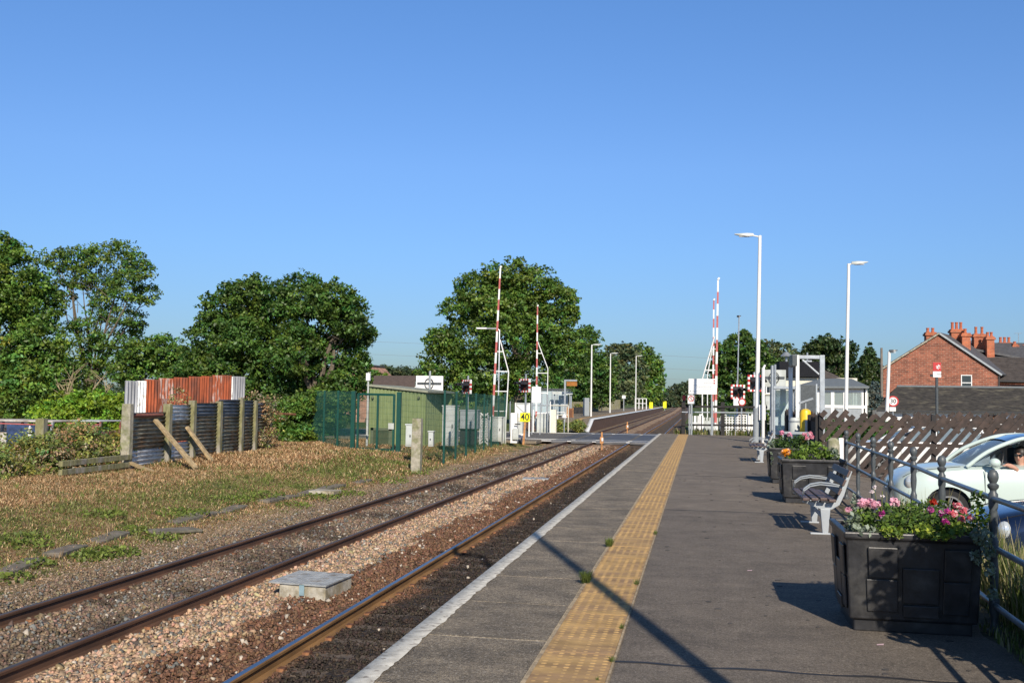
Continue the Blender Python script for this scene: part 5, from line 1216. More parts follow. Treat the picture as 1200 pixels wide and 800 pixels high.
# display gantry, help point, bins and posts at the platform's far end
gan = thing("display_gantry", "grey inverted U gantry carrying a departure display seen edge on", "display gantry", (0,0,0)); Yg = 33.0
xl, xr = XatY(934.5, Yg, 450), XatY(963.5, Yg, 450); zt = W(948, 416, Yg).z
mb = MB(); mb.box(xl-.055, xl+.055, Yg-.06, Yg+.06, 0, zt); mb.build("post", M['white_post'], gan, bevel=.01)
mb = MB(); mb.box(xr-.075, xr+.075, Yg-.06, Yg+.06, -.4, zt); mb.build("post", M['galv'], gan, bevel=.01)
mb = MB(); mb.box(xl+.056, xr-.076, Yg-.05, Yg+.05, zt-.12, zt-.01); mb.bar((xr-.09,Yg,zt-.6),(xr-.6,Yg,zt-.14),.05,.05); mb.build("crossbeam", M['galv'], gan, bevel=.01)
mb = MB(); mb.box(xl-.24, xl-.09, Yg-.9, Yg+.3, W(934,430,Yg).z, zt-.02); mb.build("display_case", M['dgrey'], gan, bevel=.02)
for (x_, pt, pb, Y, lab, m) in ((926.5, 430, 510, 33.5, "white square post standing left of the gantry's white leg", 'white_post'), (894.5, 431, 518, 41.5, "white post joined to the tallest lamp by a grey panel", 'white_post'), (905, 428, 502, 43, "galvanised grey pole beside the tallest platform lamp", 'galv')):
    b = W(x_, pt, Y); mb = MB(); mb.tube([(0,0,0),(0,0,b.z)], .065, 10); mb.tube([(0,0,b.z-.02),(.07,0,b.z+.12)], .045, 8) if m == 'white_post' else None; o = mb.build("white_post" if m != 'galv' else "grey_pole", M[m], loc=(b.x, Y, 0), smooth=True); tag(o, lab, "post")
a = W(887,474,41.7); b = W(894,492,41.7); mb = MB(); mb.box(a.x+.08, b.x+.1, 41.65, 41.7, b.z, a.z); o = mb.build("notice_plate", M['white']); tag(o, "small white plate between the tallest lamp and the white post next to it", "notice")
p = W(944, 479, 30); hp = thing("help_point", "bright yellow rounded help point column before the dark fence", "help point", (p.x, 30, 0)); 
mb = MB(); mb.lathe([(.15,0),(.16,.03),(.16,p.z-.12),(.13,p.z-.04),(.05,p.z)], (0,0,0), 18); mb.build("column", M['yellow'], hp, smooth=True)
mb = MB(); mb.box(-.03,.06,-.172,-.155,.55,p.z-.3); mb.build("speaker_panel", M['white'], hp); mb = MB(); mb.tube([(0,0,p.z-.02),(0,0,p.z+.22)], .025, 6); mb.bar((-.18,0,p.z+.16),(.2,0,p.z+.3),.16,.05); mb.build("solar_panel", M['greyp'], hp)
p0, p1 = W(928,489,32), W(936,511,32); mb = MB(); 
lb = thing("litter_bin", "pale grey litter bin between the white posts and the yellow column", "bin", ((p0.x+p1.x)/2, 32, 0)); mb.lathe([(.17,.02),(.19,.1),(.19,p0.z-.1),(.15,p0.z)], (0,0,0), 14); mb.build("body", M['lightgrey'], lb, smooth=True); mb = MB(); mb.lathe([(.2,0),(.2,.05)], (0,0,p0.z-.14), 14); mb.build("rim", M['greyp'], lb)
# end-of-platform rail fence
ef = thing("platform_end_fence", "dark post and rail fence with a grey pipe rail closing the platform end", "fence", (0,0,0)); Ye = 49.7
for (px, pt) in ((801,471),(847,471),(896,474)):
    a = W(px, pt, Ye); mb = MB(); mb.box(a.x-.09, a.x+.09, Ye-.07, Ye+.07, 0, a.z); mb.build("post", M['darkwood'], ef, bevel=.01)
for (py, m, hh) in ((476,'darkwood',.10),(482.5,'galv',.05),(497.5,'darkwood',.09)):
    a = W(799, py, Ye); b = W(899, py+1, Ye); mb = MB(); mb.bar((a.x, Ye-.1, a.z), (b.x, Ye-.1, b.z), .05, hh); mb.build("rail", M[m], ef)
for (px, lab) in ((808,'') ,(835,'')):
    a = W(px, 470, Ye-.25); mb = MB(); mb.tube([(a.x,Ye-.25,0),(a.x,Ye-.25,a.z)], .035, 8); mb.build("sign_leg", M['greyp'], ef)
# big white notice and small no-trespass sign (far too small to read in the photo)
a, b = W(807, 443.5, Ye-.35), W(840, 462, Ye-.35); wn_ = thing("notice_board", "large white notice board with faint small print by the platform end", "notice", ((a.x+b.x)/2, Ye-.35, 0)); w_ = b.x-a.x
mb = MB(); mb.box(-w_/2, w_/2, 0, .03, b.z, a.z); mb.build("board", M['white'], wn_, bevel=.004)
mb = MB(); fp_ = random.Random(2); H_ = a.z - b.z
for k, (x0, x1, f) in enumerate(((.60,.84,.10),(.54,.86,.24),(.25,.86,.42),(.32,.84,.52),(.40,.86,.62),(.12,.45,.80))):
    x = x0
    while x < x1:
        l_ = fp_.uniform(.02,.06); mb.box(-w_/2+w_*x, -w_/2+w_*min(x+l_, x1), -.004, -.001, a.z-H_*f-.022, a.z-H_*f); x += l_ + .012
mb.box(-w_/2+w_*.04, -w_/2+w_*.09, -.004, -.001, a.z-H_*.82-.02, a.z-H_*.76); mb.build("small_print", M['greyp'], wn_)
mb = MB(); mb.box(w_*.38, w_*.44, -.004, -.001, a.z-H_*.14-.02, a.z-H_*.06); mb.box(w_*.38, w_*.44, -.004, -.001, a.z-H_*.3-.02, a.z-H_*.22); mb.build("red_emblem", M['fadedred'], wn_)
for s in (-.38, .32): mb = MB(); mb.tube([(w_*s,.06,0),(w_*s,.06,b.z+.1)], .035, 8); mb.build("leg", M['greyp'], wn_)
a, b = W(806, 462.8, Ye-.4), W(814, 473, Ye-.4); ns = thing("prohibition_sign", "small white no entry for pedestrians sign with red ring below the notice", "sign", ((a.x+b.x)/2, Ye-.4, 0)); w_ = b.x-a.x; zc = b.z + (a.z-b.z)*.6; r_ = w_*.38
mb = MB(); mb.box(-w_/2, w_/2, 0, .02, b.z, a.z); mb.build("board", M['white'], ns)
mb = MB(); mb.tube([(r_*math.cos(k*math.pi/12), -.008, zc+r_*math.sin(k*math.pi/12)) for k in range(25)], .018, 5, cap=False); mb.bar((-r_*.7,-.008,zc+r_*.7),(r_*.7,-.008,zc-r_*.7),.01,.03,up=(0,1,0)); mb.build("red_ring", M['red'], ns)
mb = MB(); mb.ball((0,-.006,zc+.10), .025, 6, 5, sc=(1,.2,1)); mb.bar((0,-.006,zc+.08),(0.01,-.006,zc-.01),.01,.045,up=(0,1,0)); mb.bar((0,-.006,zc),( .05,-.006,zc-.11),.01,.022,up=(0,1,0)); mb.bar((0,-.006,zc),(-.05,-.006,zc-.11),.01,.022,up=(0,1,0)); mb.build("walking_figure", M['black'], ns)
mb = MB(); mb.tube([(0,.05,0),(0,.05,a.z)], .03, 8); mb.build("pole", M['greyp'], ns)
rs = thing("signal_post", "thin dark post with a small red lamp at the platform corner", "post", (XatY(801.5, 50.6, 480), 50.6, -0.5)); zt = W(801, 463, 50.6).z + .5
mb = MB(); mb.tube([(0,0,0),(0,0,zt-.25)], .06, 8); mb.build("pole", M['black'], rs); mb = MB(); mb.box(-.08,.08,-.06,.06,zt-.25,zt); mb.build("red_lamp", M['red'], rs, bevel=.02)
# anti-trespass timber guards (dark pointed boards on the trackbed beyond the platform)
mb = MB(); r = random.Random(6)
for i in range(15):
    for j in range(5):
        x = -1.85 + i*0.19; y = 50.9 + j*0.35; z = -.42; mb.prism([(x, y, z), (x+.13, y, z), (x+.13, y+.05, z), (x, y+.05, z)], (0,0,.12)); mb.add([(x,y,z+.12),(x+.13,y,z+.12),(x+.13,y+.28,z+.12),(x,y+.28,z+.12),(x+.065,y,z+.34),(x+.065,y+.28,z+.3)], [(0,1,4),(1,2,5,4),(3,0,4,5),(2,3,5)])
o = mb.build("trespass_guard", M['darkwood']); tag(o, "spiky dark timber anti trespass guards past the platform's left corner", "trespass guard")
mb = MB(); mb.box(-1.9, 3.4, 50.06, 55.5, -1.2, -.43); mb.build("guard_base", M['sleeperwood'], o)
# white gates across the pedestrian side
wg = thing("white_gate", "white tubular lattice gate across the crossing behind the platform fence", "gate", (0,0,0)); Yw = 56.5
xa, xb = XatY(848, Yw), XatY(875, Yw); z0 = W(860, 507, Yw).z - .4; z1 = W(860, 486, Yw).z; mb = MB()
for k in range(9): x = xa + (xb-xa)*k/8; mb.box(x-.03, x+.03, Yw-.03, Yw+.03, z0, z1)
for k in range(8): z = z0 + .4 + (z1-z0-.4)*k/7; mb.bar((xa,Yw-.04,z),(xb,Yw-.04,z),.03,.04)
mb.build("gate_lattice", M['white'], wg)
for (x0, x1, pt, lab) in ((808.5,821,487,"white boarded gate left of the lattice gate, under the notice"),(823,846,489,"pale grey boarded gate between the notice legs"),(876,882,487,"narrow white wicket beside the lattice gate")):
    a, b = XatY(x0, Yw+.6), XatY(x1, Yw+.6); zt = W((x0+x1)/2, pt, Yw+.6).z; t = thing("crossing_gate", lab, "gate", ((a+b)/2, Yw+.6, -.95)); mb = MB(); n = max(2, int((b-a)/.16))
    for k in range(n): x = -(b-a)/2 + (b-a)*(k+.5)/n; mb.box(x-.065, x+.065, 0, .03, .05, zt+.95)
    mb.build("boards", M['white'] if x0 < 820 or x0 > 870 else M['lightgrey'], t); mb = MB(); mb.box(-(b-a)/2,(b-a)/2,.031,.08,.3,.42); mb.box(-(b-a)/2,(b-a)/2,.031,.08,zt+.5,zt+.6); mb.build("rail", M['lightgrey'], t)
    for s in (-1,1): mb = MB(); mb.box(s*(b-a)/2-.07, s*(b-a)/2+.07, -.07,.07,0,zt+1.05); mb.build("gate_post", M['white'], t)
p = W(869, 486, 55.5); wp = thing("warning_plate", "round red edged plate with white plate on a short pole under the striped light", "sign", (p.x, 55.5, -.95)); zc = W(869,471,55.5).z+.95
mb = MB(); mb.lathe([(.2,0),(.2,.02)], (.02,-.02,zc), 16, M=Matrix.Rotation(math.radians(90),3,'X')); mb.build("red_disc", M['red'], wp); mb = MB(); mb.lathe([(.14,0),(.14,.01)], (.02,-.045,zc), 16, M=Matrix.Rotation(math.radians(90),3,'X')); mb.build("white_disc", M['white'], wp); mb = MB(); mb.box(-.42,-.14,-.04,-.02,zc-.18,zc+.18); mb.build("white_plate", M['white'], wp); mb = MB(); mb.tube([(0,0.02,0),(0,0.02,zc+.2)], .04, 8); mb.build("pole", M['galv'], wp)

# ---- far platform furniture
sh = thing("waiting_shelter", "grey framed glass waiting shelter at the start of the far platform", "shelter", (0,0,0)); Ys = 93
xa, xb = XatY(624, Ys), XatY(667, Ys); zt = W(645, 457, Ys).z
mb = MB(); mb.box(xa, xb, Ys-.9, Ys+.9, zt, zt+.15); mb.build("roof", M['dgrey'], sh)
mb = MB()
for k in range(8): x = xa+.05+(xb-xa-.1)*k/7; mb.box(x-.045,x+.045,Ys-.8,Ys-.7,0,zt); mb.box(x-.045,x+.045,Ys+.7,Ys+.8,0,zt)
mb.box(xa,xb,Ys-.79,Ys-.71,.95,1.05); mb.build("frame", M['galv'], sh); mb = MB(); mb.box(xa+.1,xb-.1,Ys-.76,Ys-.74,.1,zt-.05); mb.build("glass", M['glass'], sh); mb = MB(); mb.box(xa+.1, xa+1.2, Ys+.5, Ys+.6, .3, zt-.3); mb.build("poster_panel", M['white'], sh)
mb = MB(); za = W(657,459.5,Ys-2).z; mb.box(XatY(647.5,Ys-2), XatY(671,Ys-2), Ys-2.1, Ys-1.9, za-.18, za+.05); o = mb.build("station_sign", M['lightgrey']); tag(o, "long pale blue grey name board in front of the far shelter", "sign"); mb = MB()
for px in (649.5, 669): x = XatY(px, Ys-2); mb.box(x-.06,x+.06,Ys-1.89,Ys-1.79,0,za)
mb.build("post", M['galv'], o)
dg = thing("display_gantry", "small grey gantry with an amber lit edge display on the far platform", "display gantry", (0,0,0)); Yd = 90; mb = MB(); xa, xb = XatY(662, Yd), XatY(676, Yd); zt = W(668, 446.5, Yd).z
mb.box(xa-.08,xa+.08,Yd-.06,Yd+.06,0,zt); mb.box(xa-.08,xb,Yd-.06,Yd+.06,zt,zt+.14); mb.build("frame", M['galv'], dg); mb = MB(); mb.box(xa+.15,xb,Yd-.12,Yd+.12,zt-.42,zt-.05); mb.build("display_case", M['amber'], dg)
PLG = "black plastic planters on the far platform"
ov = mat('ochre_flowers', (0.6,0.42,0.08), 0.9, var=.3)
for (px, pb, w_, lab) in ((679,484.5,14,"black planter box by the far shelter, nearest of the far platform"),(699,481,12,"black planter box at the foot of the nearest far platform lamp")):
    p = G(px, pb, 0.0); s = p.y/1200; t = thing("planter", lab, "planter", (p.x, p.y, 0), group=PLG); mb = MB(); mb.prism([(-w_*s/2,-.5,0),(w_*s/2,-.5,0),(w_*s/2,.5,0),(-w_*s/2,.5,0)], (0,0,.72)); mb.build("box", M['dirtyblack'], t, bevel=.03)
    crown("foliage", [((0,0,.8), w_*s*.42, .16)], .09, 'oak', 80+int(px), t, .6); GREENS['ochre'] = (.55,.40,.08); crown("flowers", [((0,0,.88), w_*s*.38, .12)], .07, 'ochre', 90+int(px), t, .25)
mb = MB(); Yf = 99
ff = thing("picket_fence", "grey timber paling fence along the back of the far platform", "fence", (0,0,0))
mb = MB(); xa, xb = XatY(684, Yf), XatY(690, Yf); 
for k in range(6): x = xa + (xb-xa)*k/5; mb.box(x-.05,x+.05,Yf,Yf+.03,0,W(686,466,Yf).z)
mb.build("pale", M['greyp'], ff)
for (y0, y1, h) in ((105,150,1.3),(150,182,1.6)):
    mb = MB(); mb.bar((fpx(y0)-5.2,y0,.5),(fpx(y1)-5.2,y1,.5),.05,.12); mb.bar((fpx(y0)-5.2,y0,1.1),(fpx(y1)-5.2,y1,1.1),.05,.12)
    for k in range(int((y1-y0)/.4)): y = y0+.4*k; x = fpx(y)-5.15; mb.box(x-.03,x+.03,y-.06,y+.06,0,h)
    mb.build("pale", M['mosswood'], ff)
we = thing("end_railing", "white tubular railing closing the outer end of the far platform", "railing", (0,0,0)); Yr = 185; mb = MB(); xa, xb = XatY(744.5, Yr), XatY(757.5, Yr); zt = W(750, 466.5, Yr).z
for k in range(4): x = xa+(xb-xa)*k/3; mb.box(x-.07,x+.07,Yr-.05,Yr+.05,0,zt)
for z in (zt-.1, zt*.5): mb.box(xa,xb,Yr-.04,Yr+.04,z,z+.1)
mb.build("railing", M['white'], we)
for (px, py0, py1, Y, lab) in ((763,471,479.5,205,"yellow lineside marker board at the far platform's end"),(779,470,478,260,"smaller yellow lineside marker board farther down the line"),(731,463,470,150,"tiny white round headed sign above the far platform fence")):
    a = W(px-2, py0, Y); b = W(px+2, py1, Y); t = thing("lineside_marker", lab, "marker board", ((a.x+b.x)/2, Y, -.9)); w_ = b.x-a.x; mb = MB(); mb.box(-w_/2,w_/2,0,.05,max(b.z,-.6)+.9+(.4 if Y<200 else 0),a.z+.9); mb.build("board", M['signyellow'] if Y > 160 else M['white'], t); mb = MB(); mb.box(-.06,.06,.051,.12,0,a.z+.9); mb.build("post", M['galv'], t)

# ------------------------------------------------------------------ planters on this platform
def planter_box(parent, w0=0.90, d0=0.78, w1=0.98, d1=0.86, H=0.70):
    mb = MB(); p = 0.09
    def ring(w, d, z): return [(-w/2,-d/2,z),(w/2,-d/2,z),(w/2,d/2,z),(-w/2,d/2,z)]
    rings = [ring(w0-.06, d0-.06, 0), ring(w0-.06, d0-.06, p), ring(w0, d0, p), ring(w1-.02, d1-.02, H-.07), ring(w1-.02, d1-.02, H-.055), ring(w1+.02, d1+.02, H-.045), ring(w1+.02, d1+.02, H), ring(w1-.07, d1-.07, H), ring(w1-.09, d1-.09, H-.12)]
    V = [v for r_ in rings for v in r_]; F = [(3,2,1,0)]
    for i in range(len(rings)-1):
        for j in range(4): F.append((4*i+j, 4*i+(j+1)%4, 4*i+4+(j+1)%4, 4*i+4+j))
    k = 4*(len(rings)-1); mb.add(V, F); b = mb.build("box", M['dirtyblack'], parent, bevel=.012)
    mb = MB(); mb.box(-w1/2+.05, w1/2-.05, -d1/2+.05, d1/2-.05, H-.14, H-.075); mb.build("soil", M['soil'], parent)
    def face(u, z, side):     # points on tapered front/left faces; u -0.5..0.5
        f = (z-p)/(H-p); w = w0+(w1-w0)*f; d = d0+(d1-d0)*f
        return Vector((u*w, -d/2, z)) if side == 0 else (Vector((-w/2, -u*d, z)) if side == 1 else Vector((w/2, u*d, z)))
    mb = MB()
    for side in (0, 1, 2):
        n = Vector((0,-1,0)) if side == 0 else (Vector((-1,0,0)) if side == 1 else Vector((1,0,0)))
        def pan(u0, u1, z0, z1, t):
            q = [face(u0,z0,side), face(u1,z0,side), face(u1,z1,side), face(u0,z1,side)]; mp_ = MB(); mp_.prism([a + n*0.001 for a in q], n*t); mp_.build("moulded_panel", M['dirtyblack'], parent, bevel=.006)
        pan(-.34,-.12,.385,.60,.020); pan(-.36,-.12,.15,.375,.014)
        pan(-.085,.19,.12,.205,.024); pan(-.085,.19,.215,.46,.016)
        pan(.22,.42,.385,.60,.020); pan(.22,.42,.15,.375,.014)
def flowers_at(parent, pts, rad, colr, seed, name="flower_head", n=70, sz=.017):
    r = np.random.default_rng(seed)
    for i, (x, y, z) in enumerate(pts):
        d = r.normal(size=(n, 3)); d /= np.linalg.norm(d, axis=1)[:, None]; P = np.array([x, y, z]) + d * rad * (r.random(n)[:, None] ** .4) * np.array([1,1,.75]); V, F = leaf_quads(P, d, sz, r, .85)
        c = np.array(colr) * r.uniform(.8, 1.15, (n, 1)); wl_ = r.random(n) < .25; c[wl_] = c[wl_] * .5 + .4
        fast(name, V, F, M['petal'], np.clip(c, 0, .9), parent)
def herb(parent, name, pts, leaf, cols, seed):
    r = np.random.default_rng(seed); Ps=[]; Cs=[]
    for (x, y, z, rx, ry, rz_, n) in pts:
        d = r.normal(size=(n, 3)); d /= np.linalg.norm(d, axis=1)[:, None]; q = d * (r.random(n)[:, None] ** .45) * np.array([rx, ry, rz_]); Ps.append(np.array([x,y,z]) + q); cc = np.array(cols)[r.integers(0, len(cols), n)]; Cs.append(cc * r.uniform(.55, 1.4, (n, 1)))
    P = np.concatenate(Ps); V, F = leaf_quads(P, np.tile([0,-.3,.6],(len(P),1)), leaf, r, .6); return fast(name, V, F, M['herb'], np.concatenate(Cs), parent)
LG_ = [(.12,.20,.03),(.17,.26,.04),(.09,.15,.025)]; DG = [(.05,.10,.02),(.08,.14,.03),(.035,.07,.015)]; SIL = [(.28,.33,.26),(.20,.25,.18),(.13,.17,.10)]; YG = [(.33,.38,.05),(.22,.30,.04)]
PINK=(.74,.28,.40); PALE=(.80,.42,.52); MAG=(.42,.04,.24); CORAL=(.70,.16,.20); ORG=(.85,.33,.02); DRED=(.45,.04,.02)
PG2 = "black moulded planters along the platform railing"
P1 = thing("planter", "nearest big black moulded planter full of pink and purple flowers", "planter", (1.475, 8.0, 0), 0.0, PG2); planter_box(P1, .85, .76, .92, .84, .70)
def loc1(px, py, Y, T):
    p = W(px, py, Y + .44) - Vector(T.location); return (p.x, p.y, p.z)
fo = []
for (px, py, Y, a, b, c, n) in ((1015,606,7.5,.13,.25,.09,300),(1045,612,7.4,.15,.25,.10,380),(1075,611,7.5,.16,.26,.11,420),(1100,612,7.4,.15,.25,.10,380),(1125,615,7.5,.12,.22,.10,300),(1060,598,7.8,.2,.15,.08,260),(1095,598,7.8,.2,.15,.09,260)):
    q = loc1(px, py, Y, P1); fo.append((*q, a, b, c, n))
herb(P1, "foliage", fo, .017, DG + LG_, 101)
fo = [(*loc1(px, py, Y, P1), a, .12, c, n) for (px, py, Y, a, c, n) in ((1085,622,7.15,.09,.05,150),(1045,623,7.15,.10,.04,130),(1118,620,7.2,.08,.06,120),(1100,628,7.1,.12,.03,110),(1150,610,7.4,.07,.09,120),(1145,588,7.6,.05,.10,70))]
herb(P1, "light_foliage", fo, .020, YG + LG_, 102)
fo = [(*loc1(px, py, Y, P1), a, .10, c, n) for (px, py, Y, a, c, n) in ((1000,612,7.3,.06,.09,150),(1012,622,7.2,.10,.04,130),(1003,595,7.5,.05,.10,90),(1150,628,7.1,.08,.06,170),(1157,645,7.06,.05,.06,80),(1160,668,7.04,.035,.07,50),(1163,694,7.05,.03,.06,40),(1145,652,7.05,.05,.05,50))]
herb(P1, "silver_trailing_foliage", fo, .019, SIL, 103)
flowers_at(P1, [loc1(1019,588,7.5,P1), loc1(1048,588,7.6,P1), loc1(1011,589,7.45,P1), loc1(1025,591,7.4,P1)], .040, PALE, 1, n=80, sz=.015); flowers_at(P1, [loc1(994,597,7.4,P1)], .02, PALE, 2, n=25)
flowers_at(P1, [loc1(1122,592,7.35,P1), loc1(1117,601,7.3,P1), loc1(1130,598,7.3,P1), loc1(1138,606,7.25,P1), loc1(1126,608,7.25,P1)], .030, CORAL, 3, n=45, sz=.013)
flowers_at(P1, [loc1(1090,597,7.35,P1), loc1(1107,611,7.2,P1), loc1(1104,602,7.3,P1), loc1(1033,602,7.3,P1), loc1(1110,599,7.35,P1)], .024, MAG, 4, n=30)
flowers_at(P1, [loc1(1094.5,587.5,7.5,P1)], .024, DRED, 5, n=30)
mb = MB(); mb.tube([loc1(1033,600,7.5,P1), loc1(1034,575,7.5,P1)], .004, 4); mb.tube([loc1(1030,600,7.5,P1), loc1(1024,572,7.5,P1)], .003, 4)
rs_ = random.Random(3)
for (a, b) in (((1150,625),(1166,648)),((1150,628),(1160,672)),((1155,640),(1168,700)),((1168,698),(1180,706))):
    mb.tube([loc1(a[0],a[1],7.08,P1), loc1((a[0]+b[0])/2+3,(a[1]+b[1])/2,7.0,P1), loc1(b[0],b[1],7.02,P1)], .004, 4)
mb.build("stem", mat('plant_stem', (.14,.16,.05), .8), P1)
flowers_at(P1, [loc1(1025,571,7.5,P1), loc1(1034,581,7.5,P1), loc1(1022,576,7.5,P1)], .014, (.8,.7,.7), 6, n=12, sz=.01)
P2 = thing("planter", "middle black planter just behind the bench with an orange bloom at its corner", "planter", (1.79, 17.35, 0), 0, PG2); planter_box(P2, .92, .78, .99, .86, .70)
herb(P2, "foliage", [(-.25,-.1,.76,.2,.25,.10,260),(.05,.0,.82,.25,.25,.16,420),(.3,0,.76,.18,.25,.08,200)], .03, LG_, 111)
herb(P2, "silver_foliage", [(.33,-.1,.80,.1,.2,.1,120)], .03, SIL, 112); flowers_at(P2, [(-.42,-.3,.80)], .075, ORG, 113, n=60, sz=.03)
P3 = thing("planter", "third black planter along, topped with pink geraniums and trailing silver leaves", "planter", (1.86, 21.35, 0), 0, PG2); planter_box(P3, .92, .78, .99, .86, .70)
herb(P3, "foliage", [(-.2,-.1,.78,.28,.3,.12,380),(.1,.1,.82,.28,.3,.14,380)], .03, DG, 121); herb(P3, "silver_trailing_foliage", [(-.45,-.35,.74,.08,.1,.12,110),(-.45,-.44,.5,.035,.03,.14,40)], .028, SIL, 122)
flowers_at(P3, [(-.24,-.2,.99),(-.08,-.1,.96)], .055, PINK, 123, n=45, sz=.022); flowers_at(P3, [(.20,-.2,.97),(.32,-.1,.99),(.24,-.25,.90),(.34,-.2,.93)], .05, (.74,.25,.33), 124, n=40, sz=.022)

# ------------------------------------------------------------------ benches (facing the tracks)
def bench(label, x, y, L_=1.45):
    t = thing("platform_bench", label, "bench", (x, y, 0), group="benches along the platform"); t.scale = (.84, 1, .97)
    sl = MB(); bk_ = MB()
    for k in range(4): 
        xx = -.06 + k*.122; mb = MB(); mb.box(xx, xx+.098, 0, L_, .425+.004*k - .02*(k == 3), .46+.004*k - .02*(k == 3)); mb.build("seat_slat", M['slatwood'], t, bevel=.008)
    for k in range(3):
        z = .55 + k*.112; xx = .455 + .062*k; mb = MB(); mb.box(-.017, .017, 0, L_, -.045, .045, M=Matrix.Translation((xx, 0, z)) @ Matrix.Rotation(math.radians(28), 4, 'Y')); mb.build("back_slat", M['slatwood'], t, bevel=.008)
    for (yy, th) in ((.12, .035), (L_-.12, .035)):
        # side casting: seat bearer curving into the back, on a pedestal leg
        up = [(-.04,.425),(.30,.395),(.42,.42),(.475,.52),(.56,.72),(.61,.80),(.65,.80),(.60,.68),(.535,.50),(.47,.375),(.36,.315),(.24,.305),(.10,.35),(-.05,.395)]
        mb = MB(); mb.prism([(a, yy, b) for a, b in up], (0, th, 0)); mb.build("side_frame", M['benchgrey'], t, bevel=.006)
        mb = MB(); mb.prism([(.20,yy-.01,.32),(.34,yy-.01,.32),(.31,yy-.01,0.02),(.23,yy-.01,.02)], (0, .055, 0)); mb.box(.06,.34,yy-.02,yy+.05,0,.022); mb.build("leg", M['benchgrey'], t, bevel=.006)
        mb = MB(); 
        for q in (0, .026):
            pts = [(-.05,yy+.017+q*0,.47),(-.03,yy+.017,.54+q),(.06,yy+.017,.60+q),(.20,yy+.017,.625+q),(.36,yy+.017,.615+q),(.50,yy+.017,.60+q*.6)]
            for i in range(len(pts)-1): mb.bar(pts[i], pts[i+1], .05, .014)
        mb.build("armrest", M['greyp'], t)
    mb = MB(); mb.bar((.27,.15,.2),(.27,L_-.15,.2),.04,.04); mb.build("stretcher", M['benchgrey'], t)
    return t
pb = G(966, 623, 0.0)
bench("grey and brown slatted bench between the nearest and middle planters", 1.29, 12.95)
bench("smaller looking slatted bench beyond the third planter near the tall lamp's base", 1.40, 27.9)
# ground sign frame whose shadow lies by planters (small two legged plate behind the third planter)
sgn = thing("low_sign", "low dark backed notice on two thin legs hidden behind the third planter", "sign", (1.95, 21.9, 0)); mb = MB(); mb.box(-.3,.3,-.02,.02,.95,1.0); mb.build("plate", M['greyp'], sgn)
for s in (-.25,.25): mb = MB(); mb.tube([(s,0,0),(s,0,.95)], .015, 6); mb.build("leg", M['greyp'], sgn)

# ------------------------------------------------------------------ station railing
def baluster_prof():
    return [(.085,0),(.085,.03),(.055,.05),(.045,.10),(.048,.14),(.062,.17),(.062,.27),(.045,.29),(.040,.33),(.050,.37),(.058,.46),(.050,.56),(.043,.60),(.060,.62),(.060,.72),(.045,.74),(.038,.77),(.052,.84),(.056,.90),(.046,.96),(.058,.985),(.058,1.085),(.040,1.10),(.040,1.115),(.066,1.135),(.070,1.155),(.040,1.17),(.058,1.19),(.068,1.215),(.064,1.245),(.045,1.268),(.004,1.28)]
rl = thing("station_railing", "dark grey cast iron baluster railing with three pipe rails at the platform's right edge", "railing", (0,0,0))
RP = [(1.99,4.3),(2.02,6.1),(2.05,7.8),(2.13,9.73),(2.235,11.5),(2.285,13.1),(2.33,14.66),(2.385,16.4),(2.43,18.0)]
b0 = None
for (x, y) in RP:
    if b0 is None: mb = MB(); mb.lathe([(a*.56, b*.90) for a, b in baluster_prof()], (0,0,0), 18); b0 = mb.build("baluster", M['dgrey'], rl, smooth=True, loc=(x,y,0)); 
    else: o = b0.copy(); col.objects.link(o); o.parent = rl; o.location = (x, y, 0)
for z in (.945, .60, .20):
    mb = MB(); mb.tube([(x, y, z) for x, y in RP], .0205, 12); mb.build("pipe_rail", M['railpaint'], rl, smooth=True)
# bollard and short white post at the entrance
p = G(984, 562, -0.05); post_ = MB(); hb_ = W(980, 513, 22.5); post_.lathe([(.13,0),(.13,hb_.z+.1),(.115,hb_.z+.2),(.06,hb_.z+.25)], (0,0,-.25), 14); o = post_.build("bollard", M['concrete'], loc=(XatY(976.5, 22.5, 540), 22.5, 0), smooth=True); tag(o, "round topped buff bollard behind the middle planter", "bollard")
a = W(985.5, 513, 25.5); mb = MB(); mb.box(-.055,.055,-.055,.055,-.4,a.z); o = mb.build("white_post", M['white'], loc=(a.x, 25.5, 0), bevel=.008); tag(o, "short white post at the slatted fence by the railing's far end", "post")

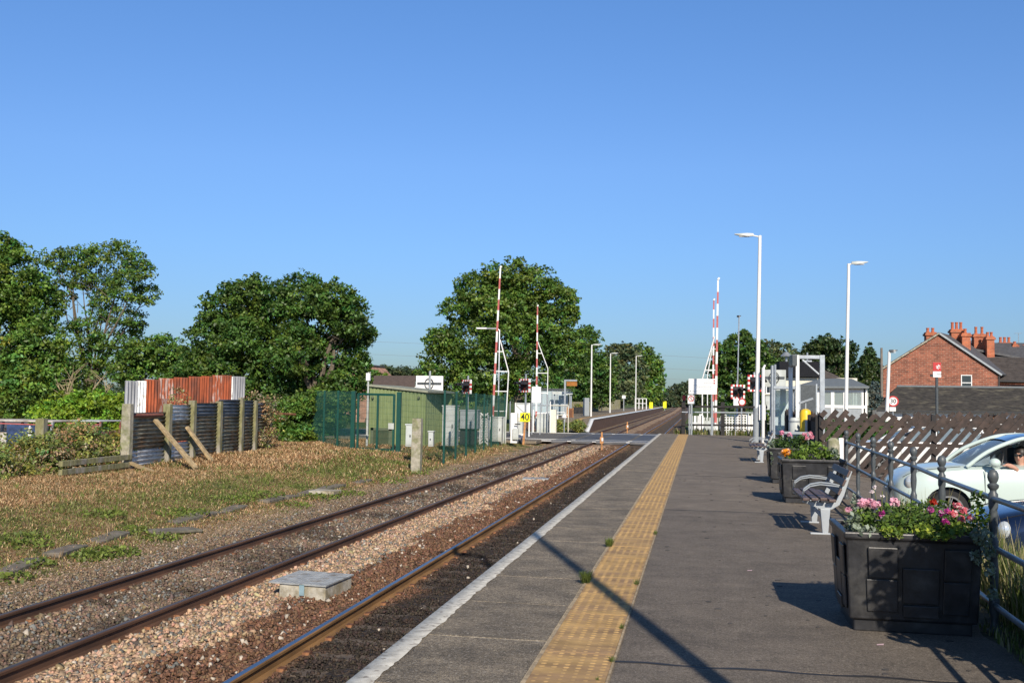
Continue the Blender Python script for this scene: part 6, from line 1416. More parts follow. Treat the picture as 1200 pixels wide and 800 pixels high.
# ------------------------------------------------------------------ slatted fences
def slat_fence(name, label, x0, x1, Y, z0, z1, seed, pitch=.25, wd=.125, ang=50, rails=True, posts=True, dirn=1, parent_rz=0.0):
    t = thing(name, label, "fence", (x0, Y, z0), parent_rz); L_ = x1-x0; H = z1-z0; r = random.Random(seed); ta = math.tan(math.radians(ang)); npan = max(1, int(L_/2.4)); pl = L_/npan
    for pnl in range(npan):
        mb = MB(); a = pnl*pl; b = a+pl; u = -H/ta - .2
        while u < pl:
            # slat centre line: starts (u,0) rises dirn
            s0 = max(0.0, -u); s1 = min(H/ta + r.uniform(-.05,.08), pl - u)
            if s1 - s0 > .06:
                pa = Vector((a+u+s0, 0, s0*ta)); pb_ = Vector((a+u+s1, 0, s1*ta)); yy = -.012 + r.uniform(-.004,.004)
                if dirn < 0: pa.x = 2*a+pl-pa.x; pb_.x = 2*a+pl-pb_.x
                mb.bar(pa + Vector((0,yy,0)), pb_ + Vector((0,yy,0)), wd, .022, up=(0,1,0)) if False else mb.bar(pa + Vector((0,yy,0)), pb_ + Vector((0,yy,0)), .02, wd)
            u += pitch * r.uniform(.96, 1.05)
        mb.build("slat_panel", M['brownwood'], t)
        if rails:
            mb = MB(); u = -.45
            while u < pl:
                s0 = max(0.0, -u); s1 = min(.42, pl-u)
                if s1-s0 > .06: mb.bar((a+pl-(u+s0), .045, H-.42+s0), (a+pl-(u+s1), .045, H-.42+s1), .02, .09)
                u += .36*r.uniform(.9,1.1)
            mb.build("cross_slats", M['brownwood'], t)
        if posts: mb = MB(); mb.box(a-.05, a+.05, .03, .13, -.2, H+.02); mb.build("post", M['darkwood'], t)
    if rails:
        for z in (.3, H*.55, H-.28): mb = MB(); mb.box(0, L_, .004, .028, z, z+.09); mb.build("rail", M['brownwood'], t)
    return t
zf0 = -.42; xf0 = XatY(962.5, 27, 520)
ztop = W(1080, 486.5, 27).z
slat_fence("slatted_fence", "long brown fence of diagonal slats between the platform and the car park", xf0, xf0+13.5, 27, zf0, ztop, 5)
slat_fence("slatted_fence", "second brown diagonal slat fence farther back across the car park", XatY(1060, 36.5), XatY(1060, 36.5)+11, 36.5, zf0, W(1130, 486, 36.5).z, 6, pitch=.21, wd=.12, ang=50)
df = slat_fence("slatted_fence", "dark slat fence running along the platform edge, seen edge on and in shade", 0, 14.5, 0, 0, 1.25, 7, pitch=.14, dirn=1); df.location = (xf0, 27.15, 0.0); df.rotation_euler = (0,0,math.radians(90-1.2))
mb = MB(); mb.box(0, 14.5, .03, .05, 0.0, 1.1); mb.build("shade_board", M['darkwood'], df)  # black sheet behind the slats stands in for shade on this side

# ------------------------------------------------------------------ cars
def car(name, label, nose, paint, rz=0.0, small=True, L_=3.55, H=1.49, Wd=1.62, door_open_window=True, full=True, glassroof=False):
    """nose at local x=0, body towards +x, wheels on z=0"""
    t = thing(name, label, "car", nose, rz); hw = Wd/2
    # stations: x, half width, lower z, bumper/beltline z, hood/centre z
    st = [(0.0,.30,.36,.50,.54),(.03,.50,.25,.60,.66),(.10,.64,.20,.68,.76),(.25,.74,.18,.78,.865),(.45,.79,.17,.84,.925),(.75,.81,.17,.885,.965),(1.00,.815,.17,.915,.99),(1.25,.815,.17,.93,1.0),(1.6,.815,.17,.94,1.0),(2.4,.815,.17,.955,1.0),(2.9,.81,.18,.965,1.0),(3.25,.78,.2,.95,1.0),(3.45,.70,.26,.86,.92),(3.55,.5,.4,.7,.72)]
    sc = L_/3.55; wx = (.78*sc, .78*sc + 2.3*sc); rw = .30
    V=[];F=[]
    def section(x, w, zl, zb, zc):
        w = w * Wd/1.63
        right = [(w*.80, zl), (w*.97, zl+.05), (w, zl+(zb-zl)*.35), (w*1.0, zl+(zb-zl)*.62), (w*.985, zl+(zb-zl)*.85), (w*.94, zb), (w*.80, zb+(zc-zb)*.6), (w*.5, zb+(zc-zb)*.92), (0, zc)]
        pts = [(x, y, z) for y, z in right]; return pts[::-1] + []
    # dense stations interpolated
    xsn = np.linspace(0, 3.55, 60); arr = np.array(st); ints = [np.interp(xsn, arr[:,0], arr[:,k]) for k in range(1,5)]
    rings = []
    for i, x in enumerate(xsn):
        w, zl, zb, zc = [q[i] for q in ints]; w *= Wd/1.63
        prof_ = [(0.80, zl), (.97, zl+.05), (1.0, zl+(zb-zl)*.35), (1.0, zl+(zb-zl)*.6), (.985, zl+(zb-zl)*.82), (.945, zb-.005), (.83, zb+(zc-zb)*.6), (.5, zb+(zc-zb)*.93), (.2, zc)]
        xx = x*sc; half_ = []
        for (f, z) in prof_:
            z2 = z
            for wxx in wx:     # wheel arch: lift the lower edge over the wheels
                dx = abs(xx - wxx)
                if dx < rw+.055: 
                    za = rw + math.sqrt(max((rw+.055)**2 - dx*dx, 0)); z2 = max(z2, za) if z < za else z2
            half_.append((xx, w*f, z2))
        ring = [(a, -b, c) for a, b, c in half_] + [(a, b, c) for a, b, c in reversed(half_)]
        rings.append(ring)
    n = len(rings[0]); 
    for r_ in rings: V += r_
    for i in range(len(rings)-1):
        for j in range(n-1): F.append((i*n+j, i*n+j+1, (i+1)*n+j+1, (i+1)*n+j))
    F.append(tuple(range(n-1,-1,-1))); F.append(tuple(range((len(rings)-1)*n, len(rings)*n)))
    me = bpy.data.meshes.new("body"); me.from_pydata(V, [], F); me.materials.append(M[paint]); me.polygons.foreach_set("use_smooth", [True]*len(F)); me.set_sharp_from_angle(angle=math.radians(45)); me.update()
    body = link(bpy.data.objects.new("body", me), t)
    if not full: pass
    # greenhouse
    zb = .985; hwg = hw*.93
    A0 = Vector((1.02*sc,0,zb)); ztp = H; 
    roofx = [(1.70*sc, H-.115), (1.9*sc, H-.045), (2.3*sc, H), (2.8*sc, H-.02), (3.15*sc, H-.10)]
    # roof skin
    V=[];F=[]; m_ = 7
    for (x, z) in roofx:
        for k in range(m_): f = -1 + 2*k/(m_-1); V.append((x, hwg*.80*f, z - .05*abs(f)**3))
    for i in range(len(roofx)-1):
        for k in range(m_-1): F.append((i*m_+k, i*m_+k+1, (i+1)*m_+k+1, (i+1)*m_+k)[::-1])
    off_ = len(V); V += [(a, b, c-.03) for a, b, c in V]; F += [tuple(off_+q for q in f[::-1]) for f in F[:]]
    for i in range(len(roofx)-1):
        F.append((i*m_, off_+i*m_, off_+(i+1)*m_, (i+1)*m_)[::-1]); F.append((i*m_+m_-1, off_+i*m_+m_-1, off_+(i+1)*m_+m_-1, (i+1)*m_+m_-1))
    me = bpy.data.meshes.new("roof"); me.from_pydata(V, [], F); me.materials.append(M['roofglass'] if glassroof else M[paint]); me.polygons.foreach_set("use_smooth", [True]*len(F)); me.set_sharp_from_angle(angle=math.radians(40)); me.update(); link(bpy.data.objects.new("roof", me), t)
    # windscreen: curved
    V=[];F=[]; nu, nv = 8, 6
    for j in range(nv):
        g_ = j/(nv-1); xa = (1.00+.0)*sc; xb = 1.71*sc; 
        for i in range(nu+1):
            f = -1+2*i/nu; x = xa + (xb-xa)*g_ + .20*abs(f)**2.2*(1-g_*.6)*sc + .05*math.sin(g_*math.pi)*-1; z = zb - .015 + (H-.115-zb)*g_ ; V.append((x, hwg*(.95-.15*g_)*f, z + .02*math.sin(g_*math.pi)))
    for j in range(nv-1):
        for i in range(nu): F.append((j*(nu+1)+i, (j+1)*(nu+1)+i, (j+1)*(nu+1)+i+1, j*(nu+1)+i+1))
    me = bpy.data.meshes.new("windscreen"); me.from_pydata(V, [], F); me.materials.append(M['carglass']); me.polygons.foreach_set("use_smooth", [True]*len(F)); me.update(); link(bpy.data.objects.new("windscreen", me), t)
    # side frame strips (A pillar arch over the windows) and rear
    for s in (-1, 1):
        pts = [(1.05*sc, hwg*.98, zb-.03), (1.35*sc, hwg*.93, zb+.20), (1.72*sc, hwg*.86, H-.135), (2.0*sc, hwg*.83, H-.07), (2.5*sc, hwg*.82, H-.055), (2.95*sc, hwg*.83, H-.085), (3.2*sc, hwg*.87, H-.2), (3.42*sc, hwg*.93, zb-.05)]
        mb = MB()
        cp_ = []
        q_ = [Vector((a, s*b, c)) for a, b, c in pts]; q_ = [q_[0]*2-q_[1]] + q_ + [q_[-1]*2-q_[-2]]
        for i in range(1, len(q_)-2):
            for k in range(6):
                tt = k/6; p0_, p1_, p2_, p3_ = q_[i-1:i+3]
                cp_.append(0.5*((2*p1_) + (p2_-p0_)*tt + (2*p0_-5*p1_+4*p2_-p3_)*tt*tt + (3*p1_-p0_-3*p2_+p3_)*tt**3))
        cp_.append(q_[-2]); mb.tube(cp_, .033, 8)
        mb.bar((2.12*sc, s*hwg*.97, zb-.05), (2.16*sc, s*hwg*.84, H-.07), .05, .09); mb.build("window_pillar", M[paint], t, smooth=True, bevel=.015)
        # quarter glass and rear glass; front door glass lowered on the viewer side
        if not (s == -1 and door_open_window):
            mb = MB(); mb.add([(1.4*sc, s*hwg*.93, zb), (2.12*sc, s*hwg*.95, zb), (2.15*sc, s*hwg*.86, H-.1), (1.78*sc, s*hwg*.87, H-.13)], [(0,1,2,3)] if s < 0 else [(3,2,1,0)]); mb.build("side_window", M['carglass'], t)
        mb = MB(); mb.add([(2.18*sc, s*hwg*.95, zb), (3.3*sc, s*hwg*.93, zb), (3.1*sc, s*hwg*.87, H-.15), (2.2*sc, s*hwg*.86, H-.1)], [(0,1,2,3)] if s < 0 else [(3,2,1,0)]); mb.build("side_window", M['carglass'], t)
        mb = MB(); mb.add([(1.12*sc, s*hwg*.955, zb), (1.4*sc, s*hwg*.945, zb), (1.4*sc, s*hwg*.93, zb+.15)], [(0,1,2)]); mb.build("quarter_window", M['carglass'], t)
        mb = MB(); mb.ball((1.42*sc, s*(hw+.08), zb+.055), .10, 12, 8, sc=(.85,.75,.72)); mr_ = mb.build("door_mirror", M[paint], t, smooth=True); mb = MB(); mb.bar((1.42*sc, s*(hw-.05), zb), (1.42*sc, s*(hw+.06), zb+.02), .05, .04); mb.build("mirror_stalk", M['black'], mr_)
        mb = MB(); mb.ball((.25*sc, s*(.685*Wd/1.63), .70), .11, 14, 8, sc=(.75,.6,1.0)); hl = mb.build("headlight", mat('headlight_glass', (.55,.60,.62), .08, .3, var=0), t, smooth=True)
        mb = MB(); mb.ball((.14*sc, s*(.55*Wd/1.63), .48), .05, 10, 6, sc=(.5,.6,1)); mb.build("fog_light", M['chrome'], t)
        for w_ in wx:
            wt = MB(); R_ = Matrix.Rotation(math.radians(90), 3, 'X'); 
            prof_ = [(.17,-.10),(.28,-.10),(.30,-.07),(.30,.07),(.28,.10),(.17,.10)]
            c = (w_, s*(hw-.10), rw); wt.lathe(prof_, c, 28, M=R_); wh = wt.build("wheel", M['rubber'], t, smooth=True)
            rm = MB(); out = s*.105
            rm.lathe([(.045,-.012),(.05,.012)], (w_, s*(hw-.10)+out, rw), 12, M=R_)
            for k in range(28): pass
            pr_ = [(w_+.205*math.cos(k*math.pi/14), s*(hw-.10)+out, rw+.205*math.sin(k*math.pi/14)) for k in range(29)]; rm.tube(pr_, .016, 6, cap=False)
            for k in range(9):
                a = k*2*math.pi/9
                for dd in (-.09, .09): rm.bar((w_+.04*math.cos(a), s*(hw-.10)+out, rw+.04*math.sin(a)), (w_+.2*math.cos(a+dd), s*(hw-.10)+out, rw+.2*math.sin(a+dd)), .012, .016, up=(0,1,0))
            rm.build("rim", M['alloy'], wh)
            dk = MB(); dk.lathe([(.19,0),(.19,.01)], (w_, s*(hw-.10)+s*.09, rw), 20, M=R_); dk.build("brake_disc", M['black'], wh)
    # dark liner/interior, sills, seams
    mb = MB(); mb.box(1.35*sc, 3.2*sc, -hw*.84, hw*.84, .3, .90); 
    mb.box(1.75*sc+.25, 2.0*sc+.35, .16, .62, .85, 1.22); mb.box(2.55*sc, 2.75*sc, -.6, .6, .85, 1.2); mb.build("interior", M['interior'], t, bevel=.03)
    mb = MB(); mb.tube([(1.62*sc+.0 + .17*math.cos(a)*.3, -.33 + .17*math.sin(a), 1.0 + .17*math.cos(a)) for a in [k*math.pi/8 for k in range(17)]], .014, 6, cap=False); mb.build("steering_wheel", M['black'], t)
    seam = MB()
    for xx in (1.30*sc, 2.38*sc): seam.box(xx-.004, xx+.004, -hw*1.004, -hw*.99, .34, .93)
    seam.box(1.30*sc, 2.38*sc, -hw*1.003, -hw*.99, .335, .343); seam.build("door_seam", M['black'], t)
    mb = MB(); mb.box(2.15*sc, 2.3*sc, -hw*1.02-.02, -hw*1.0, .80, .825); mb.build("door_handle", M['chrome'], t)
    # arches liner
    for w_ in wx: mb = MB(); mb.lathe([(rw+.05,-hw*.86),(rw+.05,hw*.86)], (w_, 0, rw), 24, M=Matrix.Rotation(math.radians(90),3,'X')); mb.build("wheel_arch_liner", M['black'], t)
    for s in (-1,1):
        mb = MB(); pl_ = []
        for x_ in np.linspace(.16, .98, 12):
            w__, zb__, zc__ = np.interp(x_, arr[:,0], arr[:,1])*Wd/1.63, np.interp(x_, arr[:,0], arr[:,3]), np.interp(x_, arr[:,0], arr[:,4]); pl_.append((x_*sc, s*w__*.835, zb__+(zc__-zb__)*.6+.001))
        mb.tube(pl_, .0045, 5); mb.build("bonnet_seam", M['black'], t)
    mb = MB(); mb.box(-.005, .03, -.26, .26, .30, .41); mb.build("number_plate", M['white'], t); mb = MB(); mb.box(.055,.10,-.48,.48,.22,.29); mb.build("air_intake", M['black'], t)
    mb = MB(); mb.tube([(.005,0,.56),(.06,-.28,.585),(.14,-.50,.62)], .012, 6); mb.tube([(.005,0,.56),(.06,.28,.585),(.14,.50,.62)], .012, 6); mb.build("chrome_strip", M['chrome'], t)
    return t
np_ = W(1046.5, 560, 16.8)
car1 = car("small_car", "pale mint small hatchback driving out behind the railing with its driver's window open", (np_.x, 17.45, -.30), 'mint', 0.0, glassroof=True)
np_ = W(990, 540, 31); car("parked_car", "white car parked behind the diagonal slat fence", (np_.x, 31.6, -.42), 'whitecar', 0.0, L_=4.1, H=1.48, Wd=1.72, door_open_window=False)
np_ = W(1152, 590, 12.4); car("parked_car", "dark blue car, only its rounded bonnet showing past the nearest railing post", (np_.x, 13.3, -.52), 'bluecar', 0.0, L_=3.9, H=1.45, Wd=1.7, door_open_window=False)

# ---- driver: one continuous skinned figure, with hair, top and sunglasses
def skinned(name, verts, edges, radii, m, parent, root=0, sub=2):
    me = bpy.data.meshes.new(name); me.from_pydata(verts, edges, []); o = bpy.data.objects.new(name, me); link(o, parent)
    o.modifiers.new("skin", 'SKIN'); 
    for i, sv in enumerate(me.skin_vertices[0].data if me.skin_vertices else []): pass
    if not me.skin_vertices:
        bm = __import__('bmesh').new(); bm.from_mesh(me); bm.verts.layers.skin.verify(); bm.to_mesh(me); bm.free()
    for i, sv in enumerate(me.skin_vertices[0].data):
        r_ = radii[i]; sv.radius = r_ if isinstance(r_, tuple) else (r_, r_); sv.use_root = (i == root)
    s = o.modifiers.new("subsurf", 'SUBSURF'); s.levels = sub; s.render_levels = sub
    me.materials.append(m)
    for p_ in me.polygons: p_.use_smooth = True
    return o
dr = thing("person", "driver with dark hair and sunglasses resting a hand on the open car window", "person", (car1.location.x + 1.93, car1.location.y - .36, car1.location.z + .47))
vs = [(0,0,.05),(.02,0,.22),(.03,0,.40),(.02,0,.50),(0,0,.545),(-.01,0,.60),(-.015,0,.67),(-.015,0,.74),
      (.03,-.17,.41),(-.02,-.30,.30),(-.20,-.40,.50),(-.27,-.41,.53),(-.31,-.42,.535),
      (.03,.17,.41),(-.02,.26,.22),(-.22,.16,.40),(-.34,.1,.5),
      (-.345,-.405,.532),(-.37,-.40,.520),(-.35,-.425,.535),(-.378,-.425,.522),(-.345,-.445,.534),(-.37,-.452,.522),(-.335,-.462,.532),(-.355,-.472,.522),(-.29,-.39,.54),(-.315,-.375,.53),
      (-.30,-.08,.06),(-.62,-.08,.10),(-.30,.12,.06),(-.62,.12,.10)]
ed = [(0,1),(1,2),(2,3),(3,4),(4,5),(5,6),(6,7),(2,8),(8,9),(9,10),(10,11),(11,12),(2,13),(13,14),(14,15),(15,16),(12,17),(17,18),(12,19),(19,20),(12,21),(21,22),(11,23),(23,24),(11,25),(25,26),(0,27),(27,28),(0,29),(29,30)]
rd = [(.15,.12),(.14,.11),(.13,.09),.055,.052,(.085,.07),(.098,.078),(.07,.06),.06,.05,.036,(.022,.035),(.017,.036),.06,.05,.035,.03,.009,.008,.009,.008,.009,.008,.008,.007,.010,.009,.08,.06,.08,.06]
skinned("body", vs, ed, rd, M['skin'], dr)
skinned("top", [(0,0,.03),(.02,0,.22),(.03,0,.40),(.02,0,.46),(.03,-.17,.41),(-.02,-.29,.30),(.03,.17,.41),(-.02,.26,.22)], [(0,1),(1,2),(2,3),(2,4),(4,5),(2,6),(6,7)], [(.165,.135),(.16,.13),(.15,.105),.07,.075,.062,.075,.062], M['darkcloth'], dr)
mb = MB(); mb.ball((.03,0,.70), .115, 14, 10, sc=(.95,.86,1.0)); mb.ball((.075,0,.58), .09, 12, 8, sc=(.6,.95,1.2)); mb.build("hair", M['hair'], dr, smooth=True).rotation_euler = (0,0,math.radians(58))
mb = MB(); mb.ball((-.10,0,.635), .018, 8, 6, sc=(1,.8,1.3)); mb.build("nose", M['skin'], dr, smooth=True).rotation_euler = (0,0,math.radians(58))
mb = MB(); 
for s in (-1,1): mb.ball((-.098,s*.034,.672), .034, 10, 6, sc=(.35,.95,.75)); mb.tube([(-.09,s*.06,.68),(.0,s*.085,.68)], .004, 4)
mb.bar((-.108,-.012,.68),(-.108,.012,.68),.006,.006); mb.build("sunglasses", M['black'], dr, smooth=True).rotation_euler = (0,0,math.radians(58))
mb = MB(); mb.ball((-.088,0,.598), .018, 8, 5, sc=(.3,1.1,.35)); mb.build("lips", mat('lips', (.35,.08,.07), .5), dr).rotation_euler = (0,0,math.radians(58))

# ------------------------------------------------------------------ weeds by the railing
def tallgrass(name, label, boxes, n, h0, h1, wd, cols, seed, kind='stuff'):
    r = np.random.default_rng(seed); Vs=[];Cs=[];m=0
    for (x0,x1,y0,y1,zb) in boxes:
        x = r.uniform(x0,x1,n); y = r.uniform(y0,y1,n); z = np.array(gh(x,y)) if zb is None else np.full(n, zb); h = r.uniform(h0,h1,n); a = r.uniform(0,6.283,n); ln = h*r.uniform(.05,.45,n)
        b = np.stack([x,y,z],1); d = np.stack([np.cos(a),np.sin(a),np.zeros(n)],1); q = np.stack([-np.sin(a),np.cos(a),np.zeros(n)],1)*(wd*r.uniform(.6,1.4,n))[:,None]
        m1 = b + d*(ln*.3)[:,None] + np.array([0,0,1])*(h*.6)[:,None]; t_ = b + d*ln[:,None] + np.array([0,0,1])*h[:,None]
        Vs.append(np.stack([b-q*.6, b+q*.6, m1+q, m1-q, m1-q, m1+q, t_+q*.1, t_-q*.1],1).reshape(-1,3)); c = np.array(cols)[r.integers(0,len(cols),n)]*r.uniform(.6,1.35,(n,1)); Cs.append(np.repeat(c,2,0))
    V = np.concatenate(Vs); o = fast(name, V, np.arange(len(V)).reshape(-1,4), M['herb'], np.concatenate(Cs)); return tag(o, label, "grass", kind=kind)
GG = [(.16,.19,.05),(.10,.14,.03),(.30,.27,.12),(.36,.31,.17),(.13,.17,.04)]
tallgrass("tall_grass", "tall seeding grass and weeds on the slope just outside the railing", [(2.2,2.7,5.2,7.4,None),(2.25,3.0,7.4,10,None),(2.35,3.2,9.5,14,None)], 2600, .15, .62, .007, GG, 201)
tallgrass("tall_grass_stems", "tall straw coloured seed stems beside the nearest railing post", [(2.25,2.75,6.3,8.2,None),(2.3,3.0,8.2,12.5,None)], 70, .5, .95, .005, GG[2:4], 202)
tallgrass("verge_grass", "short scruffy grass along the tarmac edge below the railing", [(1.98,2.3,4.5,8,-.03),(2.1,2.5,8,16,-.03)], 1500, .03, .13, .005, GG, 203)
r = np.random.default_rng(8)
pts = [(x, y, float(gh(x, y)) + .1, .2, .35, 160) for x, y in zip(r.uniform(2.35, 2.9, 22), r.uniform(5.2, 12, 22))] + [(x, y, float(gh(x, y)) + .1, .22, .95, 700) for x, y in ((2.28,5.9),(2.33,6.35),(2.5,6.9))]  # last three taller clumps are unseen, added to shade the nearest planter
herb_patch(pts, .028, [(.10,.16,.03),(.16,.22,.05),(.24,.28,.14)], 204, "verge_weeds", "leafy weeds on the slope outside the railing, with unseen taller clumps added for shadow", "weeds", kind='stuff')
tallgrass("fence_foot_weeds", "weeds at the foot of the platform end fence and white gates", [(-1.2,3.2,49.8,49.98,0.0),(-1.5,3.3,55.6,56.3,-.95)], 700, .1, .35, .02, GG, 205)
# soil spill strip at right edge
mb = MB(); 
V=[];F=[]; yy = np.arange(3, 16.9, .1); xr_ = 2.02 + .03*yy/1 * .9; 
for i, y in enumerate(yy): xo = 1.93 + .012*y + .05*math.sin(y*2.3) + .03*math.sin(y*7.1); V += [(xo, y, .004), (np.interp(y, [5,8,17],[2.08,2.2,2.5]), y, .006)]
F = [(2*i, 2*i+1, 2*i+3, 2*i+2) for i in range(len(yy)-1)]
fast("edge_dirt", V, F, mat('edge_dirt', (.10,.08,.05), 1.0, var=.35, vscale=12, c2=(.05,.06,.025), cscale=5, bump=.02, bscale=40), parent=plat)

vs_ = thing("shadow_shrub", "leafy shrub outside the railing past the right edge, casting the nearest planter's big shadow", "shrub", (2.42, 5.85, -.1))  # added out of view only to throw shadow over the nearest planter
crown("foliage", [((0,0,1.45), .34, .34), ((.1,.1,1.0), .36, .4), ((-.12,-.1,1.65), .22, .2), ((.25,.2,1.6), .25, .22), ((0,0,.6), .3, .4)], .05, 'oak', 301, vs_, 1.2)
mb = MB(); mb.tube([(0,0,0),(0.02,0,.8),(0,0,1.5)], [.03,.02,.01], 6); mb.build("stem", M['bark'], vs_)

gum = MB(); r = random.Random(15)
for k in range(90):
    x = r.uniform(-.4, 1.9); y = r.uniform(5.2, 24); s = r.uniform(.012, .03); n = 7; a0 = r.random()*6
    pts_g = [(x+s*math.cos(a0+q*2*math.pi/n)*r.uniform(.7,1.2), y+s*math.sin(a0+q*2*math.pi/n)*r.uniform(.7,1.3), .003) for q in range(n)]
    gum.prism(pts_g, (0,0,.004))
gum.build("gum_spots", mat('trodden_gum', (.07,.062,.055), .8, var=.3), plat)
# ------------------------------------------------------------------ buildings on the right
def win(parent, x0, x1, y, z0, z1, bars=True, fm='white', depth=.06, hbar=True):
    mb = MB(); f = .07
    mb.box(x0, x1, y-.05, y-.003, z1-f, z1); mb.box(x0, x1, y-.05, y-.003, z0, z0+f); mb.box(x0, x0+f, y-.049, y-.003, z0+f, z1-f); mb.box(x1-f, x1, y-.049, y-.003, z0+f, z1-f)
    if hbar: mb.box(x0+f, x1-f, y-.045, y-.004, (z0+z1)/2-.035, (z0+z1)/2+.035)
    w = mb.build("window", M[fm], parent); mb = MB(); mb.box(x0+f, x1-f, y-.015, y-.004, z0+f, z1-f); mb.build("pane", M['darkpane'], w)
    mb = MB(); mb.box(x0-.1, x1+.1, y-.12, y-.003, z0-.1, z0-.003); mb.build("sill", M['cream'], w); return w
Yb = 93.0
A = W(1035, 431.5, Yb); B = W(1169, 437, Yb); C = W(1100, 391, Yb); ze = (A.z + B.z)/2; DE = 16
bh = thing("brick_house", "red brick gabled terrace house end with tall chimneys", "house", (0,0,0))
mb = MB(); gy = -1.2; mb.prism([(A.x,Yb,gy),(B.x,Yb,gy),(B.x,Yb,B.z-.1),(C.x,Yb,C.z-.1),(A.x,Yb,A.z-.1)], (DE*.46,DE,0)); mb.build("wall", M['brick'], bh)
for (p, q) in ((A, C), (C, B)):
    u = (q - p); n_ = Vector((-u.z, 0, u.x)).normalized(); mb = MB(); e = u.normalized()
    a_, b_ = (p - e*.3, q) if p is A else (p, q + e*.35)
    mb.prism([a_+Vector((0,-.15,0)), b_+Vector((0,-.15,0)), b_+n_*.13+Vector((0,-.15,0)), a_+n_*.13+Vector((0,-.15,0))], ((DE+.3)*.46,DE+.3,0)); mb.build("roof", M['slate'], bh)
    mb = MB(); mb.bar(a_+Vector((0,-.2,.03)), b_+Vector((0,-.2,.03)), .08, .11 if p is A else .16); mb.build("verge_board", M['concrete_l'] if p is A else M['greyp'], bh)
a = W(1126, 439, Yb); b = W(1139, 455, Yb); win(bh, a.x, b.x, Yb, b.z-.2, a.z)
def chimney(parent, x0, x1, pt, pb, Y, npots, d=.9, cap=True, potpx=6):
    a = W(x0, pt, Y); b = W(x1, pb, Y); mb = MB(); cx_ = (a.x+b.x)/2; w_ = (b.x-a.x)
    mb.box(a.x, b.x, Y, Y+d, b.z-1.5, a.z-.3); mb.box(a.x-.1, b.x+.1, Y-.1, Y+d+.1, a.z-.3, a.z-.12); mb.box(a.x-.02, b.x+.02, Y-.02, Y+d+.02, a.z-.119, a.z)
    c = mb.build("chimney", M['chimbrick'], parent)
    for k in range(npots):
        x = a.x + w_*(k+.5)/npots; hp_ = potpx*Y/1200; mb = MB(); mb.lathe([(.15,0),(.15,.05),(.125,.1),(.115,hp_-.1),(.14,hp_-.08),(.14,hp_)], (x, Y+d/2, a.z), 10); mb.build("chimney_pot", M['pot'], c)
    return c
chimney(bh, 1085.5, 1097.5, 389, 399, Yb+1, 2, potpx=5)
chimney(bh, 1115, 1130, 385.5, 397, Yb+3, 3, potpx=8); chimney(bh, 1127.5, 1137.5, 390, 408, Yb-.05+2.2, 1, d=.8, potpx=5)
t2 = thing("terrace_house", "slate roofed brick houses continuing the terrace to the right, with clustered chimneys", "house", (0,0,0)); Y2 = 97
a = W(1140, 404, Y2); b = W(1260, 419, Y2); 
mb = MB(); mb.prism([(a.x-1.5,Y2+2,W(1140,403,Y2+2).z),(a.x+4.5,Y2+2,W(1200,418,Y2+2).z),(a.x+4.5,Y2+9,W(1200,418,Y2+2).z),(a.x-1.5,Y2+9,W(1140,403,Y2+2).z)], (0,0,-.2)); mb.build("roof", M['slate'], t2)
# lower pantile roof facing us, ridge 418, eave 445
r0, r1 = W(1148, 418.5, Yb+5), W(1300, 420, Yb+5); e0, e1 = W(1166, 445.5, Yb+.6), W(1300, 448, Yb+.6)
V=[];F=[]; n = 120
pant = mat('brown_pantiles', (.060,.050,.045), .8, var=.25, vscale=2.5)
for i in range(13):
    f = i/12; a_ = Vector((r0.x, r0.y, r0.z)).lerp(Vector((B.x+.06, e0.y, e0.z)), f); b_ = Vector(r1).lerp(e1, f); st_ = .05
    V += [a_, b_, a_ - Vector((0,0,st_)), b_ - Vector((0,0,st_))]
for i in range(12): F.append((4*i+2, 4*i+4, 4*i+5, 4*i+3)) ; F.append((4*i, 4*i+2, 4*i+3, 4*i+1))
mb = MB(); mb.add(V, F); mb.build("pantile_roof", pant, t2)
mb = MB(); mb.box(B.x+.01, r1.x, Yb+1.0, Yb+9, -1.2, e0.z); mb.build("wall", M['brick'], t2)
mb = MB(); mb.bar((B.x+.05, Yb+.5, e0.z-.05), (r1.x, Yb+.5, e1.z-.1), .1, .12); mb.build("gutter", M['black'], t2)
mb = MB(); mb.bar((B.x+.1, Yb-.07, B.z+.1),(B.x+.02, Yb-.07, -1), .09, .09); mb.build("downpipe", M['black'], t2)
mb = MB(); mb.prism([(r0.x-4,Yb+5.1,r0.z-.3),(r1.x,Yb+5.1,r0.z-.3),(r1.x,Yb+10,r0.z+1.6),(r0.x-4,Yb+10,r0.z+1.6)], (0,0,-.2)); mb.build("rear_roof", M['slate'], t2)
chimney(t2, 1141.5, 1156, 391, 402, Y2+3, 2, potpx=8); chimney(t2, 1156.5, 1165.5, 394, 414, Y2+1.5, 2, d=.8, potpx=5); chimney(t2, 1171.5, 1186.5, 401, 414, Y2+6, 3, potpx=6); chimney(t2, 1187.5, 1193, 403, 417, Y2+5, 1, d=.6, potpx=3); chimney(t2, 1197.5, 1212, 408, 417, Y2+5, 2, potpx=4)
mb = MB(); aa = W(1193.5, 391, Y2+6); bb = W(1193.5, 404, Y2+6); mb.tube([bb, aa], .03, 5); mb.bar(W(1189,390.5,Y2+6), W(1197,390.5,Y2+6), .03, .03)
for k in range(5): c = W(1189.5+k*1.8, 390.5, Y2+6); mb.bar(c-Vector((0,.3,0)), c+Vector((0,.3,0)), .02, .02)
mb.build("tv_aerial", M['galv'], t2)
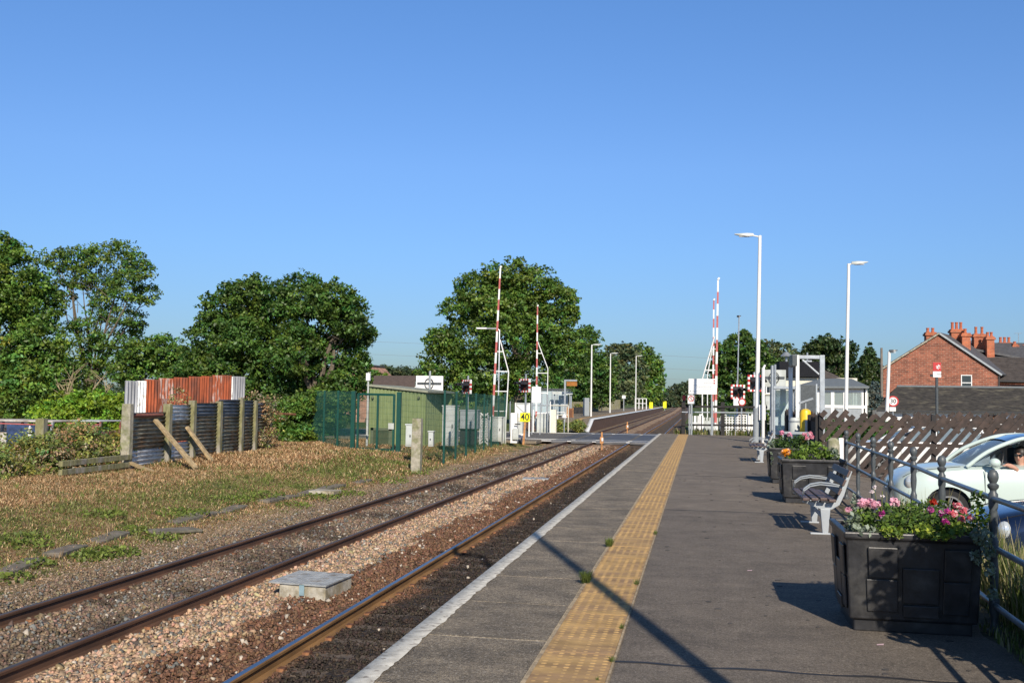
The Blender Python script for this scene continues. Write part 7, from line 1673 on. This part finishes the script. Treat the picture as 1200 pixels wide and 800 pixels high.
# distant small brick chimney house
dh = thing("brick_cottage", "small distant cottage with red chimney and brown roof left of the brick house", "house", (0,0,0)); Yc = 118
a, b = W(1013, 432, Yc), W(1034, 450, Yc); mb = MB(); mb.box(a.x, b.x+2, Yc, Yc+7, -1.2, b.z); mb.build("wall", M['brick'], dh); mb = MB(); mb.prism([(a.x-.3,Yc-.2,b.z),(b.x+2,Yc-.2,b.z),(b.x+2,Yc+3.5,W(1020,434.5,Yc+3.5).z),(a.x+1.0,Yc+3.5,W(1020,434.5,Yc+3.5).z)], (0,0,-.15)); mb.build("roof", mat('brown_tile_roof',(.12,.09,.07),.85,var=.2), dh)
chimney(dh, 1016, 1023, 433, 446, Yc-.3, 1, potpx=3)
# long low building with black tarred roof and white wall
lb = thing("low_building", "long low white walled building with a mossy black tarred roof", "building", (0,0,0)); Yl = 66
rA, rB = W(1051, 453, Yl+4), W(1300, 455.5, Yl+4); eA, eB = W(1027, 479, Yl), W(1300, 482.5, Yl)
mb = MB(); mb.prism([eA, eB, rB, rA], (0,0,-.12)); mb.prism([rA, rB, rB+Vector((0,4,-1.6)), rA+Vector((-1,4,-1.6))], (0,0,-.12)); mb.build("roof", M['felt'], lb)
mb = MB(); mb.tube([rA+Vector((0,0,.04)), rB+Vector((0,0,.02))], .07, 8); mb.build("ridge_flashing", M['greyroof'], lb)
mb = MB(); mb.box(eA.x+.6, eB.x, Yl+.35, Yl+7.5, -1.1, eA.z-.1); mb.build("wall", M['white'], lb)
mb = MB(); mb.bar(eA+Vector((0,-.08,-.1)), eB+Vector((0,-.08,-.1)), .1, .12); mb.build("gutter", M['black'], lb)
a, b = W(1157, 485, Yl), W(1173, 490, Yl); mb = MB(); mb.box(a.x, b.x, Yl+.29, Yl+.345, -.3, a.z-.05); mb.build("door", M['rust'], lb)
for px in (1090, 1112): 
    mb = MB(); x = XatY(px, Yl); mb.box(x, x+1.2, Yl+.3, Yl+.345, -.2, .6); mb.build("window", M['darkpane'], lb)
# signal box complex: cream building with black clad upper, hipped tile roof
sb = thing("signal_box", "cream signal box building with black clad top and brown hipped roof", "building", (0,0,0)); Ysb = 70
a, b = W(921, 442, Ysb), W(960, 475, Ysb); mb = MB(); mb.box(a.x, b.x+2.4, Ysb, Ysb+5, -1.0, a.z); mb.build("wall", M['cream'], sb)
a2, b2 = W(913.5, 423.5, Ysb-.4), W(960, 441.5, Ysb-.4); mb = MB(); mb.box(a2.x, b2.x, Ysb-.4, Ysb+3.5, b2.z, a2.z); mb.build("black_cladding", mat('black_cladding',(.015,.016,.02),.85,spec=.2), sb)
h0, h1 = W(961, 428, Ysb+1.5), W(988, 443, Ysb+1.5); mb = MB(); mb.add([(b2.x+.01,Ysb-.2,b2.z-.02),(h1.x,Ysb-.2,h1.z-.15),(h1.x,Ysb+5,h1.z-.15),(b2.x+.01,Ysb+5,b2.z-.02),(b2.x+.01,Ysb+2.2,h0.z)], [(0,1,4),(1,2,4),(2,3,4),(3,0,4),(3,2,1,0)]); mb.build("hip_roof", mat('brown_hip_tiles',(.085,.07,.06),.8,var=.25), sb)
mb = MB(); p = W(921.5, 423.5, Ysb+1); mb.tube([p, p+Vector((0,0,.35))], .08, 8); mb.lathe([(.4,0),(.12,.28),(.05,.3)], (p.x,p.y,p.z+.35), 12); p = W(946,423.5,Ysb+1); mb.tube([p, p+Vector((0,0,.6))], .06, 8); mb.box(p.x-.3,p.x+.3,p.y-.05,p.y+.05,p.z-.02,p.z+.08); mb.build("roof_vent", M['galv'], sb)
gp = thing("portacabin", "flat grey panelled cabin left of the signal box behind the lamp", "cabin", (0,0,0)); a, b = W(871, 433, 84), W(921, 458, 84)
mb = MB(); mb.box(W(897,430,84).x, W(921,430,84).x, 84, 87, -.9, W(905,434,84).z); mb.build("body", M['lightgrey'], gp); win(gp, W(897.5,456,84).x, W(903,456,84).x, 84, W(900,461,84).z, W(900,452,84).z, hbar=False)
# conservatory
cv = thing("conservatory", "white framed conservatory with a grey hipped roof behind the slatted fence", "conservatory", (0,0,0)); Yv = 57
xa, xb = W(957, 453, Yv).x, W(1014, 453, Yv).x; zt = W(985, 453, Yv).z; xl0 = W(948, 453, Yv).x
mb = MB(); eL, eR = W(936, 452.5, Yv-.4), W(1018.5, 452.5, Yv-.4); tL, tR = W(962, 443.5, Yv+2.5), W(998, 443.5, Yv+2.5)
mb.prism([eL, eR, Vector((eR.x, Yv+6, eR.z)), Vector((eL.x, Yv+6, eL.z))], (0,0,-.1)); mb.add([eL, eR, Vector((eR.x,Yv+6,eR.z)), Vector((eL.x,Yv+6,eL.z)), tL, tR], [(0,1,5,4),(1,2,5),(2,3,4,5),(3,0,4)]); mb.build("roof", M['greyroof'], cv)
mb = MB(); n = 5
for px in (955, 958, 975.5, 990, 1011.5, 1014): x = W(px, 465, Yv).x; mb.box(x-.09, x+.09, Yv-.06, Yv+.06, -.9, zt-.1)
z1 = W(985, 474.5, Yv).z; z2 = W(985, 478, Yv).z; mb.box(xa-.05, xb+.05, Yv-.07, Yv-.061, z2, z1); 
for yy in (Yv+1.6, Yv+3.2, Yv+4.8): mb.box(xb-.06, xb+.06, yy-.07, yy+.07, -.9, zt-.1)
mb.box(xa,xb,Yv-.05,Yv+.05,zt-.3,zt-.1); mb.build("frame", M['white'], cv)
mb = MB(); mb.box(xa+.1, xb-.1, Yv-.02, Yv, z1, zt-.3); mb.build("glazing", glassmat('conservatory_glass', (.6,.68,.68), .35), cv)
mb = MB(); mb.box(xa, xb, Yv-.03, Yv+.03, -.9, z2); mb.build("dwarf_wall", M['greyp'], cv)
mb = MB(); x = W(990, 460, Yv).x; 
for k in range(9): mb.box(x+.12+k*.13, x+.19+k*.13, Yv+.2, Yv+.23, z1, zt-.3)
mb.build("vertical_blind", M['lightgrey'], cv); mb = MB(); mb.box(xa+.1, xb-.1, Yv+4.0, Yv+4.05, -.9, zt-.1); mb.build("back_wall", mat('patterned_back_wall',(.42,.42,.33),.9,var=.3,vscale=2,c2=(.16,.2,.08),cscale=1.1), cv)
pb_ = thing("pot_plant", "leafy pot plant inside the conservatory window", "plant", (W(982,472,Yv+1).x, Yv+1, -.9)); mb = MB(); mb.lathe([(.15,0),(.22,1.55)], (0,0,0), 12); mb.build("pot", M['pot'], pb_); crown("foliage", [((0,0,1.8), .7, .35)], .1, 'oak', 140, pb_, .5)
# dark bus-shelter like frame left of it
ws = thing("waiting_shelter", "dark framed open shelter with grey roof between lamp and conservatory", "shelter", (0,0,0)); Yw2 = 47; xa, xb = W(907, 455, Yw2).x, W(935, 455, Yw2).x; zt = W(920, 455.5, Yw2).z; mb = MB()
mb.box(xa-.05, xb+.05, Yw2-.1, Yw2+2.0, zt, zt+.12); mb.build("roof", M['galv'], ws); mb = MB()
for x in (xa, xb): 
    for y in (Yw2, Yw2+1.9): mb.box(x-.05, x+.05, y-.05, y+.05, -.42, zt)
mb.build("post", M['galv'], ws); mb = MB(); mb.box(xa+.06, xb-.06, Yw2+1.88, Yw2+1.9, .1, zt-.05); mb.build("glass", M['glass'], ws)
hb2 = thing("hedge_bush", "green bush seen through the dark framed shelter", "bush", (W(919,468,52).x, 52, -.6)); crown("foliage", [((0,0,1.2), 1.2, .8), ((.8,.2,.9), .8, .7)], .12, 'mid', 150, hb2, .8)
dk = thing("noticeboard_case", "tall dark poster case on grey legs beside the conservatory", "poster case", (W(947,470,46).x, 46, -.2)); zt = W(947,451,46).z+.2; mb = MB(); mb.box(-.32,.32,-.05,.05,.6,zt); mb.build("case", M['dgrey'], dk, bevel=.01); mb = MB(); mb.box(-.38,-.32,-.05,.05,0,zt+.05); mb.box(.32,.38,-.05,.05,0,zt+.05); mb.build("leg", M['galv'], dk)
# BR double arrow sign
bs = thing("station_sign", "red and white railway double arrow sign on a grey pole", "sign", (W(1098,440,42).x, 42, -.42)); a, b, c = W(1094,424.5,42), W(1103.5,435,42), W(1103.5,442,42); o0 = bs.location; w_ = b.x-a.x
mb = MB(); mb.box(-w_/2,w_/2,-.03,.02,b.z-o0.z,a.z-o0.z); mb.build("red_panel", M['red'], bs, bevel=.004); mb = MB(); mb.box(-w_/2,w_/2,-.028,.018,c.z-o0.z,b.z-o0.z-.004); mb.build("white_panel", M['white'], bs)
mb = MB(); zc = (a.z+b.z)/2-o0.z; s = w_*.36
for dz in (s*.28, -s*.28): mb.bar((-s*.75+.04,-.036,zc+dz),(s*.75+.04,-.036,zc+dz),.006,s*.2)
mb.bar((-s*.1+.04,-.039,zc+s*.85),(s*.6+.04,-.039,zc+s*.3),.006,s*.22); mb.bar((-s*.6+.04,-.042,zc-s*.25),(s*.2+.04,-.042,zc+s*.28),.006,s*.22) ; mb.bar((s*.1+.04,-.039,zc-s*.85),(-s*.6+.04,-.039,zc-s*.3),.006,s*.22)
mb.build("double_arrow", M['white'], bs); mb = MB(); k_ = random.Random(5)
for q in range(5): mb.box(-.02+q*.035, .008+q*.035, -.034, -.0285, (b.z+c.z)/2-o0.z-.02, (b.z+c.z)/2-o0.z+.02)
mb.build("small_print", M['greyp'], bs)
mb = MB(); mb.tube([(0,.05,-.05),(0,.05,b.z-o0.z)], .055, 10); mb.build("pole", M['dgrey'], bs, smooth=True)
mb = MB(); mb.box(-w_/2-.1,-w_/2-.005,-.04,.04,c.z-o0.z+.02,c.z-o0.z+.11); mb.build("bracket", M['black'], bs)
s3 = thing("speed_sign", "round red ringed 30 speed limit sign beside the short white lamp", "speed sign", (W(1046.5,470,50).x, 50, -.45)); zc = W(1046.5,470,50).z+.45; R_ = Matrix.Rotation(math.radians(90),3,'X')
mb = MB(); mb.lathe([(.25,0),(.25,.02)], (0,0,zc), 24, M=R_); mb.build("red_disc", M['red'], s3); mb = MB(); mb.lathe([(.185,0),(.185,.006)], (0,-.02,zc), 24, M=R_); mb.build("white_disc", M['white'], s3); text("numerals", "30", .27, (0,-.032,zc), M['black'], s3)
mb = MB(); mb.tube([(0,.05,0),(0,.05,zc+.2)], .035, 8); mb.build("pole", M['galv'], s3); mb = MB(); mb.box(-.16,.12,-.01,.02,zc-.46,zc-.27); mb.build("plate", M['white'], s3)
tp = W(1033, 407.5, 88); mb = MB(); mb.tube([(0,0,-.2),(0,0,tp.z+1)], [.13,.09], 8); o = mb.build("telegraph_pole", mat('weathered_pole_wood',(.20,.17,.14),.9), loc=(tp.x, 88, -1), smooth=True); tag(o, "bare wooden telegraph pole against the conifer left of the brick house", "telegraph pole")
# ------------------------------------------------------------------ buildings on the left
ph = thing("pink_house", "pinkish brick gabled house half hidden by the right hand dark tree", "house", (0,0,0)); Yp = 96
a, b, c = W(395, 447, Yp), W(436, 441, Yp), W(421, 426, Yp); mb = MB(); mb.prism([(a.x,Yp,-1),(b.x,Yp,-1),(b.x,Yp,W(436,440,Yp).z),(W(426,428,Yp).x,Yp,W(426,429,Yp).z),(W(400,428,Yp).x,Yp,W(400,429,Yp).z),(a.x,Yp,a.z)], (0,7,0)); pk = brickmat('pale_pink_brick', (.42,.22,.15), (.33,.17,.12), (.4,.3,.24), 1.0, .45, .16, .014); mb.build("wall", pk, ph); win(ph, W(417,440,Yp).x, W(421.5,440,Yp).x, Yp, W(419,447,Yp).z, W(419,437.5,Yp).z)
mb = MB(); q0, q1 = W(426,427,Yp-.2), W(437,441,Yp-.2); mb.bar(q0, q1, .1, .25); mb.build("verge_board", M['white'], ph); mb = MB(); mb.prism([W(400,428,Yp), W(426,428,Yp), W(426,428,Yp)+Vector((0,7,0)), W(400,428,Yp)+Vector((0,7,0))], (0,0,.15)); mb.build("roof", M['slate'], ph)
br_ = thing("brown_roofed_house", "low house with wide brown tiled roof behind the hut", "house", (0,0,0)); Yq = 88
a, b = W(440, 455, Yq), W(486, 457, Yq); c, d = W(438, 440, Yq+4), W(487, 440, Yq+4); mb = MB(); mb.prism([a+Vector((-.3,0,0)), b, d, c], (0,0,-.12)); mb.build("roof", mat('brown_concrete_tiles',(.10,.072,.058),.85,var=.25,vscale=6), br_); mb = MB(); mb.box(a.x, b.x, Yq+.3, Yq+7, -1, a.z-.1); mb.build("wall", pk, br_)
a, b, c = W(483, 456, Yq-1), W(500, 456, Yq-1), W(491, 449, Yq-1); mb = MB(); mb.prism([a, b, c], (0,3,0)); mb.build("white_gable", M['white'], br_)
# power lines far off
for i, (y0, y1, lab) in enumerate(((416,421,"highest thin power cable crossing the far sky right of the trees"),(431,435,"middle thin power cable crossing the far sky"),(443,446,"lowest thin power cable crossing the far sky"))):
    mb = MB(); pts = [W(760+ k*14, y0+(y1-y0)*k/8 , 420) for k in range(9)]; pts = [W(-900, y0-30, 800)*0 + W(px, y0 + (px-770)*.055 + ((px-770)/300)**2*2, 480) for px in range(380, 1300, 60)]; mb.tube(pts, .05, 4); o = mb.build("power_line", mat('cable_grey',(.25,.27,.3),.6)); tag(o, lab, "cable", "power cables in the far sky")

hg = thing("garden_hedge", "dark clipped hedge behind the left part of the slatted fence", "hedge", (0,0,0)); crown("foliage", [((W(px,490,44).x, 44+(px%3)*.2, .1), .55, .75) for px in range(966, 1052, 8)], .08, 'dark', 155, hg, 1.0)
